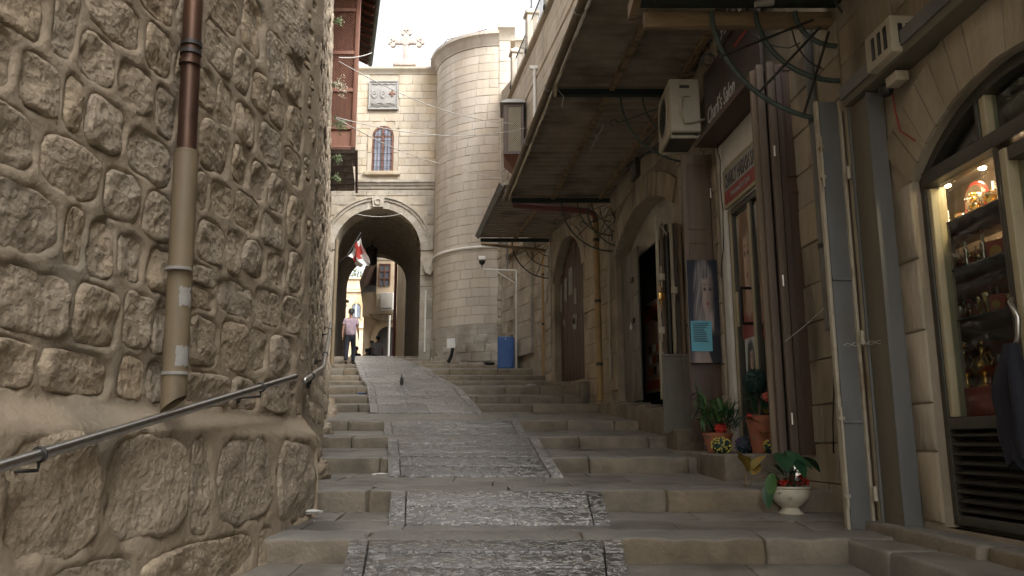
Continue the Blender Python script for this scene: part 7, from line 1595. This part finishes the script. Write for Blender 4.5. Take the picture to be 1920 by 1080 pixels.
def mum(u, v, Y, r, m, lab, z=-.1):
    p = P(u, v, Y); t = thing('chrysanthemum', lab, 'flowers', (p.x, Y, z + r * .7), 0)
    b = MB(); b.ball((0, 0, 0), r * .92, 14, 9, (1, .8, .85), amp=.15); b.build('foliage', M['topi'], t, smooth=True)
    b = MB()
    for k in range(90):
        d = Vector((rnd.gauss(0, 1), rnd.gauss(-.3, 1), rnd.gauss(.4, .8))).normalized(); c = Vector((d.x, d.y * .8, d.z * .85)) * r; b.ball(c, r * .085, 6, 4)
    b.build('blossoms', M[m], t, smooth=True); return t
# pot 1
p = P(1347, 845, 8.5); t = thing('terracotta_flowerpot', 'terracotta pot with leafy stems and a red ball flower beside the brown shutter', 'flowerpot', (p.x, 8.5, -.1)); pot(t, .155, .2)
bush(t, 150, (.04, 0, .32), .16, .12, .011, 'leaf', 1.4); bush(t, 110, (.1, 0, .27), .15, .11, .010, 'leafd', 1.4)
st_ = MB(); 
for k in range(7): a = rnd.uniform(-1.2, .4); st_.tube([(0, 0, .16), (-.1 + a * .03, 0, .36), (-.16 + a * .05, 0, .55 + .03 * k)], .007, 5)
st_.build('stem', M['leaf'], t); b = MB()
for k in range(46): put_leaf(b, (-.15 + rnd.uniform(-.03, .03), rnd.uniform(-.03, .03), rnd.uniform(.3, .62)), rnd.uniform(0, 6.3), rnd.uniform(-.6, .9), rnd.uniform(.10, .17), .013, .6)
b.build('foliage', M['leaf'], t, smooth=True)
flower(t, (.0, -.12, .24), .075, 'petr', 'red_flower')
# pot 2
p = P(1433, 845, 7.95); t = thing('tall_terracotta_pot', 'larger terracotta pot with a dark clipped ball, coral flower and orange leaves', 'flowerpot', (p.x, 7.95, -.1)); pot(t, .16, .36)
c = P(1418, 716, 7.9) - t.location
b = MB(); b.tube([(0, 0, .3), (c.x * .5, 0, .5), (c.x, 0, c.z - .1)], .012, 6); b.build('stem', M['dwood'], t)
b = MB(); b.ball(c, .115, 16, 12)
for k in range(420):
    d = Vector((rnd.gauss(0, 1), rnd.gauss(0, 1), rnd.gauss(0, 1))).normalized(); s_ = d.orthogonal().normalized(); s_ = Matrix.Rotation(rnd.uniform(0, 6.3), 3, d) @ s_; p_ = c + d * .11; b.add([p_ - s_ * .006, p_ + d * .012 + s_.cross(d) * .012, p_ + s_ * .006, p_ + d * .028], [(0, 1, 2, 3)])
b.build('clipped_ball', M['topi'], t)
c = P(1439, 745, 7.8) - t.location; flower(t, c, .068, 'petp', 'coral_flower')
for (u, v, yw, pt, L_, w, m_, bd) in ((1428, 800, 1.4, .9, .17, .05, 'peto', .5), (1444, 790, -1.2, .6, .16, .05, 'peto', .5), (1436, 775, .1, 1.0, .13, .04, 'peto', .3), (1415, 785, 1.6, .2, .2, .035, 'leafd', .4), (1450, 770, -1.5, .4, .2, .03, 'leafd', .4), (1412, 770, 1.9, .3, .22, .022, 'leafd', .2), (1420, 760, 1.2, .7, .2, .02, 'leafd', .2), (1405, 780, 1.7, -.1, .18, .04, 'topi', .4), (1455, 800, -1.4, .1, .16, .03, 'leafd', .4), (1430, 812, 2.9, .3, .12, .05, 'peto', .3)): lone_leaf(t, P(u, v, 7.85) - t.location, yw, pt, L_, w, m_, bd)
bush(t, 110, (0, 0, .42), .14, .11, .013, 'leafd', 1.3); flower(t, P(1405, 779, 7.8) - t.location, .025, 'petr', 'red_bud')
mum(1352, 832, 8.1, .10, 'pety', 'ball of yellow chrysanthemums on the ledge in front of the first terracotta pot'); mum(1338, 826, 8.6, .09, 'petv', 'violet chrysanthemums behind the yellow ones'); mum(1397, 826, 8.2, .105, 'petv', 'dark violet chrysanthemums between the two terracotta pots')
t = mum(1447, 826, 7.75, .085, 'pety', 'small yellow and red chrysanthemums right of the larger terracotta pot'); flower(t, (.06, -.06, .02), .04, 'petr', 'red_flower')
# big-leaved plant + white bowl
Yw = 6.62; zw = P(1480, 966, Yw).z; p = P(1481, 940, Yw); t = thing('white_stone_bowl', 'cream footed bowl planter with red flowers standing on the tread', 'planter', (p.x, Yw, zw))
MB().lathe([(0, 0), (.105, 0), (.108, .012), (.075, .04), (.065, .06), (.10, .085), (.15, .13), (.163, .175), (.158, .205), (.168, .215), (.166, .228), (.152, .225), (.145, .2), (0, .2)], seg=32).build('bowl', M['bowl'], t, smooth=35)
for (x, y, z, r) in ((-.06, -.07, .25, .04), (.0, -.06, .26, .038), (.07, -.06, .27, .045), (.10, -.02, .28, .05), (-.10, -.02, .25, .035), (.12, -.05, .26, .035), (.03, -.02, .29, .03)): flower(t, (x, y, z), r, 'petr', 'red_flower')
flower(t, (.04, -.09, .285), .022, 'paper', 'white_flower'); bush(t, 120, (0, 0, .23), .14, .08, .010, 'leafd', 1.1)
for (u, v, yw, pt, L_, w, m_, bd) in ((1468, 850, 2.9, -.1, .30, .085, 'leafd', .35), (1472, 846, 3.5, -.3, .27, .075, 'leafd', .5), (1500, 858, -1.2, -.1, .20, .06, 'leafd', .5), (1448, 888, 2.5, -1.0, .18, .05, 'leaf', .3), (1440, 905, 2.6, -1.2, .20, .045, 'leafd', .2), (1486, 860, -2.7, .0, .2, .05, 'leafd', .4)): lone_leaf(t, P(u, v, Yw - .05) - t.location, yw, pt, L_, w, m_, bd, 'big_leaf')
b = MB(); 
for (u, v) in ((1468, 852), (1448, 888), (1500, 860)): b.tube([(0, 0, .2), (P(u, v, Yw - .05) - t.location)], .006, 5)
b.build('stem', M['leafd'], t)
t = thing('orange_leaf_stem', 'tall stem with large orange and green mottled leaves left of the white bowl', 'plant', P(1398, 905, 6.9))
for (u, v, yw, pt, L_, w) in ((1402, 885, 1.7, 1.25, .20, .085), (1404, 882, .9, 1.2, .14, .07), (1412, 880, -1.3, .9, .17, .075), (1414, 890, -.6, 1.1, .13, .06), (1400, 870, 2.4, .8, .12, .06)): lone_leaf(t, P(u, v, 6.85) - t.location, yw, pt, L_, w, 'peto', .2, 'mottled_leaf')
b = MB(); b.tube([(.0, 0, -.3), (.005, 0, .05), (0, -.03, .16)], .007, 5); b.tube([(.0, 0, 0), (.15, 0, .06), (.25, 0, .0)], .005, 5); b.build('stem', M['lwood'], t)
# litter
for (u, v, Y, m_, s_, lab, nm) in ((578, 961, 6.3, 'paper', .07, 'crumpled white paper beside the left wall on the lowest tread', 'paper_scrap'), (678, 738, 17.6, 'blue', .07, 'small blue wrapper on the narrow left steps', 'wrapper'), (996, 722, 18.3, 'paper', .07, 'small white scrap on the right hand steps', 'paper_scrap'), (712, 890, 8.0, 'white', .05, 'thin white litter strip at the foot of the left riser', 'paper_scrap')):
    b = MB(); b.ball((0, 0, 0), s_, 8, 5, (1.4, .8, .25), amp=.7); o = b.build(nm, M[m_]); o.location = P(u, v, Y) + Vector((0, 0, .005)); tag(o, lab, 'litter')
p = P(753, 722, 18.3); t = thing('dark_bottle', 'small dark bottle standing on the central ramp', 'bottle', p); MB().lathe([(0, 0), (.04, 0), (.04, .15), (.015, .2), (.015, .25), (0, .25)], seg=10).build('bottle_body', M['black'], t, smooth=50)
b = MB()
for k in range(420):
    i = rnd.randrange(3, 12); Y0, zt, _ = STEP[i]; Y1, zz = STEP[i + 1][0], STEP[i + 1][2]; f = 1 - rnd.random() ** 2.2 * .9; y = Y0 + (Y1 - Y0) * f - .03; z = zt + (zz - zt) * f
    side = rnd.random(); x = (wallX(y) + .12 + rnd.random() ** 2 * .8) if side < .55 else (facX(y) - .25 - rnd.random() ** 2 * 1.2)
    if i in (3,) and side >= .55: x = min(x, 1.9)
    r = rnd.uniform(.006, .02); a = rnd.uniform(0, 6.3); b.add([(x + r * cos(a + q * 1.57) * (1 if q % 2 else .6), y + r * sin(a + q * 1.57), z + .004 + .003 * (q % 2)) for q in range(4)], [(0, 1, 2, 3)], k % 3)
stuff(tag(b.build('street_litter', [M['joint'], M['lwood'], M['oldpaper']]), 'tiny dry leaves and scraps scattered in the corners of the steps', 'litter'))
# pipes and tangled cables by the folded gate
t = thing('grey_downpipe', 'pale grey pipe rising behind the iron bracket between the shutters and the metal gate', 'pipe', P(1560, 200, 6.45))
x_ = facX(6.45) - .06; MB().tube([(x_, 6.45, .9), (x_, 6.45, 3.6)], .04, 12).build('pipe', M['gmet'], t, world=True, smooth=50)
for z in (1.6, 2.7): MB().tube([(x_, 6.45, z - .02), (x_, 6.45, z + .02)], .046, 12).build('pipe_clamp', M['iron'], t, world=True)
for i, (lab, pts, r) in enumerate((('black cable hanging in a loop under the nearest awning', [(1470, 20, 6.3), (1500, 95, 6.3), (1545, 130, 6.3), (1590, 60, 6.3)], .007),
    ('brown cable crossing the dark Arabic board', [(1375, 10, 7.2), (1420, 70, 7.0), (1480, 90, 6.8), (1560, 30, 6.5)], .006),
    ('black cable running down beside the brown shutter', [(1556, 60, 6.5), (1552, 300, 6.5), (1560, 560, 6.5), (1563, 850, 6.5)], .006),
    ('thin cable drooping from the air conditioner to the shutter', [(1335, 215, 8.9), (1350, 300, 8.8), (1356, 420, 8.9), (1352, 520, 8.95)], .006),
    ('pale cable running up the stone wall beside the folded gate', [(1572, 900, 6.3), (1566, 500, 6.35), (1560, 250, 6.35)], .006))):
    b = MB(); q = [P(*p) for p in pts]; w = []
    for k in range(len(q) - 1):
        for m_ in range(5): w.append(q[k].lerp(q[k + 1], m_ / 5) + Vector((.01 * sin(k * 3 + m_), 0, -.03 * sin(pi * m_ / 5))))
    w.append(q[-1]); b.tube(w, r, 5); tag(b.build('hanging_cable', M['cable' if i == 4 else 'black'], None, smooth=True), lab, 'cable')
